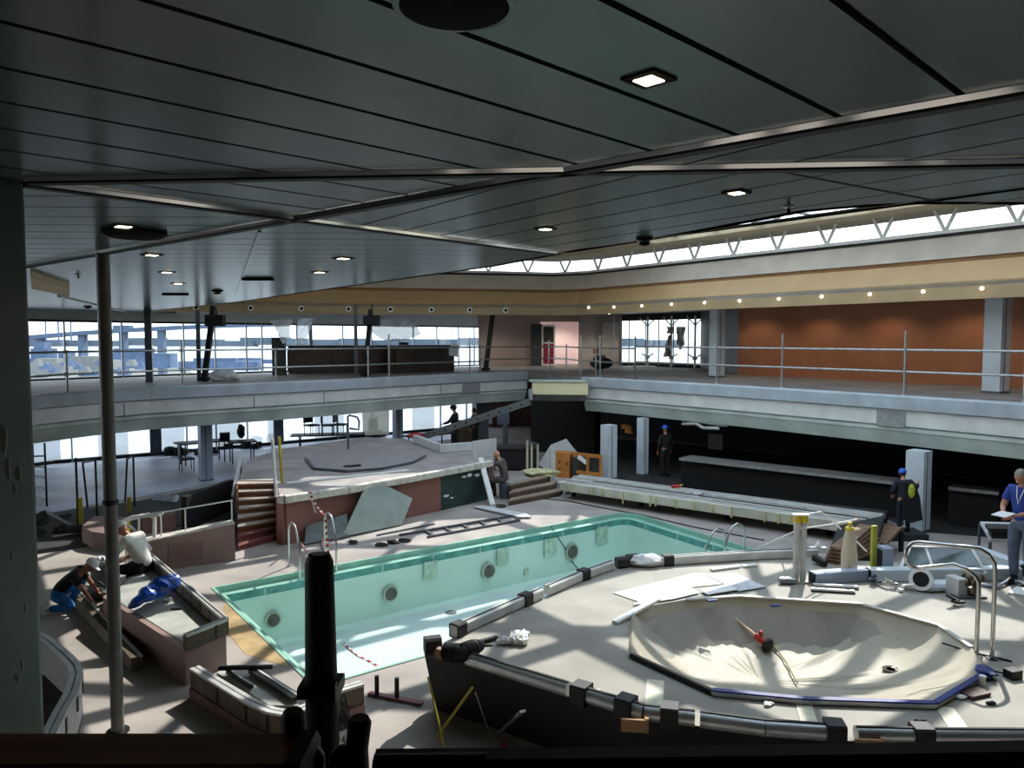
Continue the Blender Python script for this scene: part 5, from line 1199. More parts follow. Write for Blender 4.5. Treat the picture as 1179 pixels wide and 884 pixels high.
# ---- tables with chairs near the lower windows
M_silh = mat('silhouette_dark', (34, 38, 40), .6, .2, var=.2)  # dark of the backlit silhouettes put into the colour
def folding_table(lab, px0, py0, px1, py1, z, group=None):
    p, q = A(px0, py0, z), A(px1, py1, z); t = thing('folding_table', lab, 'table', ((p.x + q.x) / 2, (p.y + q.y) / 2, 0), group); d = (q - p).normalized(); s = Vector((-d.y, d.x, 0))
    m = MB(); m.bar(p, q, .8, .05); part(m, 'table_top', M_silh, t)
    for f in (.12, .88):
        for o in (-.3, .3):
            b = p.lerp(q, f) + s * o; m = MB(); m.cyl((b.x, b.y, .012), (b.x, b.y, z), .025, 8); part(m, 'leg', M_silh, t, True)
    return t
folding_table('long dark work table near the left stern windows behind the blue grey column', 203, 511, 262, 506, .82)
folding_table('dark work table right of the blue grey column', 262, 509, 294, 507, .80)
folding_table('dark table behind the far whirlpool with chairs stacked on it', 335, 501, 420, 499, .80)
folding_table('dark table beside the standing man at the bright window', 470, 503, 520, 497, .9)
def chair(lab, px, py, z, rz, tilt=0, group=None):
    b = A(px, py, z); t = thing('stacking_chair', lab, 'chair', b, group)
    c, s = math.cos(rz), math.sin(rz)
    def L(x, y, zz): return b + Vector((c * x - s * y, s * x + c * y, zz))
    ax = (Vector((c, s, 0)), Vector((-s, c, 0)), Vector((0, 0, 1)))
    m = MB(); m.box(L(0, 0, .44), (.46, .46, .06), axes=ax); part(m, 'seat', M_silh, t)
    m = MB(); m.box(L(0, .22, .78), (.44, .05, .5), axes=ax); part(m, 'backrest', M_silh, t)
    for x in (-.2, .2):
        for y in (-.2, .2): m = MB(); m.cyl(L(x, y, 0), L(x, y, .44 if y < 0 else .9), .016, 6); part(m, 'leg', M_silh, t, True)
    return t
chair('dark chair seen from the side on the table behind the far whirlpool, leftmost', 359, 502, .83, .9)
chair('dark chair on the table behind the far whirlpool, second from the left', 377, 502, .83, 1.9)
chair('dark chair on the table behind the far whirlpool, third from the left', 392, 501, .83, 1.5)
chair('dark chair on the deck behind the far whirlpool, right of the table', 432, 508, .0, .6)
chair('dark chair on the deck behind the blue grey column', 215, 542, .012, 2.2)
p = A(266, 504, .86); m = MB(); m.ball(p + Vector((.4, 0, .25)), .16, .14, .28, 8, 6, .2); solo(m, 'dark_sack', M_silh, 'small dark sack standing on the work table', 'sack')
p = A(259, 506, .84); m = MB(); m.box(p + Vector((0, 0, .14)), (.36, .3, .26), rz=.3); solo(m, 'dark_box', M_silh, 'dark box standing on the work table beside the dark sack', 'box')
for px, py, w, lab in ((205, 524, 1.6, 'dark rubble heap under the long work table, left'), (225, 523, 1.4, 'dark rubble heap behind the blue grey column'), (277, 516, 1.8, 'dark rubble heap under the right work table'), (315, 507, 2.0, 'low dark rubble heap beyond the white upright post'), (440, 503, 1.3, 'dark rubble heap behind the far whirlpool by the blue grey column')):
    p = A(px, py, 0); m = MB(); rn = random.Random(px)
    for k in range(7): m.ball(p + Vector((rn.uniform(-w / 2, w / 2), rn.uniform(-.25, .25), .12)), rn.uniform(.15, .3), rn.uniform(.12, .25), rn.uniform(.08, .22), 7, 5, .3)
    solo(m, 'rubble_heap', mat('rubble_dark', (44, 44, 46), .9, var=.3), lab, 'rubble', kind='stuff')
m = MB(); p = A(420, 487, 0); q0 = A(417, 508, .02); m.slab([AD(418, 501, 31.4), AD(448, 500, 31.4), AD(448, 470, 31.4), AD(417, 471, 31.4)], .03, (0, -1, 0)); solo(m, 'plastic_curtain', glass('curtain_film', (236, 238, 230), .1, .6, (232, 230, 214), True), 'translucent cream plastic curtain beside the blue grey column', 'curtain')
m = MB(); p = A(530, 492, .3); m.box((A(535, 505).x, 33.2, .55), (.9, .5, 1.1)); solo(m, 'brown_cabinet', mat('cab_brown', (96, 80, 60), .7), 'brown cabinet between the two dark standing men', 'cabinet')
p = A(480, 505, .9); m = MB(); m.ball(p + Vector((0, 0, .12)), .3, .2, .12, 10, 6, .2); solo(m, 'red_bag', mat('red_bag', (180, 50, 56), .6), 'small red bag behind the far whirlpool', 'bag')
# ---- scaffold frames at the left
def scaf(lab, pts, rungs, r=.028, mt=M_blacksteel):
    b0 = A(*pts[0][:2]); t = thing('scaffold', lab, 'scaffold', b0)
    ends = []
    for px, pyb, pyt, lean in pts:
        b = A(px, pyb, .012); top = Vector((b.x + lean, b.y, zrow(pyt, b.y))); m = MB(); m.cyl(b, top, r, 8); part(m, 'upright', mt, t, True); ends.append((b, top))
    for i, j, f in rungs:
        p, q = ends[i][0].lerp(ends[i][1], f), ends[j][0].lerp(ends[j][1], f); m = MB(); m.cyl(p, q, r * .9, 8); part(m, 'rung', mt, t, True)
    return t
scaf('dark scaffold frame standing left of the steel pole', [(90, 608, 527, 0), (101, 585, 531, -.1), (112, 597, 527, 0)], [(0, 2, .97), (1, 2, .97)])
scaf('dark scaffold frame standing right of the steel pole', [(144, 578, 527, .1), (155, 582, 523, 0)], [(0, 1, .97)])
scaf('dark ladder like scaffold frame at the edge of the green pillar', [(54, 583, 510, 0), (40, 578, 512, 0)], [(0, 1, f) for f in (.1, .28, .46, .62, .8)])
for px, pyb, pyt, lab in ((93.5, 610, 573, 'yellow and grey striped stake beside the left scaffold frame'), (149, 590, 572, 'short yellow stake beside the right scaffold frame')):
    b = A(px, pyb, .0); m = MB(); m.box((b.x, b.y, zrow(pyt, b.y) / 2), (.09, .05, zrow(pyt, b.y)), rz=.3); solo(m, 'yellow_stake', M_ydk, lab, 'stake')
m = MB(); m.tube([A(55, 590, .3), A(80, 603, .15), A(95, 612, .04)], .035, 8); solo(m, 'grey_pipe', M_coldark, 'grey pipe lying against the deck beside the pillar', 'pipe', smooth=True)
m = MB(); m.tube([A(60, 618, .04), A(96, 613, .04)], .03, 8); solo(m, 'pale_pipe', M_alu, 'short pale pipe on the deck left of the pink plinth', 'pipe', smooth=True)
rn = random.Random(21)
for px, py, lab in ((55, 600, 'dark debris heap at the foot of the green pillar'), (75, 612, 'dark debris heap left of the pink plinth')):
    p = A(px, py, 0); m = MB()
    for k in range(8): m.ball(p + Vector((rn.uniform(-.5, .5), rn.uniform(-.4, .4), .06)), rn.uniform(.1, .25), rn.uniform(.1, .2), rn.uniform(.05, .14), 7, 5, .4)
    solo(m, 'debris_heap', mat('rubble_dark', (44, 44, 46), .9), lab, 'debris', kind='stuff')
# leaning lattice panel behind the pink wall, dark slot wall
t = thing('lattice_screen', 'pale lattice panel leaning behind the white rail', 'panel', A(185, 605, 0)); P = [AD(166, 596, 21.2), AD(196, 597, 21.0), AD(204, 571, 21.8), AD(178, 570, 22.0)]
m = MB(); m.slab(P, .04); part(m, 'sheet', mat('lattice_grey', (150, 154, 160), .5, var=.35, scale=16), t)
m = MB(); m.bar(P[1], P[2], .10, .10); m.bar(P[0], P[1], .1, .1); part(m, 'frame', M_papergrey, t)
m = MB(); a, b = A(200, 618, 0), A(270, 590, 0); m.bar(a + Vector((0, .6, .42)), b + Vector((-.2, .3, .42)), .15, .84); solo(m, 'dark_screen', M_dark, 'dark low screen between the lattice panel and the wooden stairs', 'screen')
m = MB(); a, b = A(158, 616, 0), A(196, 612, 0); m.bar(a + Vector((0, .3, .2)), b + Vector((0, .3, .2)), .4, .4); solo(m, 'pink_kerb', M_pinkdk, 'low pink kerb block behind the white pipework', 'kerb')
# ---- scaffold guard rails on the promenade
def guard(lab, posts, tubes, r=.033):
    b0 = A(posts[0][0], posts[0][1], ZU); t = thing('guard_rail', lab, 'guard rail', b0); E = []
    for px, pyb, pyt in posts:
        b = A(px, pyb, ZU); m = MB(); m.cyl(b, (b.x, b.y, zrow(pyt, b.y)), r, 8); pp_ = part(m, 'upright', M_galv, t, True); E.append((b, zrow(pyt, b.y)))
        m = MB(); m.lathe([(.06, 0), (.06, .03), (.03, .06)], b, 10); part(m, 'socket', M_galv, pp_)
    for zz in tubes:
        m = MB(); m.tube([Vector((b.x, b.y - .045, ZU + zz)) for b, _ in E], r * .9, 8); part(m, 'rail_tube', M_galv, t, True)
        for b, _ in E[1:-1]:
            m = MB(); m.box((b.x, b.y - .02, ZU + zz), (.09, .1, .09)); part(m, 'coupler', M_galv, t)
    return t
guard('galvanised scaffold guard rail along the right promenade before the orange wall', [(731, 436.2, 387), (825, 442.5, 395), (900, 447, 384), (1041, 456, 381), (1179, 464.5, 388), (1330, 477, 390)], (1.17, .62))
guard('galvanised scaffold guard rail across the promenade corner by the doorway', [(553, 429.5, 396), (632, 427, 392), (652, 428.5, 396), (669, 432, 386), (686, 432.5, 392), (691, 434.2, 386), (731, 436.2, 388)], (1.1, .58))
guard('dark scaffold guard rail along the left promenade before the stern windows', [(-20, 463, 402), (78, 452, 404), (210, 444.5, 392), (318, 440, 403), (424, 435.5, 398), (448, 434, 385), (541, 430, 388), (553, 429.5, 396)], (1.1, .5))
# diagonal struts with loudspeakers
def raker(lab, px0, py0, px1, py1, dist, w, mt):
    p, q = AD(px0, py0, dist), AD(px1, py1, dist); p.z = ZU + .002
    t = thing('raking_strut', lab, 'strut', p); m = MB(); m.bar(p, q, w, w * 1.1); part(m, 'strut', mt, t); m = MB(); m.bar(p + Vector((0, 0, .02)), p + Vector((0, 0, .16)), w * 1.7, w * 2); part(m, 'foot', mt, t); return q
raker('black raking strut carrying the left loudspeaker', 235, 441, 246, 352, 25.6, .15, M_blacksteel)
raker('black raking strut carrying the right loudspeaker', 420, 434, 427, 356, 29.0, .15, M_blacksteel)
raker('black raking strut before the brown wall', 559, 427, 568, 356, 34.0, .2, M_blacksteel)
for px, py, dd, lab in ((248, 369, 25.3, 'black loudspeaker box hanging above the left stern windows'), (428, 369, 28.7, 'black loudspeaker box hanging above the dark promenade bar')):
    p = AD(px, py, dd); t = thing('loudspeaker', lab, 'loudspeaker', p - Vector((0, 0, .2))); m = MB(); m.bar(p + Vector((-.3, 0, 0)), p + Vector((.3, 0, 0)), .3, .38, bev=.04); part(m, 'cabinet', M_blackrub, t)
    m = MB(); m.box(p + Vector((0, -.155, 0)), (.5, .02, .3)); part(m, 'grille', M_blacksteel, t); m = MB(); m.cyl(p + Vector((0, .1, .18)), (p.x, p.y + .1, (ZC if px < 400 else ZF) - .002), .03, 8); part(m, 'bracket', M_blacksteel, t)
# promenade bar
for px0, px1, lab in ((329, 410, 'dark brown promenade bar counter, left length before the windows'), (412, 446, 'dark brown promenade bar counter, middle length behind the loudspeaker strut'), (448, 516, 'dark brown promenade bar counter, right length under the torn plastic')):
    p, q = A(px0, 430.5, ZU), A(px1, 427.5 if px1 > 450 else 429.5, ZU); t = thing('promenade_bar', lab, 'bar counter', ((p.x + q.x) / 2, (p.y + q.y) / 2, ZU)); hh = 1.12
    m = MB(); m.bar(p + Vector((0, .4, hh / 2)), q + Vector((0, .4, hh / 2)), .7, hh); part(m, 'carcass', M_bar, t)
    m = MB(); m.bar(p + Vector((0, .35, hh + .03)), q + Vector((0, .35, hh + .03)), .95, .06); part(m, 'counter_top', M_counter, t)
    n = 3
    for k in range(n):
        a = p.lerp(q, (k + .06) / n); b = p.lerp(q, (k + .94) / n); m = MB(); m.bar(a + Vector((0, .035, .55)), b + Vector((0, .035, .55)), .03, .85); part(m, 'front_panel', mat('bar_panel', (64, 46, 36), .45, var=.3), t)
# torn plastic over the bar
def cloth(lab, pts, dist, name='plastic_sheeting', seed=1, mt=None, bulge=.5):
    """a draped sheet: outline fan filled with folds"""
    rn = random.Random(seed); P = [AD(x, y, dist) for x, y in pts]; c = sum(P, Vector()) / len(P); n = len(P); D = []
    for i in range(n):
        for k in range(6): D.append(P[i].lerp(P[(i + 1) % n], k / 6))
    vs = []; T = [0, .25, .5, .75, 1]
    for t_ in T:
        for i, p in enumerate(D):
            q = c + (p - c) * t_; q.y += -bulge * (1 - t_ * t_) + .12 * math.sin(i * 1.3 + seed) * t_; vs.append(q)
    nn = len(D); m = MB(); m.add(vs, [[a * nn + i, a * nn + (i + 1) % nn, (a + 1) * nn + (i + 1) % nn, (a + 1) * nn + i] for a in range(len(T) - 1) for i in range(nn)])
    return solo(m, name, mt or glass('white_film', (240, 244, 246), .1, .75, (236, 240, 242), True), lab, 'plastic sheet', smooth=True)
cloth('torn white plastic sheet ballooning above the right end of the promenade bar', [(424, 368), (470, 367), (478, 372), (485, 384), (478, 388), (462, 393), (448, 393), (436, 389), (426, 380)], 31.4, seed=3)
cloth('white plastic sheet bunched at the left end of the promenade bar', [(312, 369), (336, 367), (333, 388), (326, 396), (318, 378)], 29.4, seed=5)
cloth('white plastic sheet hanging over the stern window above the promenade bar', [(342, 367), (362, 366), (352, 392), (346, 399), (341, 392)], 31.4, seed=8)
m = MB(); a = A(320, 432, ZU); m.box(a + Vector((0, .2, .75)), (.5, .25, 1.5)); solo(m, 'cable_cabinet', M_counter, 'dark open cable cabinet at the left end of the promenade bar', 'cabinet')
m = MB(); p, q = AD(516, 398, 33.5), AD(528, 412, 33.5); m.slab([AD(517, 397, 33.5), AD(528, 397, 33.5), AD(527, 411, 33.5), AD(517, 409, 33.5)], .04, (0, -1, 0)); solo(m, 'cream_notice', M_papergrey, 'cream board fixed at the right end of the promenade bar', 'board')
p = A(254, 439, ZU); m = MB(); m.ball(p + Vector((0, .3, .16)), .55, .3, .2, 10, 6, .2); solo(m, 'white_sack', M_papergrey, 'crumpled pale sack at the foot of the left loudspeaker strut', 'sack')
m = MB(); p = A(466, 400, ZU); m.box(A(464, 428, ZU) + Vector((0, .3, 1.24)), (.4, .3, .12)); solo(m, 'till_box', M_blackrub, 'small black box standing on the right length of the promenade bar', 'box')
# ---- doorway door, panels, windows with legs
p = on_line(631, U1, U2); d0 = Vector((p.x, p.y - .35, ZU)); t = thing('hinged_door', 'white framed door leaf with a red lower panel standing open by the pink lobby', 'door', d0); ht = 2.2
for x0, x1, z0, z1 in ((-.36, -.28, 0, ht), (.28, .36, 0, ht), (-.28, .28, 0, .1), (-.28, .28, ht - .1, ht), (-.28, .28, 1.2, 1.26)):
    m = MB(); m.box(d0 + Vector(((x0 + x1) / 2, 0, (z0 + z1) / 2 + .003)), (x1 - x0, .06, z1 - z0)); part(m, 'stile', M_white, t)
m = MB(); m.box(d0 + Vector((0, 0, .65)), (.56, .03, 1.1)); part(m, 'red_panel', mat('door_red', (150, 30, 50), .5), t)
m = MB(); m.box(d0 + Vector((0, 0, 1.68)), (.56, .03, .84)); part(m, 'dark_pane', M_counter, t)
m = MB(); m.ball(d0 + Vector((.3, -.05, 1.05)), .035, .03, .035, 8, 6); part(m, 'handle', M_galv, t)
m = MB(); q = on_line(624, U1, U2); m.box((q.x - .3, q.y - .25, ZU + 1.12), (.62, .12, 2.24), rz=.2); solo(m, 'dark_door', mat('door_dark', (60, 70, 70), .4), 'dark grey green door leaf left of the white framed door', 'door')
for px, w, lab, mt in ((675, .75, 'grey wall sheet standing right of the doorway', M_panel), (702, .9, 'grey wall sheet standing before the panelled wall', M_panel)):
    q = on_line(px, U1, U2); m = MB(); m.box((q.x, q.y - .3, ZU + 1.15), (w, .06, 2.3)); m.box((q.x - w / 2, q.y - .33, ZU + 1.15), (.05, .08, 2.3)); solo(m, 'plasterboard', mt, lab, 'sheet')
p = A(690, 424.5, ZU + .02); m = MB(); m.ball(p + Vector((.1, .2, .3)), .5, .35, .32, 10, 7, .2); solo(m, 'black_sack', M_blackrub, 'black sack on the promenade before the panelled wall', 'sack')
p = A(687, 422, ZU); m = MB(); m.box(p + Vector((-.05, .1, .85)), (.25, .2, .35), rz=.3); m.cyl(p + Vector((-.05, .1, 0)), p + Vector((-.05, .1, .7)), .04, 8); solo(m, 'red_machine', mat('machine_red', (140, 60, 56), .5), 'small red machine on a stand by the black sack', 'machine')
for px, lab in ((744, 'pale legged support standing in the bright promenade window, left'), (771, 'pale legged support standing in the bright promenade window, middle'), (798, 'pale legged support standing in the bright promenade window, right')):
    q = on_line(px, U2, U3); b = Vector((q.x, q.y - .35, ZU)); t = thing('window_support', lab, 'support', b)
    m = MB(); m.cyl(b, b + Vector((0, 0, 2.6)), .06, 8); part(m, 'shaft', M_alu, t, True)
    for s in (-1, 1):
        m = MB(); m.cyl(b + Vector((0, 0, 2.1)), b + Vector((s * .42, 0, 2.55)), .035, 8); part(m, 'upper_arm', M_papergrey, t, True); m = MB(); m.cyl(b + Vector((0, 0, .5)), b + Vector((s * .32, 0, .68)), .035, 8); part(m, 'lower_arm', M_papergrey, t, True)
    m = MB(); m.box(b + Vector((0, 0, .5)), (.2, .2, .16)); part(m, 'collar', M_papergrey, t)
for pts, lab in (([(768, 376), (776, 376), (775, 384), (768, 384)], 'small grey rag hanging in the bright promenade window'), ([(779, 376), (789, 376), (788, 397), (783, 403), (779, 395)], 'long grey rag hanging in the bright promenade window'), ([(770, 386), (773, 384), (773, 410), (764, 411), (766, 398)], 'grey curtain strip hanging between the window supports')):
    q = on_line(780, U2, U3); cloth(lab, pts, q.y - .12, 'grey_rag', 2, mat('rag_grey', (206, 206, 200), .9), .04)
b = A(706, 424, ZU); t = thing('thin_prop', 'thin pale prop between floor and ceiling before the panelled wall', 'prop', b); m = MB(); m.cyl(b, (b.x, b.y, ZF - .002), .035, 8); part(m, 'tube', M_alu, t, True); m = MB(); m.lathe([(.1, 0), (.1, .02), (.035, .03)], b, 10); part(m, 'foot', M_alu, t)
m = MB(); q = on_line(735, U2, U3); m.box((q.x, q.y - 1.3, ZU + .03), (1.3, .5, .05)); solo(m, 'white_offcut', M_board, 'white offcut lying on the promenade under the bright window', 'offcut')

# ================================================================ right hand rubble on the platform: beams, vent, motor, glass, posts
ZB = .764
def boxbeam(lab, a, b, w, h, mt, z0=ZB, name='box_beam'):
    p, q = A(*a, z0), A(*b, z0); t = thing(name, lab, 'beam', (p + q) / 2); d = (q - p).normalized(); up = Vector((0, 0, h / 2))
    m = MB(); m.bar(p + up, q + up, w, h, bev=.012); part(m, 'profile', mt, t)
    m = MB(); m.bar(p + up - d * .012, p + up + d * .05, w * .82, h * .8); m.bar(q + up - d * .05, q + up + d * .012, w * .82, h * .8); part(m, 'end_insert', M_blackrub, t); return t
boxbeam('pale box beam lying right of the double post', (935, 672), (995, 667), .2, .19, M_colgrey)
boxbeam('long pale box beam behind the loop handrail', (1000, 668), (1172, 666), .2, .2, M_colpale)
boxbeam('pale box beam slanting in from the right edge below the standing man', (1122, 642), (1180, 664), .2, .22, M_colpale)
boxbeam('grey box standing on end behind the loop handrail', (1012, 660), (1024, 660), .24, .46, M_colgrey, name='grey_box')
# double post with yellow clamps
b = A(920, 670, ZB); t = thing('double_post', 'pair of pale round posts with yellow clamps on top', 'post', b); zt = zrow(591, b.y)
for dx in (-.055, .055):
    m = MB(); m.cyl(b + Vector((dx, 0, .03)), (b.x + dx, b.y, zt - .08), .05, 14); part(m, 'post', M_alu2, t, True)
    m = MB(); m.lathe([(.052, 0), (.062, .01), (.062, .12), (.05, .13)], (b.x + dx, b.y, zt - .15), 14); part(m, 'yellow_clamp', M_tape_y, t, True)
m = MB(); m.box(b + Vector((0, 0, .015)), (.24, .18, .03)); part(m, 'base_plate', M_galv, t); m = MB(); m.bar((b.x - .13, b.y, zt - .02), (b.x + .13, b.y, zt - .02), .12, .025); part(m, 'top_plate', M_board, t)
# strings
for lab, pts in (('white cord stretched from the deck to the double post', [A(872, 631, .02), Vector((b.x, b.y - .06, zrow(607, b.y)))]), ('white cord sagging from the double post to the wrapped post', [Vector((b.x + .05, b.y - .06, zrow(607, b.y))), AD(955, 604, b.y + .5), AD(987, 598, b.y + .6)]), ('white cord hanging from the post top down to the planks', [Vector((b.x + .12, b.y, zt - .01)), AD(945, 589, b.y + .3), AD(960, 601, b.y + .4), AD(968, 609, b.y + .4)]), ('white cord slanting over the stacked planks', [AD(980, 617, b.y + .4), AD(998, 635, b.y + .3)])):
    m = MB(); m.tube(pts, .014, 6); solo(m, 'string_line', M_white, lab, 'cord', smooth=True)
# wrapped post and yellow stake
b = A(977, 664, ZB); t = thing('wrapped_post', 'yellow post wrapped in pale plastic beside the stacked planks', 'post', b); zt = zrow(601, b.y)
m = MB(); m.cyl(b, (b.x, b.y, zt), .035, 10); part(m, 'post', M_tape_y, t, True)
m = MB(); zz = [0, .08, .35, .7, .85]; m.tube([b + Vector((0, -.005, z)) for z in zz], [.09, .12, .13, .09, .045], 12); part(m, 'plastic_sleeve', glass('sleeve_film', (238, 236, 226), .12, .6, (236, 226, 206)), t, True)
m = MB(); m.lathe([(.04, 0), (.07, .02), (.07, .1), (.04, .12)], (b.x, b.y, zrow(614, b.y)), 10); part(m, 'yellow_tie', M_tape_y, t)
b = A(1005, 660, ZB); m = MB(); m.box((b.x, b.y, (ZB + zrow(605, b.y)) / 2), (.09, .05, zrow(605, b.y) - ZB), rz=.3); solo(m, 'green_stake', mat('stake_green', (176, 178, 60), .5), 'yellow green stake standing right of the wrapped post', 'stake')
# stacked planks
for k in range(6):
    z = .35 + k * .07; a = A(954 + k * 2, 652 - k * 4, z + .35); q = A(1012 - k * 3, 628 - k * 4.5, z + .3)
    m = MB(); m.bar(a, q, .24, .05); solo(m, 'brown_plank', M_plank, ('lowest brown plank of the pile behind the wrapped post', 'second lowest brown plank of the pile behind the wrapped post', 'third brown plank from the bottom of the pile behind the wrapped post', 'fourth brown plank from the bottom of the pile behind the wrapped post', 'second from top brown plank of the pile behind the wrapped post', 'topmost brown plank of the pile behind the wrapped post')[k], 'plank', 'brown planks piled behind the wrapped post')
m = MB(); m.prism([V2(A(x, y, .3)) for x, y in ((955, 652), (1010, 640), (1018, 612), (965, 625))], 0, .68); solo(m, 'trestle_block', M_floordark, 'dark block carrying the pile of brown planks', 'block')
t = thing('brown_deck', 'brown boarded landing beside the blue helmeted worker', 'landing', A(1000, 615, 0)); P = [A(964, 612, .5), A(985, 594, .5), A(1038, 607, .5), A(1020, 626, .5)]; m = MB(); m.prism([V2(p) for p in P], .44, .5); part(m, 'boards', M_plank, t)
for p in P: m = MB(); m.box((p.x * .99, p.y * .99, .22), (.08, .08, .44)); part(m, 'leg', M_dark, t)
# glass screen lying on beams
t = thing('glass_screen', 'framed glass screen lying tilted behind the loop handrail', 'glass screen', A(1085, 655, ZB)); P = [A(1036, 657, ZB + .12), A(1135, 661, ZB + .12), A(1118, 632, ZB + .42), A(1048, 630, ZB + .42)]
m = MB(); m.slab(P, .02); part(m, 'pane', mat('dark_glass', (70, 86, 84), .08, var=.15, spec=.8), t)
m = MB()
for a, c in zip(P, P[1:] + P[:1]): m.bar(a, c, .05, .05)
part(m, 'frame', M_alu2, t); m = MB(); m.bar(P[0].lerp(P[1], .4), P[3].lerp(P[2], .25), .04, .045); part(m, 'glazing_bar', M_alu2, t)
for i, f in enumerate((.2, .8)): p = P[3].lerp(P[2], f); m = MB(); m.cyl((p.x, p.y, ZB), p - Vector((0, 0, .02)), .03, 8); part(m, 'prop', M_coldark, t)
# vent duct, motor, debris
p = A(1057, 682, ZB); t = thing('vent_duct', 'white round vent duct lying on its side before the glass screen', 'duct', p); ax = Vector((-.55, -.75, .36)).normalized(); s = ax.cross(Vector((0, 0, 1))).normalized(); u = s.cross(ax)
m = MB(); m.lathe([(.13, -.40), (.15, -.2), (.165, 0), (.175, .02), (.175, .05), (.12, .05), (.11, 0), (.11, -.1)], p + Vector((.1, .1, .17)), 20, (s, u, ax)); part(m, 'duct', M_white, t, True)
m = MB(); m.lathe([(.112, 0), (.1, .005)], p + Vector((.1, .1, .17)) + ax * .035, 18, (s, u, ax)); part(m, 'opening', M_black, t)
m = MB(); m.bar(p + Vector((.15, .1, .07)), p + Vector((.62, .16, .06)), .3, .12, bev=.04); part(m, 'flat_duct', M_colpale, t)
p = A(1112, 686, ZB); t = thing('old_motor', 'rusty grey motor block standing right of the vent duct', 'motor', p); rn = random.Random(6)
m = MB(); m.box(p + Vector((-.12, .05, .14)), (.16, .26, .28), rz=.2); part(m, 'housing', M_papergrey, t)
m = MB()
for k in range(26): m.ball(p + Vector((rn.uniform(-.06, .2), rn.uniform(-.12, .16), rn.uniform(.04, .3))), rn.uniform(.025, .06), None, None, 6, 5, .3)
part(m, 'rusty_windings', mat('rust', (122, 104, 82), .8, .3, var=.4, scale=14), t, kind='stuff')
m = MB(); m.bar(p + Vector((-.2, 0, .015)), p + Vector((.24, .02, .015)), .3, .03); part(m, 'base_plate', M_coldark, t)
rn = random.Random(9)
for k, (px, py, lab) in enumerate(((1004, 672, 'bent dark metal scrap between the box beam and the vent duct'), (1020, 675, 'crumpled pale metal scrap beside the vent duct'), (1036, 678, 'small white bracket left of the vent duct'), (1097, 697, 'flat black strip before the motor block'))):
    p = A(px, py, ZB); m = MB()
    for j in range(4): a = p + Vector((rn.uniform(-.1, .1), rn.uniform(-.08, .08), rn.uniform(.02, .1))); m.bar(a, a + Vector((rn.uniform(-.16, .16), rn.uniform(-.1, .1), rn.uniform(0, .08))), .06, .03)
    solo(m, 'metal_scrap', (M_coldark, M_alu, M_white, M_blackrub)[k], lab, 'scrap')
m = MB(); m.tube([A(1130, 675, ZB) + Vector((0, 0, .03)), A(1148, 678, ZB) + Vector((0, 0, .03)), A(1163, 671, ZB) + Vector((0, 0, .06)), A(1178, 674, ZB) + Vector((0, 0, .03))], .03, 8); solo(m, 'grey_cable', M_colgrey, 'thick grey cable curling along the deck at the right edge', 'cable', smooth=True)
m = MB(); m.slab([A(x, y, ZB) for x, y in ((1160, 684), (1200, 690), (1205, 680), (1170, 677))], .03, (0, 0, 1)); solo(m, 'white_tray', M_board, 'white flat sheet lying at the right edge of the platform', 'sheet')
p = A(906, 672, ZB); m = MB(); m.lathe([(.055, -.12), (.055, .12)], p + Vector((0, 0, .056)), 12, ((0, 1, 0), (0, 0, 1), (1, 0, 0))); m.lathe([(.06, -.02), (.06, .02)], p + Vector((0, 0, .056)), 12, ((0, 1, 0), (0, 0, 1), (1, 0, 0))); solo(m, 'tape_tin', M_galv, 'small tin lying left of the double post', 'tin')
m = MB(); a = A(937, 648, ZB); m.bar(a + Vector((0, 0, .1)), a + Vector((.1, -.25, .06)), .1, .12, bev=.02); solo(m, 'black_strap', M_blackrub, 'black strap over the end of the long aluminium rail', 'strap')
p = A(943, 640, ZB); m = MB(); m.lathe([(.06, 0), (.045, .05), (.02, .09), (.0, .12)], p + Vector((0, .05, .16)), 10); m.box(p + Vector((0, .05, .1)), (.3, .1, .1)); solo(m, 'white_cone', M_board, 'small white cone on the end of the aluminium rail', 'cone')
# ================================================================ people
M_skin = mat('skin', (196, 140, 112), .55, var=.06, scale=8)
M_skin2 = mat('skin_tan', (168, 112, 84), .55, var=.06, scale=8)
M_eye = mat('eye_dark', (30, 22, 18), .3)
M_hairg = mat('hair_grey', (150, 146, 140), .8, var=.2, scale=20); M_haird = mat('hair_dark', (36, 30, 26), .8, var=.2, scale=20)
def skin_mesh(verts, edges, radii, root=0, sub=2):
    me = bpy.data.meshes.new('tmp'); me.from_pydata([tuple(v) for v in verts], edges, []); o = bpy.data.objects.new('tmp', me); COL.objects.link(o)
    md = o.modifiers.new('s', 'SKIN'); md.use_smooth_shade = True; ms = o.modifiers.new('d', 'SUBSURF'); ms.levels = sub; ms.render_levels = sub
    lay = me.skin_vertices[0].data
    for i, r in enumerate(radii): lay[i].radius = r if isinstance(r, tuple) else (r, r); lay[i].use_root = (i == root)
    dg = bpy.context.evaluated_depsgraph_get(); dg.update(); em = bpy.data.meshes.new_from_object(o.evaluated_get(dg)); 
    out_ = ([v.co.copy() for v in em.vertices], [list(p.vertices) for p in em.polygons])
    bpy.data.objects.remove(o); bpy.data.meshes.remove(me); bpy.data.meshes.remove(em); return out_
def chain_graph(chains, rad):
    """chains of joint names -> verts, edges, radii (shared joints merged)"""
    idx = {}; vs = []; es = []; rs = []
    for ch in chains:
        for a in ch:
            if a[0] not in idx: idx[a[0]] = len(vs); vs.append(a[1]); rs.append(rad[a[0]])
        for a, b in zip(ch, ch[1:]):
            e = (idx[a[0]], idx[b[0]])
            if e not in es and e[::-1] not in es: es.append(e)
    return vs, es, rs
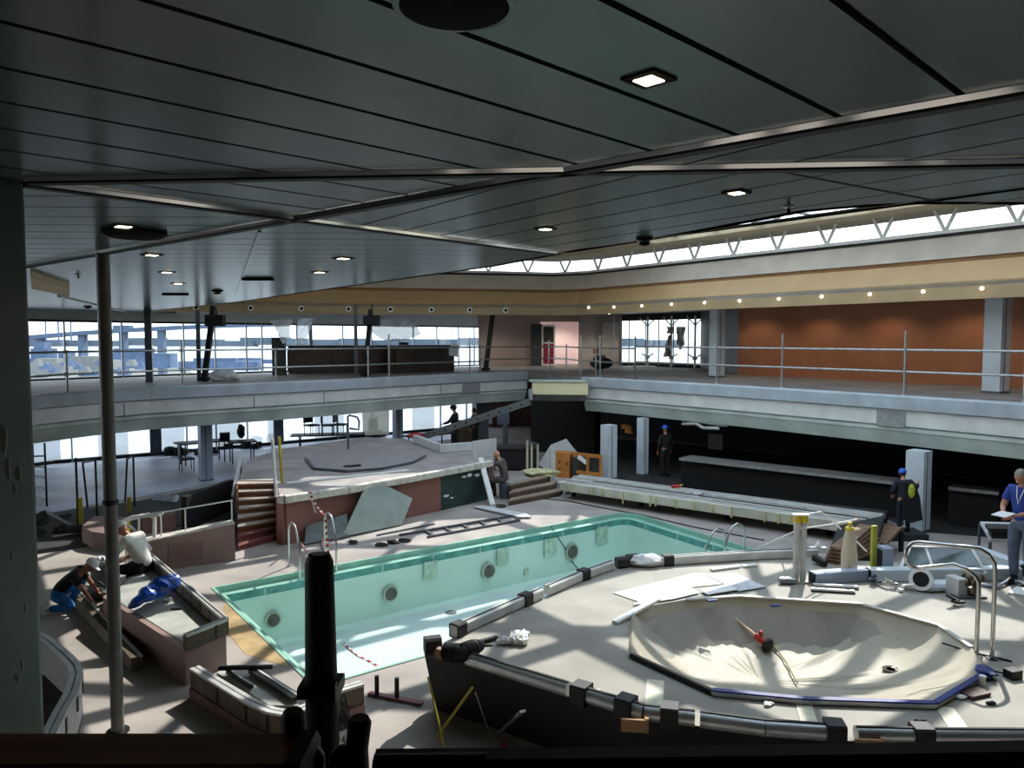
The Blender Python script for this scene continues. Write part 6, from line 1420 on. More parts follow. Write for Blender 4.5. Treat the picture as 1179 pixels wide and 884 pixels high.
STAND = dict(pelvis=(0, 0, .95), spine=(0, .0, 1.13), chest=(0, .0, 1.33), neck=(0, .0, 1.48), skull=(0, .03, 1.58),
             shL=(-.18, 0, 1.41), elL=(-.25, -.03, 1.13), wrL=(-.26, .06, .89), shR=(.18, 0, 1.41), elR=(.25, -.03, 1.13), wrR=(.26, .06, .89),
             hipL=(-.095, 0, .90), knL=(-.11, .02, .50), anL=(-.11, -.03, .09), hipR=(.095, 0, .90), knR=(.11, .02, .50), anR=(.11, -.03, .09))
def person(label, loc, face, pose=None, shirt=None, sleeves='short', trousers=None, skin=None, hat=None, hair=None, shoes=None, look=(0, 1, -.15), grip=.5, scale=1.0, bulk=1.0, extra=None, hand_dir=None):
    J = {k: Vector(v) for k, v in STAND.items()}
    for k, v in (pose or {}).items(): J[k] = Vector(v)
    c, s = math.cos(face), math.sin(face); ex, ey = Vector((c, s, 0)), Vector((-s, c, 0)); loc = Vector(loc)
    W = lambda p: loc + (ex * p.x + ey * p.y + Vector((0, 0, p.z))) * scale
    D = lambda p: (ex * p.x + ey * p.y + Vector((0, 0, p.z)))
    J = {k: W(v) for k, v in J.items()}
    t = thing('person', label, 'person', loc); skin = skin or M_skin; k_ = scale
    mid = lambda a, b, f: J[a].lerp(J[b], f)
    n = lambda a: (a, J[a])
    rad = dict(pelvis=(.10, .09), spine=(.09, .075), chest=(.11, .08), neck=.058, skull=.06, shL=.062, shR=.062, elL=.043, elR=.043, wrL=.029, wrR=.029, hipL=.092, hipR=.092, knL=.058, knR=.058, anL=.04, anR=.04)
    rad = {a: ((b[0] * k_, b[1] * k_) if isinstance(b, tuple) else b * k_) for a, b in rad.items()}
    ch = [[n('pelvis'), n('spine'), n('chest'), n('neck'), n('skull')], [n('chest'), n('shL'), n('elL'), n('wrL')], [n('chest'), n('shR'), n('elR'), n('wrR')], [n('pelvis'), n('hipL'), n('knL'), n('anL')], [n('pelvis'), n('hipR'), n('knR'), n('anR')]]
    v, e, r = chain_graph(ch, rad); mb = MB(); mb.add(*skin_mesh(v, e, r))
    # head with nose, ears and jaw
    lk = D(Vector(look)).normalized(); up = (J['skull'] - J['neck']).normalized(); lx = lk.cross(up).normalized(); up = lx.cross(lk).normalized(); hc = J['skull'] + up * .055 * k_ + lk * .015 * k_
    def H(x, y, z): return hc + (lx * x + lk * y + up * z) * k_
    vs = []; N_, M_ = 16, 12
    for i in range(M_ + 1):
        ph = PI * i / M_
        for j in range(N_):
            th = 2 * PI * j / N_; x = .075 * math.sin(ph) * math.cos(th); y = .095 * math.sin(ph) * math.sin(th); z = .115 * math.cos(ph)
            if z < -.02: x *= 1 - .28 * (-z - .02) / .1; y *= 1 - .12 * (-z - .02) / .1
            if y > .075 and abs(z + .0) < .05: y -= .006
            vs.append(H(x, y, z))
    mb.add(vs, [[i * N_ + j, (i + 1) * N_ + j, (i + 1) * N_ + (j + 1) % N_, i * N_ + (j + 1) % N_] for i in range(M_) for j in range(N_)])
    mb.tube([H(0, .082, .015), H(0, .108, -.018), H(0, .09, -.03)], [.008 * k_, .016 * k_, .01 * k_], 8)
    for sx in (-1, 1): mb.tube([H(sx * .074, -.005, .02), H(sx * .086, -.012, .0), H(sx * .076, -.005, -.03)], [.012 * k_, .016 * k_, .01 * k_], 8)
    mb.tube([H(-.025, .083, -.055), H(0, .09, -.056), H(.025, .083, -.055)], [.004 * k_, .008 * k_, .004 * k_], 6)
    # hands: palm, four unequal curled fingers, thumb from the side
    for sd, sx in (('L', -1), ('R', 1)):
        w = J['wr' + sd]; d = (J['wr' + sd] - J['el' + sd]).normalized()
        if hand_dir and sd in hand_dir: d = D(Vector(hand_dir[sd])).normalized()
        side = d.cross(Vector((0, 0, 1))); side = side.normalized() if side.length > .2 else ex; nrm_ = side.cross(d).normalized()
        if nrm_.z > 0: nrm_ = -nrm_
        if side.dot(ex) * sx > 0: side = -side    # thumb side: inwards
        pk = w + d * .085 * k_
        mb.tube([w - d * .01 * k_, w + d * .03 * k_, w + d * .07 * k_, pk + d * .01 * k_], [.026 * k_, .036 * k_, .038 * k_, .028 * k_], 10, ell=.55)
        for f, (o, L) in enumerate(((.027, .068), (.009, .078), (-.009, .072), (-.027, .056))):
            b = pk + side * o * k_; a1 = grip * .5; a2 = grip * 1.2
            p1 = b + (d * math.cos(a1) + nrm_ * math.sin(a1)) * L * .5 * k_; p2 = p1 + (d * math.cos(a1 + a2) + nrm_ * math.sin(a1 + a2)) * L * .5 * k_
            mb.tube([b - d * .012 * k_, p1, p2], [.0095 * k_, .009 * k_, .0075 * k_], 6)
        b = w + d * .03 * k_ + side * .03 * k_; p1 = b + (side * .7 + d * .7).normalized() * .034 * k_; p2 = p1 + (d * .9 + nrm_ * .4).normalized() * .03 * k_
        mb.tube([b - side * .012 * k_, p1, p2], [.012 * k_, .011 * k_, .008 * k_], 6)
    part(mb, 'body', skin, t, True)
    for sx in (-1, 1): m = MB(); m.ball(H(sx * .03, .086, .012), .009 * k_, None, None, 8, 6); part(m, 'eye', M_eye, t, True)
    # clothes
    if shirt:
        R_ = dict(pelvis=(.155, .13), spine=(.148, .118), chest=(.172, .128), collar=.075, shL=.082, shR=.082, elL=.062, elR=.062, wrL=.045, wrR=.045, sL=.07, sR=.07)
        R_ = {a: ((b[0] * k_ * bulk, b[1] * k_ * bulk) if isinstance(b, tuple) else b * k_ * bulk) for a, b in R_.items()}
        col = ('collar', J['chest'].lerp(J['neck'], .72)); arms = []
        for sd in 'LR':
            if sleeves == 'long': arms.append([n('chest'), n('sh' + sd), n('el' + sd), ('wr' + sd, mid('el' + sd, 'wr' + sd, .93))])
            else: arms.append([n('chest'), n('sh' + sd), ('s' + sd, mid('sh' + sd, 'el' + sd, .72))])
        v, e, r = chain_graph([[('pelvis', mid('pelvis', 'spine', -.25)), n('spine'), n('chest'), col]] + arms, R_); m = MB(); m.add(*skin_mesh(v, e, r)); part(m, 'shirt', shirt, t, True)
    if trousers:
        R_ = dict(waist=(.150, .125), pelvis=(.158, .135), hipL=.112, hipR=.112, knL=.082, knR=.082, anL=.062, anR=.062); R_ = {a: ((b[0] * k_, b[1] * k_) if isinstance(b, tuple) else b * k_) for a, b in R_.items()}
        v, e, r = chain_graph([[n('pelvis'), ('waist', mid('pelvis', 'spine', .35))]] + [[n('pelvis'), n('hip' + sd), n('kn' + sd), ('an' + sd, mid('kn' + sd, 'an' + sd, .97))] for sd in 'LR'], R_); m = MB(); m.add(*skin_mesh(v, e, r)); part(m, 'trousers', trousers, t, True)
    for sd in 'LR':
        a = J['an' + sd]; toe = a + ey * .17 * k_; g = a.z - .08 * k_
        m = MB(); m.tube([a + Vector((0, 0, .03 * k_)), a - Vector((0, 0, .03 * k_)) + ey * .01, Vector((a.x, a.y, g + .035 * k_)) + ey * .09 * k_, Vector((toe.x, toe.y, g + .03 * k_)), Vector((toe.x, toe.y, g + .028 * k_)) + ey * .03 * k_], [.05 * k_, .055 * k_, .05 * k_, .042 * k_, .02 * k_], 10); m.box(Vector((a.x, a.y, g + .01 * k_)) + ey * .07 * k_, (.085 * k_, .27 * k_, .02 * k_), axes=(ex, ey, (0, 0, 1))); part(m, 'shoe', shoes or M_blackrub, t, True)
    if hair:
        m = MB(); vs = []; 
        for i in range(8):
            ph = PI * .56 * i / 7
            for j in range(16):
                th = 2 * PI * j / 16; f = 1.0 + (.0 if math.sin(th) < .3 else -.45 * (i / 7) ** 1.5); z = math.cos(ph * f if math.sin(th) > .3 else ph * 1.12)
                q = ph * f if math.sin(th) > .3 else ph * 1.12
                vs.append(H(.083 * math.sin(q) * math.cos(th), .103 * math.sin(q) * math.sin(th) - .006, .124 * math.cos(q)))
        m.add(vs, [[i * 16 + j, i * 16 + (j + 1) % 16, (i + 1) * 16 + (j + 1) % 16, (i + 1) * 16 + j] for i in range(7) for j in range(16)]); part(m, 'hair', hair, t, True)
    if hat:
        kind, hm = hat; m = MB(); ax = (lx, lk, up); z0 = .03
        pr_ = [(.112, 0), (.11, .03), (.098, .07), (.07, .105), (.03, .122), (.004, .126)] if kind != 'cap' else [(.098, 0), (.099, .03), (.09, .07), (.06, .1), (.02, .112), (.004, .113)]
        m.lathe([(r_ * k_, z * k_) for r_, z in pr_], H(0, 0, z0), 20, (lx, lk * 1.12, up)); part(m, 'helmet' if kind == 'helmet' else ('cap' if kind == 'cap' else 'hat'), hm, t, True)
        m = MB()
        if kind == 'hat': m.lathe([(.10 * k_, -.008 * k_), (.17 * k_, -.012 * k_), (.17 * k_, .0), (.10 * k_, .012 * k_)], H(0, 0, z0), 20, (lx, lk, up))
        else:
            a = [H(.095 * math.cos(th), .108 * math.sin(th), z0 + .012) for th in [PI * (.12 + .76 * i / 8) for i in range(9)]]; b = [H(.09 * math.cos(th), (.175 if kind == 'cap' else .145) * math.sin(th) + .01, z0 - .006) for th in [PI * (.12 + .76 * i / 8) for i in range(9)]]
            m.add(a + b + [p - up * .006 for p in a + b], [[i, i + 1, 10 + i, 9 + i] for i in range(8)] + [[18 + i, 19 + i, 28 + i, 27 + i][::-1] for i in range(8)] + [[9 + i, 10 + i, 28 + i, 27 + i] for i in range(8)] + [[0, 9, 27, 18], [8, 26, 35, 17]])
        part(m, 'brim', hm, t, True)
    if extra: extra(t, J, W, D, H)
    return t, J
M_whitecl = mat('cloth_white', (226, 222, 214), .85, var=.1, scale=8, bump=.2)
M_blackcl = mat('cloth_black', (22, 22, 24), .85, var=.2, scale=8)
M_jeans = mat('cloth_blue', (44, 120, 186), .85, var=.3, scale=7, bump=.2)
M_navy = mat('cloth_navy', (30, 34, 48), .85, var=.2, scale=6)
M_polo = mat('cloth_polo', (36, 66, 150), .8, var=.12, scale=6)
M_greyc = mat('cloth_greyblue', (92, 104, 124), .85, var=.12, scale=6)
M_brownc = mat('cloth_brown', (84, 78, 74), .9, var=.2, scale=6)
M_hatw = mat('hat_white', (226, 226, 222), .6, var=.05)
M_hatb = mat('helmet_blue', (30, 92, 196), .35, var=.05)
CROUCH = dict(pelvis=(0, -.08, .34), spine=(0, .05, .50), chest=(0, .20, .63), neck=(0, .33, .70), skull=(0, .41, .74),
              shL=(-.18, .24, .66), elL=(-.26, .38, .42), wrL=(-.22, .52, .22), shR=(.18, .24, .66), elR=(.30, .42, .44), wrR=(.34, .62, .14),
              hipL=(-.11, -.06, .32), knL=(-.24, .30, .48), anL=(-.20, .04, .09), hipR=(.11, -.06, .32), knR=(.20, .24, .14), anR=(.16, -.18, .12))
# 1 crouching man at the left, reaching down to the low board
p = A(68, 707, 0)
person('person in white cap, black shirt and blue trousers crouching beside the green pillar, reaching down', p + Vector((0, .1, 0)), R(-75), CROUCH, M_blackcl, 'short', M_jeans, M_skin2, ('cap', M_hatw), None, M_whitecl, look=(.1, .8, -.6), hand_dir={'R': (.2, .8, -.5), 'L': (0, .8, -.6)})
# 2 man in a white shirt sitting on the planter edge, bending forward
p = A(162, 690, 0)
SIT = dict(pelvis=(0, -.12, .58), spine=(0, -.02, .76), chest=(0, .10, .95), neck=(0, .22, 1.06), skull=(0, .28, 1.12),
           shL=(-.18, .12, 1.02), elL=(-.26, .24, .78), wrL=(-.12, .42, .66), shR=(.18, .12, 1.02), elR=(.27, .16, .76), wrR=(.14, .38, .62),
           hipL=(-.10, -.08, .55), knL=(-.17, .34, .52), anL=(-.15, .32, .09), hipR=(.10, -.08, .55), knR=(.16, .34, .50), anR=(.14, .26, .09))
person('person in white cap and white shirt bending on the long planter behind the steel pole', p, R(78), SIT, M_whitecl, 'short', M_blackcl, M_skin2, ('cap', M_hatw), None, M_blackrub, look=(0, .8, -.55), scale=1.1)
# 3 seated man in grey brown work clothes by the green wall
p = A(577, 574, 0)
SIT2 = dict(SIT); SIT2.update(pelvis=(0, -.12, .56), spine=(0, -.08, .78), chest=(0, .0, 1.0), neck=(0, .06, 1.15), skull=(0, .11, 1.24), shL=(-.18, .0, 1.08), elL=(-.24, .26, .96), wrL=(-.16, .50, 1.0), shR=(.18, .0, 1.08), elR=(.24, .22, .92), wrR=(.14, .46, .98))
person('person in grey brown work clothes seated beside the green wall on the far deck', p + Vector((0, .15, 0)), R(68), SIT2, M_brownc, 'long', M_brownc, M_skin, None, None, M_blackrub, look=(0, .9, -.3))
b = A(577, 574, 0) + Vector((.12, .1, 0)); m = MB(); m.lathe([(.17, 0), (.19, .4), (.18, .42), (.02, .42)], b, 14); solo(m, 'upturned_bucket', M_coldark, 'grey upturned bucket under the seated man by the green wall', 'bucket')
# 4, 5 two figures before the bright lower windows, silhouette dark put into their clothes
p = A(524, 509, .0); p = Vector((AD(524, 500, 31).x, 31.0, 0)); hz = zrow(465, 31.0) / 1.80
REACH = dict(elR=(.30, .14, 1.20), wrR=(.30, .40, 1.10), elL=(-.24, .16, 1.16), wrL=(-.22, .40, 1.08))
person('person in dark silhouette with brimmed hat standing at the dark table before a bright window', p, R(80), REACH, M_blackcl, 'long', M_blackcl, M_skin2, ('hat', M_blackcl), M_haird, M_blackrub, scale=hz)
p = Vector((AD(547, 500, 32).x, 32.0, 0))
person('person in dark silhouette half hidden by the dark broad column beside the brown cabinet', p, R(60), None, M_blackcl, 'long', M_blackcl, M_skin2, None, M_haird, M_blackrub, scale=zrow(470, 32.0) / 1.74)
# 6 worker with blue helmet seen from behind
d6 = 17.6; p = Vector((AD(1040, 600, d6).x, d6, .16)); 
def back_mark(t, J, W, D, H):
    q = J['chest'].lerp(J['spine'], .2); m = MB(); c = W(Vector((.13, -.215, 1.20))); m.ball(c, .085, .03, .17, 10, 8, .05); part(m, 'yellow_patch', mat('patch_yellow', (190, 200, 60), .7, var=.2, scale=10), t, True)
    m = MB(); a = W(Vector((.06, -.13, 1.30))); v = []
    pts_ = [(-.04, 1.42), (.24, 1.38), (.36, 1.0), (.44, .40), (.16, .30), (-.06, .38), (-.08, 1.0)]
    m.slab([W(Vector((x, -.20 - .02 * math.sin(i * 2), z))) for i, (x, z) in enumerate(pts_)], .06, D(Vector((0, 1, 0)))); part(m, 'coat', M_blackcl, t)
person('person in blue helmet and dark coat with yellow patch at the broad pale column', p, R(-12), dict(elR=(.34, .10, 1.22), wrR=(.42, .26, 1.34), elL=(-.27, .05, 1.14), wrL=(-.24, .22, 1.0), spine=(0, .03, 1.13), chest=(0, .08, 1.32), neck=(0, .13, 1.46), skull=(0, .17, 1.56), shL=(-.18, .08, 1.40), shR=(.18, .08, 1.40)), M_navy, 'long', M_navy, M_skin, ('helmet', M_hatb), M_haird, M_blackrub, look=(.3, .9, -.1), extra=back_mark, bulk=1.22, scale=zrow(545, d6 + .1) / 1.82)
m = MB(); m.box(p + Vector((0, .05, -.08)), (.9, .7, .158)); solo(m, 'low_pallet', M_floordark, 'low dark pallet under the blue helmeted worker', 'pallet')
# 7 man with papers at the right edge
d7 = 11.9; px7 = 1178; zt7 = zrow(538, d7 - .05); p = Vector((AD(px7, 600, d7).x, d7, ZB))
def papers(t, J, W, D, H):
    pass
t7, J7 = person('grey haired person in a blue polo shirt holding papers at the right edge', p, R(118), dict(elL=(-.24, .10, 1.14), wrL=(-.10, .34, 1.10), elR=(.24, .10, 1.14), wrR=(.10, .32, 1.08), skull=(0, .06, 1.58)), M_polo, 'short', M_greyc, M_skin, None, M_hairg, M_blackrub, look=(.05, .85, -.45), grip=.7, scale=(zt7 - ZB) / 1.76)
c = (J7['wrL'] + J7['wrR']) / 2; f = Vector((-math.sin(R(118)), math.cos(R(118)), 0)); rgt = Vector((math.cos(R(118)), math.sin(R(118)), 0))
q = c + f * .17 + Vector((0, 0, .035)); m = MB(); m.slab([q - rgt * .11 - f * .10, q + rgt * .11 - f * .10, q + rgt * .11 + f * .16 - Vector((0, 0, .03)), q - rgt * .11 + f * .16 - Vector((0, 0, .03))], .012, (0, 0, 1)); solo(m, 'paper_stack', M_board, 'white papers held by the person at the right edge', 'papers')
m = MB(); a = J7['neck']; ch_ = J7['chest']; m.tube([a + f * .09 - rgt * .06, ch_ + f * .15 - rgt * .03, ch_ + f * .16 + Vector((0, 0, -.12)), ch_ + f * .15 + rgt * .03, a + f * .09 + rgt * .06], .008, 6); part(m, 'lanyard', M_board, t7, True)
# 8 worker in the dark, blue helmet
d8 = 25.6; p = Vector((AD(766, 520, d8).x, d8, .014))
person('person in blue helmet and dark clothes deep in shade right of the slim pale column', p, R(20), None, M_blackcl, 'long', M_blackcl, M_skin2, ('helmet', M_hatb), None, M_blackrub, look=(0, 1, 0), scale=zrow(489, d8) / 1.80)
# ================================================================ ceiling fittings
M_fit = mat('fitting_dark', (16, 20, 19), .9, var=.1, spec=.1)
M_lamp = emit('lamp_warm', (255, 232, 190), 6.0)
M_lampw = emit('lamp_spot', (255, 240, 215), 14.0)
c = A(523, 5, ZC); s = thing('ceiling_speaker', 'large round dark loudspeaker grille in the ceiling at the top', 'loudspeaker', c - Vector((0, 0, .02)))
m = MB(); m.lathe([(.165, 0), (.165, -.012), (.15, -.018), (.02, -.022)], c, 36); part(m, 'grille', M_fit, s, True); m = MB(); m.lathe([(.172, 0), (.185, 0), (.185, -.008), (.172, -.01)], c, 36); part(m, 'rim', M_ceil, s, True)
def downlight(px, py, size, lab, cat='downlight', ang=.78):
    c = A(px, py, ZC - .001); t = thing('square_downlight', lab, cat, c - Vector((0, 0, .012)), None)
    m = MB(); m.box(c + Vector((0, 0, -.004)), (size, size, .008), ang); part(m, 'bezel', M_fit, t)
    m = MB(); m.box(c + Vector((0, 0, -.010)), (size * .55, size * .55, .006), ang); part(m, 'lamp', M_lamp, t)
downlight(747, 90, .155, 'large lit square downlight in the near ceiling right of the middle')
downlight(848, 221, .15, 'lit square downlight in the ceiling left of the sprinkler')
downlight(628, 263, .15, 'lit square downlight in the ceiling left of the smoke detector')
downlight(395, 297, .2, 'small lit downlight in the ceiling in front of the tan cove')
for px, py, lab in ((175, 293, 'small lit downlight beyond the chrome trim right of the steel pole'), (142, 260, 'small lit downlight above the dark ceiling vent'), (14, 298, 'small lit downlight at the far left beside the green pillar'), (192, 313, 'small lit downlight farther back in the left ceiling'), (205, 326, 'small lit downlight farthest back in the left ceiling'), (368, 313, 'small lit downlight right of the short dark slot')):
    downlight(px, py, .2, lab)
def vent(px, py, lx, ly, lab, rz=0):
    c = A(px, py, ZC); t = thing('ceiling_vent', lab, 'vent', c - Vector((0, 0, .06))); m = MB(); m.lathe([(lx, 0), (lx, -.03), (lx * .8, -.06), (lx * .3, -.065)], c, 24); part(m, 'disc', M_fit, t, True); m = MB(); m.cyl(c + Vector((0, 0, -.07)), c, lx * .2, 12); part(m, 'hub', M_fit, t)
vent(155, 266, .28, .2, 'round dark ceiling vent beside the steel pole')
for px, py, w, lab in ((202, 338, .55, 'short dark slot in the far left ceiling'), (297, 320, .5, 'short dark slot in the ceiling left of the tan cove tip')):
    c = A(px, py, ZC); m = MB(); m.box(c + Vector((0, 0, -.02)), (w, .12, .04)); solo(m, 'ceiling_slot', M_fit, lab, 'vent slot')
def head(px, py, lab, r=.05, name='sprinkler_head'):
    c = A(px, py - 6, ZC + .004); t = thing(name, lab, 'sprinkler' if 'sprinkler' in name else 'detector', c - Vector((0, 0, .1)))
    if name == 'sprinkler_head':
        m = MB(); m.lathe([(r, 0), (r * .9, -.012), (r * .35, -.02)], c, 14); part(m, 'rose', M_galv, t, True); m = MB(); m.lathe([(.012, -.015), (.012, -.06), (.03, -.064), (.03, -.068)], c, 12); part(m, 'nozzle', M_fit, t, True)
    else:
        m = MB(); m.lathe([(r * 1.5, 0), (r * 1.5, -.02), (r, -.03), (r * .9, -.075), (r * .4, -.085)], c, 16); part(m, 'housing', M_fit, t, True); m = MB(); m.lathe([(r * 1.2, -.04), (r * 1.2, -.05)], c, 16); part(m, 'ring', M_galv, t)
head(908, 243, 'sprinkler head in the ceiling near the right of the opening')
head(742, 279, 'dark smoke detector at the ceiling edge before the clerestory', .055, 'smoke_detector')
head(90, 321, 'sprinkler head in the left ceiling before the stern windows')
head(101, 358, 'dark smoke detector in the far left ceiling above the stern windows', .09, 'smoke_detector')
head(250, 340, 'dark smoke detector in the ceiling left of the tan cove tip', .08, 'smoke_detector')
# cream box soffit at far left, pale duct line
c = [A(35, 312, ZC), A(80, 327, ZC), A(80, 336, ZC), A(36, 326, ZC)]
m = MB(); m.slab([p + Vector((0, 0, -.10)) for p in c], .102, (0, 0, 1)); solo(m, 'tan_bulkhead', M_tan2, 'small tan bulkhead on the ceiling beside the green pillar', 'bulkhead')
m = MB(); a, b = A(68, 340, ZC), A(172, 365, ZC); m.bar(a + Vector((0, 0, -.02)), b + Vector((0, 0, -.02)), .08, .03); struct(m, 'trim_6', M_alu2)
# cove spots: unlit with pale rings along the far band, lit along the right band
def cove_spot(px, py, lit, lab, grp):
    path = opening; best = None; rx = (px - 589.5) / FPX
    for i in range(iFL, iFL + len(far) + len(right)):
        a, b = path[i], path[i + 1]; fa = a.x - rx * a.y; fb = b.x - rx * b.y
        if fa * fb <= 0 and fa != fb: t = fa / (fa - fb); best = (a + (b - a) * t, (b - a).normalized()); break
    if not best: return
    p, d = best; z = zrow(py, p.y); n = Vector((d.y, -d.x)) * -out; s = Vector((n.x, n.y, 0)); c = Vector((p.x, p.y, z)) + s * .004
    t = thing('cove_spotlight', lab, 'spotlight', c, grp); ax = (Vector((d.x, d.y, 0)), Vector((0, 0, 1)), s)
    r = .115 if not lit else .068
    m = MB(); m.lathe([(r * .6, 0), (r, 0), (r, .015), (r * .6, .02)], c, 18, ax); part(m, 'ring', M_board if not lit else M_tan2, t, True)
    m = MB(); m.lathe([(r * .62, .0), (r * .55, .05 if lit else .022), (r * .2, .06 if lit else .026)], c, 14, ax); part(m, 'lens', M_lampw if lit else M_fit, t, True)
    if not lit: m = MB(); m.ball(c + s * .04 + Vector((.02, 0, -.01)), r * .42, r * .3, r * .42, 8, 6); part(m, 'eyeball', M_fit, t)
ordn = ['first', 'second', 'third', 'fourth', 'fifth', 'sixth', 'seventh', 'eighth', 'ninth', 'tenth', 'eleventh']
for i, px in enumerate((227, 290, 348, 402, 450, 497, 541, 582)):
    cove_spot(px, 354 + (px - 227) * .009, False, 'unlit round spotlight in the far tan band, %s from the left' % ordn[i], 'unlit spotlights in the far band')
for i, (px, py) in enumerate(((678, 354), (707, 353.4), (739, 352), (773, 350.4), (811, 348.4), (851, 346.3), (896, 344.2), (945, 341.4), (1000, 338.8), (1061, 335.7), (1128, 332))):
    cove_spot(px, py, True, 'lit spotlight in the right tan band, %s from the far corner' % ordn[i], 'lit spotlights in the right band')
# downlights in the promenade ceilings; the stern and lobby ones are added fill
def lamp(p, lab, power):
    t = thing('promenade_downlight', lab, 'downlight', p - Vector((0, 0, .03)), 'downlights in the promenade ceiling')
    m = MB(); m.lathe([(.09, -.002), (.10, -.02), (.075, -.03)], p, 16); part(m, 'ring', M_fit, t, True); m = MB(); m.lathe([(.07, -.02), (.05, -.034)], p, 14); part(m, 'lens', M_lampw, t, True)
    L = bpy.data.lights.new('downlight_beam', 'SPOT'); L.energy = power; L.spot_size = R(140); L.spot_blend = .6; L.shadow_soft_size = .08; L.color = (1, .9, .76); o = bpy.data.objects.new('downlight_beam', L); COL.objects.link(o); o.location = p - Vector((0, 0, .08))
a, b = V2(U4), V2(U6); d = (b - a).normalized(); nn = Vector((d.y, -d.x)); nn = nn if nn.dot(-a) > 0 else -nn
L_ = (b - a).length; k = 0
names = ['nearest the recess', 'second from the recess', 'third from the recess', 'fourth from the recess', 'fifth from the recess', 'sixth from the recess', 'seventh from the recess']
for i in range(7):
    q = a + d * (1.2 + i * 2.6) + nn * 1.1; lamp(Vector((q.x, q.y, ZF)), 'promenade ceiling downlight before the orange wall, ' + names[i], 52)
for px, lab in ((575, 'added fill lamp in the promenade ceiling before the brown wall'), (645, 'added fill lamp in the promenade ceiling before the pink lobby doorway'), (695, 'added fill lamp in the promenade ceiling before the grey panelled wall')):
    q = on_line(px, U1, U2); lamp(Vector((q.x, q.y - 2.2, ZF)), lab, 85)  # added lamps that brighten the stern walls
q = on_line(643, U1, U2); lamp(Vector((q.x, q.y + 1.5, ZF)), 'added fill lamp inside the pink lobby', 160)  # added lamp that brightens the lobby
# ================================================================ the harbour outside the stern windows, haze put into its colours
M_sea = mat('sea', (108, 116, 122), .25, var=.12, scale=.02, bump=.0)
M_quay = mat('quay', (106, 102, 96), .9, var=.12, scale=.08)
M_bridge = mat('bridge_haze', (86, 102, 124), .9, var=.06)
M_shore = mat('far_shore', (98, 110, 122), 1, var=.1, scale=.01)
m = MB(); m.prism([(-2500, 60), (2500, 60), (2500, 5000), (-2500, 5000)], -24.5, -24); solo(m, 'harbour_water', M_sea, 'pale blue harbour water seen through the stern windows', 'water', kind='stuff')
q = [V2(A(x, y, -18)) for x, y in ((-200, 470), (-200, 420), (60, 413), (200, 419), (230, 432), (150, 440), (40, 452))]
m = MB(); m.prism(q, -23, -18); struct(m, 'ground_quay', M_quay)
t = thing('road_bridge', 'long pale blue road bridge on tall piers beyond the left stern windows', 'bridge', AD(170, 425, 420)); D = 420
pts = [(-120, 397), (40, 388), (95, 383.5), (142, 380.5), (200, 377.5), (260, 375), (330, 373)]
P = [AD(x, y, D) for x, y in pts]
m = MB()
for a, b in zip(P, P[1:]): m.bar(a, b, 8, 2.2)
part(m, 'deck', M_bridge, t)
for px in (-60, -5, 47, 95, 142, 186):
    ytop = 391 - (px + 20) * .063; a = AD(px, ytop, D); m = MB(); m.box((a.x, a.y, (a.z - 24) / 2), (3.2, 4.5, a.z + 24)); part(m, 'pier', M_bridge, t)
m = MB(); a = AD(142, 379.5, D); m.box(a + Vector((0, 0, 1.2)), (9, 5, 2.4)); part(m, 'deck_hut', M_bridge, t)
# low far shore
m = MB(); rn = random.Random(12); x = -2300
vs = []
while x < 700: vs.append((x, 3000 + rn.uniform(-50, 50))); x += 120
for i, (a, b) in enumerate(vs): m.box((a, b, -14 + rn.uniform(-4, 10)), (rn.uniform(100, 190), 60, 30))
solo(m, 'far_shore', M_shore, 'hazy low shore with buildings across the harbour', 'shore', kind='stuff')
# port sheds, ships and cranes
rn = random.Random(31)
M_ship = mat('ship_haze', (84, 102, 130), .8, var=.2, scale=.3); M_shed = mat('shed_pale', (124, 124, 122), .8, var=.1)
t = thing('moored_ship', 'pale blue ship superstructure with masts behind the bridge at far left', 'ship', AD(70, 408, 300)); a = AD(68, 404, 300)
m = MB(); m.bar(a + Vector((-16, 0, -5)), a + Vector((14, 0, -5)), 8, 4); part(m, 'hull', M_ship, t)
m = MB(); m.box(a + Vector((-6, 0, -1)), (7, 6, 4)); m.box(a + Vector((-6.5, 0, 2)), (4, 5, 3)); m.box(a + Vector((3, 0, -1.5)), (4, 5, 3)); m.box(a + Vector((9, 0, -1)), (1.4, 2, 4)); part(m, 'superstructure', M_ship, t)
for dx, h in ((-5, 22), (0, 16), (5, 20)): m = MB(); m.cyl(a + Vector((dx, 0, 4)), a + Vector((dx, 0, h - 4)), .3, 6); part(m, 'mast', M_ship, t)
for k, (px, py, D, w, h, mt, lab) in enumerate(((160, 415, 260, 24, 5, M_ship, 'long blue shed on the quay beyond the stern windows'), (255, 421, 250, 26, 3, M_ship, 'low blue barge moored right of the slim columns'), (105, 421, 200, 14, 3, M_shed, 'pale shed on the quay seen left of the first column'), (60, 424, 190, 10, 3, M_shed, 'pale shed on the quay seen beside the green pillar'), (290, 416, 300, 20, 1.6, M_ship, 'thin grey jetty far out in the harbour'))):
    a = AD(px, py, D); m = MB(); m.bar(a + Vector((-w / 2, 0, 0)), a + Vector((w / 2, 0, 0)), 6, h); m.bar(a + Vector((-w / 3, 0, h * .6)), a + Vector((w / 5, 0, h * .6)), 3, h * .5); solo(m, 'port_shed' if 'shed' in lab else ('barge' if 'barge' in lab else 'jetty'), mt, lab, 'shed' if 'shed' in lab else 'boat')
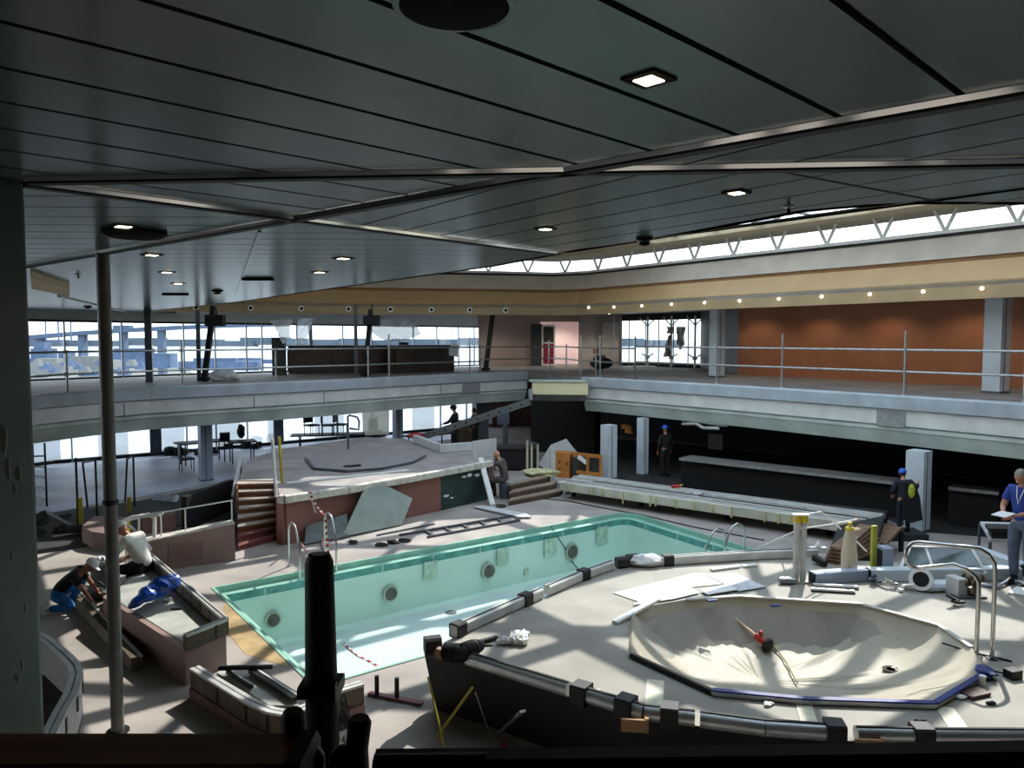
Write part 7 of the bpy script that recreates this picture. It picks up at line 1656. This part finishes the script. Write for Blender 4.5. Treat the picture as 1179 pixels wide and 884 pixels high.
for k in range(14):
    px = 45 + k * 9 + rn.uniform(-2, 2); D = 150 + 8 * (k % 4); a = AD(px, 419 + 4 * (k % 4), D); m = MB(); m.box(a, (rn.uniform(1.2, 2.6), 1.6, .8)); m.box(a + Vector((.1, 0, .6)), (.9, 1.4, .5)); solo(m, 'parked_vehicle', (M_shed, M_ship, M_bridge)[k % 3], 'tiny parked vehicle on the quay outside the left stern windows', 'vehicle', 'vehicles on the quay')
# ================================================================ world, sun, camera
w = bpy.data.worlds.new('harbour_sky'); SC.world = w; w.use_nodes = True; nt = w.node_tree
bg = nt.nodes['Background']; tc = nt.nodes.new('ShaderNodeTexCoord'); sx = nt.nodes.new('ShaderNodeSeparateXYZ'); rp = nt.nodes.new('ShaderNodeValToRGB')
nt.links.new(tc.outputs['Generated'], sx.inputs[0])
mpn = nt.nodes.new('ShaderNodeMapping'); mpn.inputs['Scale'].default_value = (3, 3, 9); nzn = nt.nodes.new('ShaderNodeTexNoise'); nzn.inputs['Scale'].default_value = 1.6; nzn.inputs['Detail'].default_value = 6
nt.links.new(tc.outputs['Generated'], mpn.inputs['Vector']); nt.links.new(mpn.outputs['Vector'], nzn.inputs['Vector'])
ad = nt.nodes.new('ShaderNodeMath'); ad.operation = 'MULTIPLY_ADD'; ad.inputs[1].default_value = .22; nt.links.new(nzn.outputs['Fac'], ad.inputs[0]); nt.links.new(sx.outputs['Z'], ad.inputs[2])
nt.links.new(ad.outputs[0], rp.inputs['Fac'])
e = rp.color_ramp.elements; e[0].position = .0; e[0].color = (.88, .94, 1.0, 1); e[1].position = .9; e[1].color = (.55, .68, .84, 1)
x = e.new(.16); x.color = (.96, .98, 1.0, 1); x = e.new(.34); x.color = (.86, .93, 1.0, 1)
nt.links.new(rp.outputs['Color'], bg.inputs['Color']); bg.inputs['Strength'].default_value = SKY_S
sun = bpy.data.lights.new('sun', 'SUN'); sun.energy = SUN_S; sun.angle = R(.6); sun.color = (1.0, .95, .86)
so = bpy.data.objects.new('sun', sun); COL.objects.link(so)
az = Vector((.42, .906, 0)).normalized(); el = R(45); sd = az * math.cos(el) + Vector((0, 0, math.sin(el)))
so.rotation_euler = sd.to_track_quat('Z', 'Y').to_euler(); so.location = (6, 16, 14)
cam = bpy.data.cameras.new('camera'); co = bpy.data.objects.new('camera', cam); COL.objects.link(co)
cam.sensor_width = 36; cam.sensor_fit = 'HORIZONTAL'; cam.lens = 36 * FPX / 1179; cam.clip_start = .05; cam.clip_end = 6000
co.location = (0, 0, EYE); co.rotation_euler = (PI / 2 - PITCH, 0, 0); SC.camera = co
SC.view_settings.view_transform = 'Standard'; SC.view_settings.look = 'None'; SC.view_settings.gamma = 1; SC.view_settings.use_curve_mapping = False
SC.view_settings.exposure = EXPO
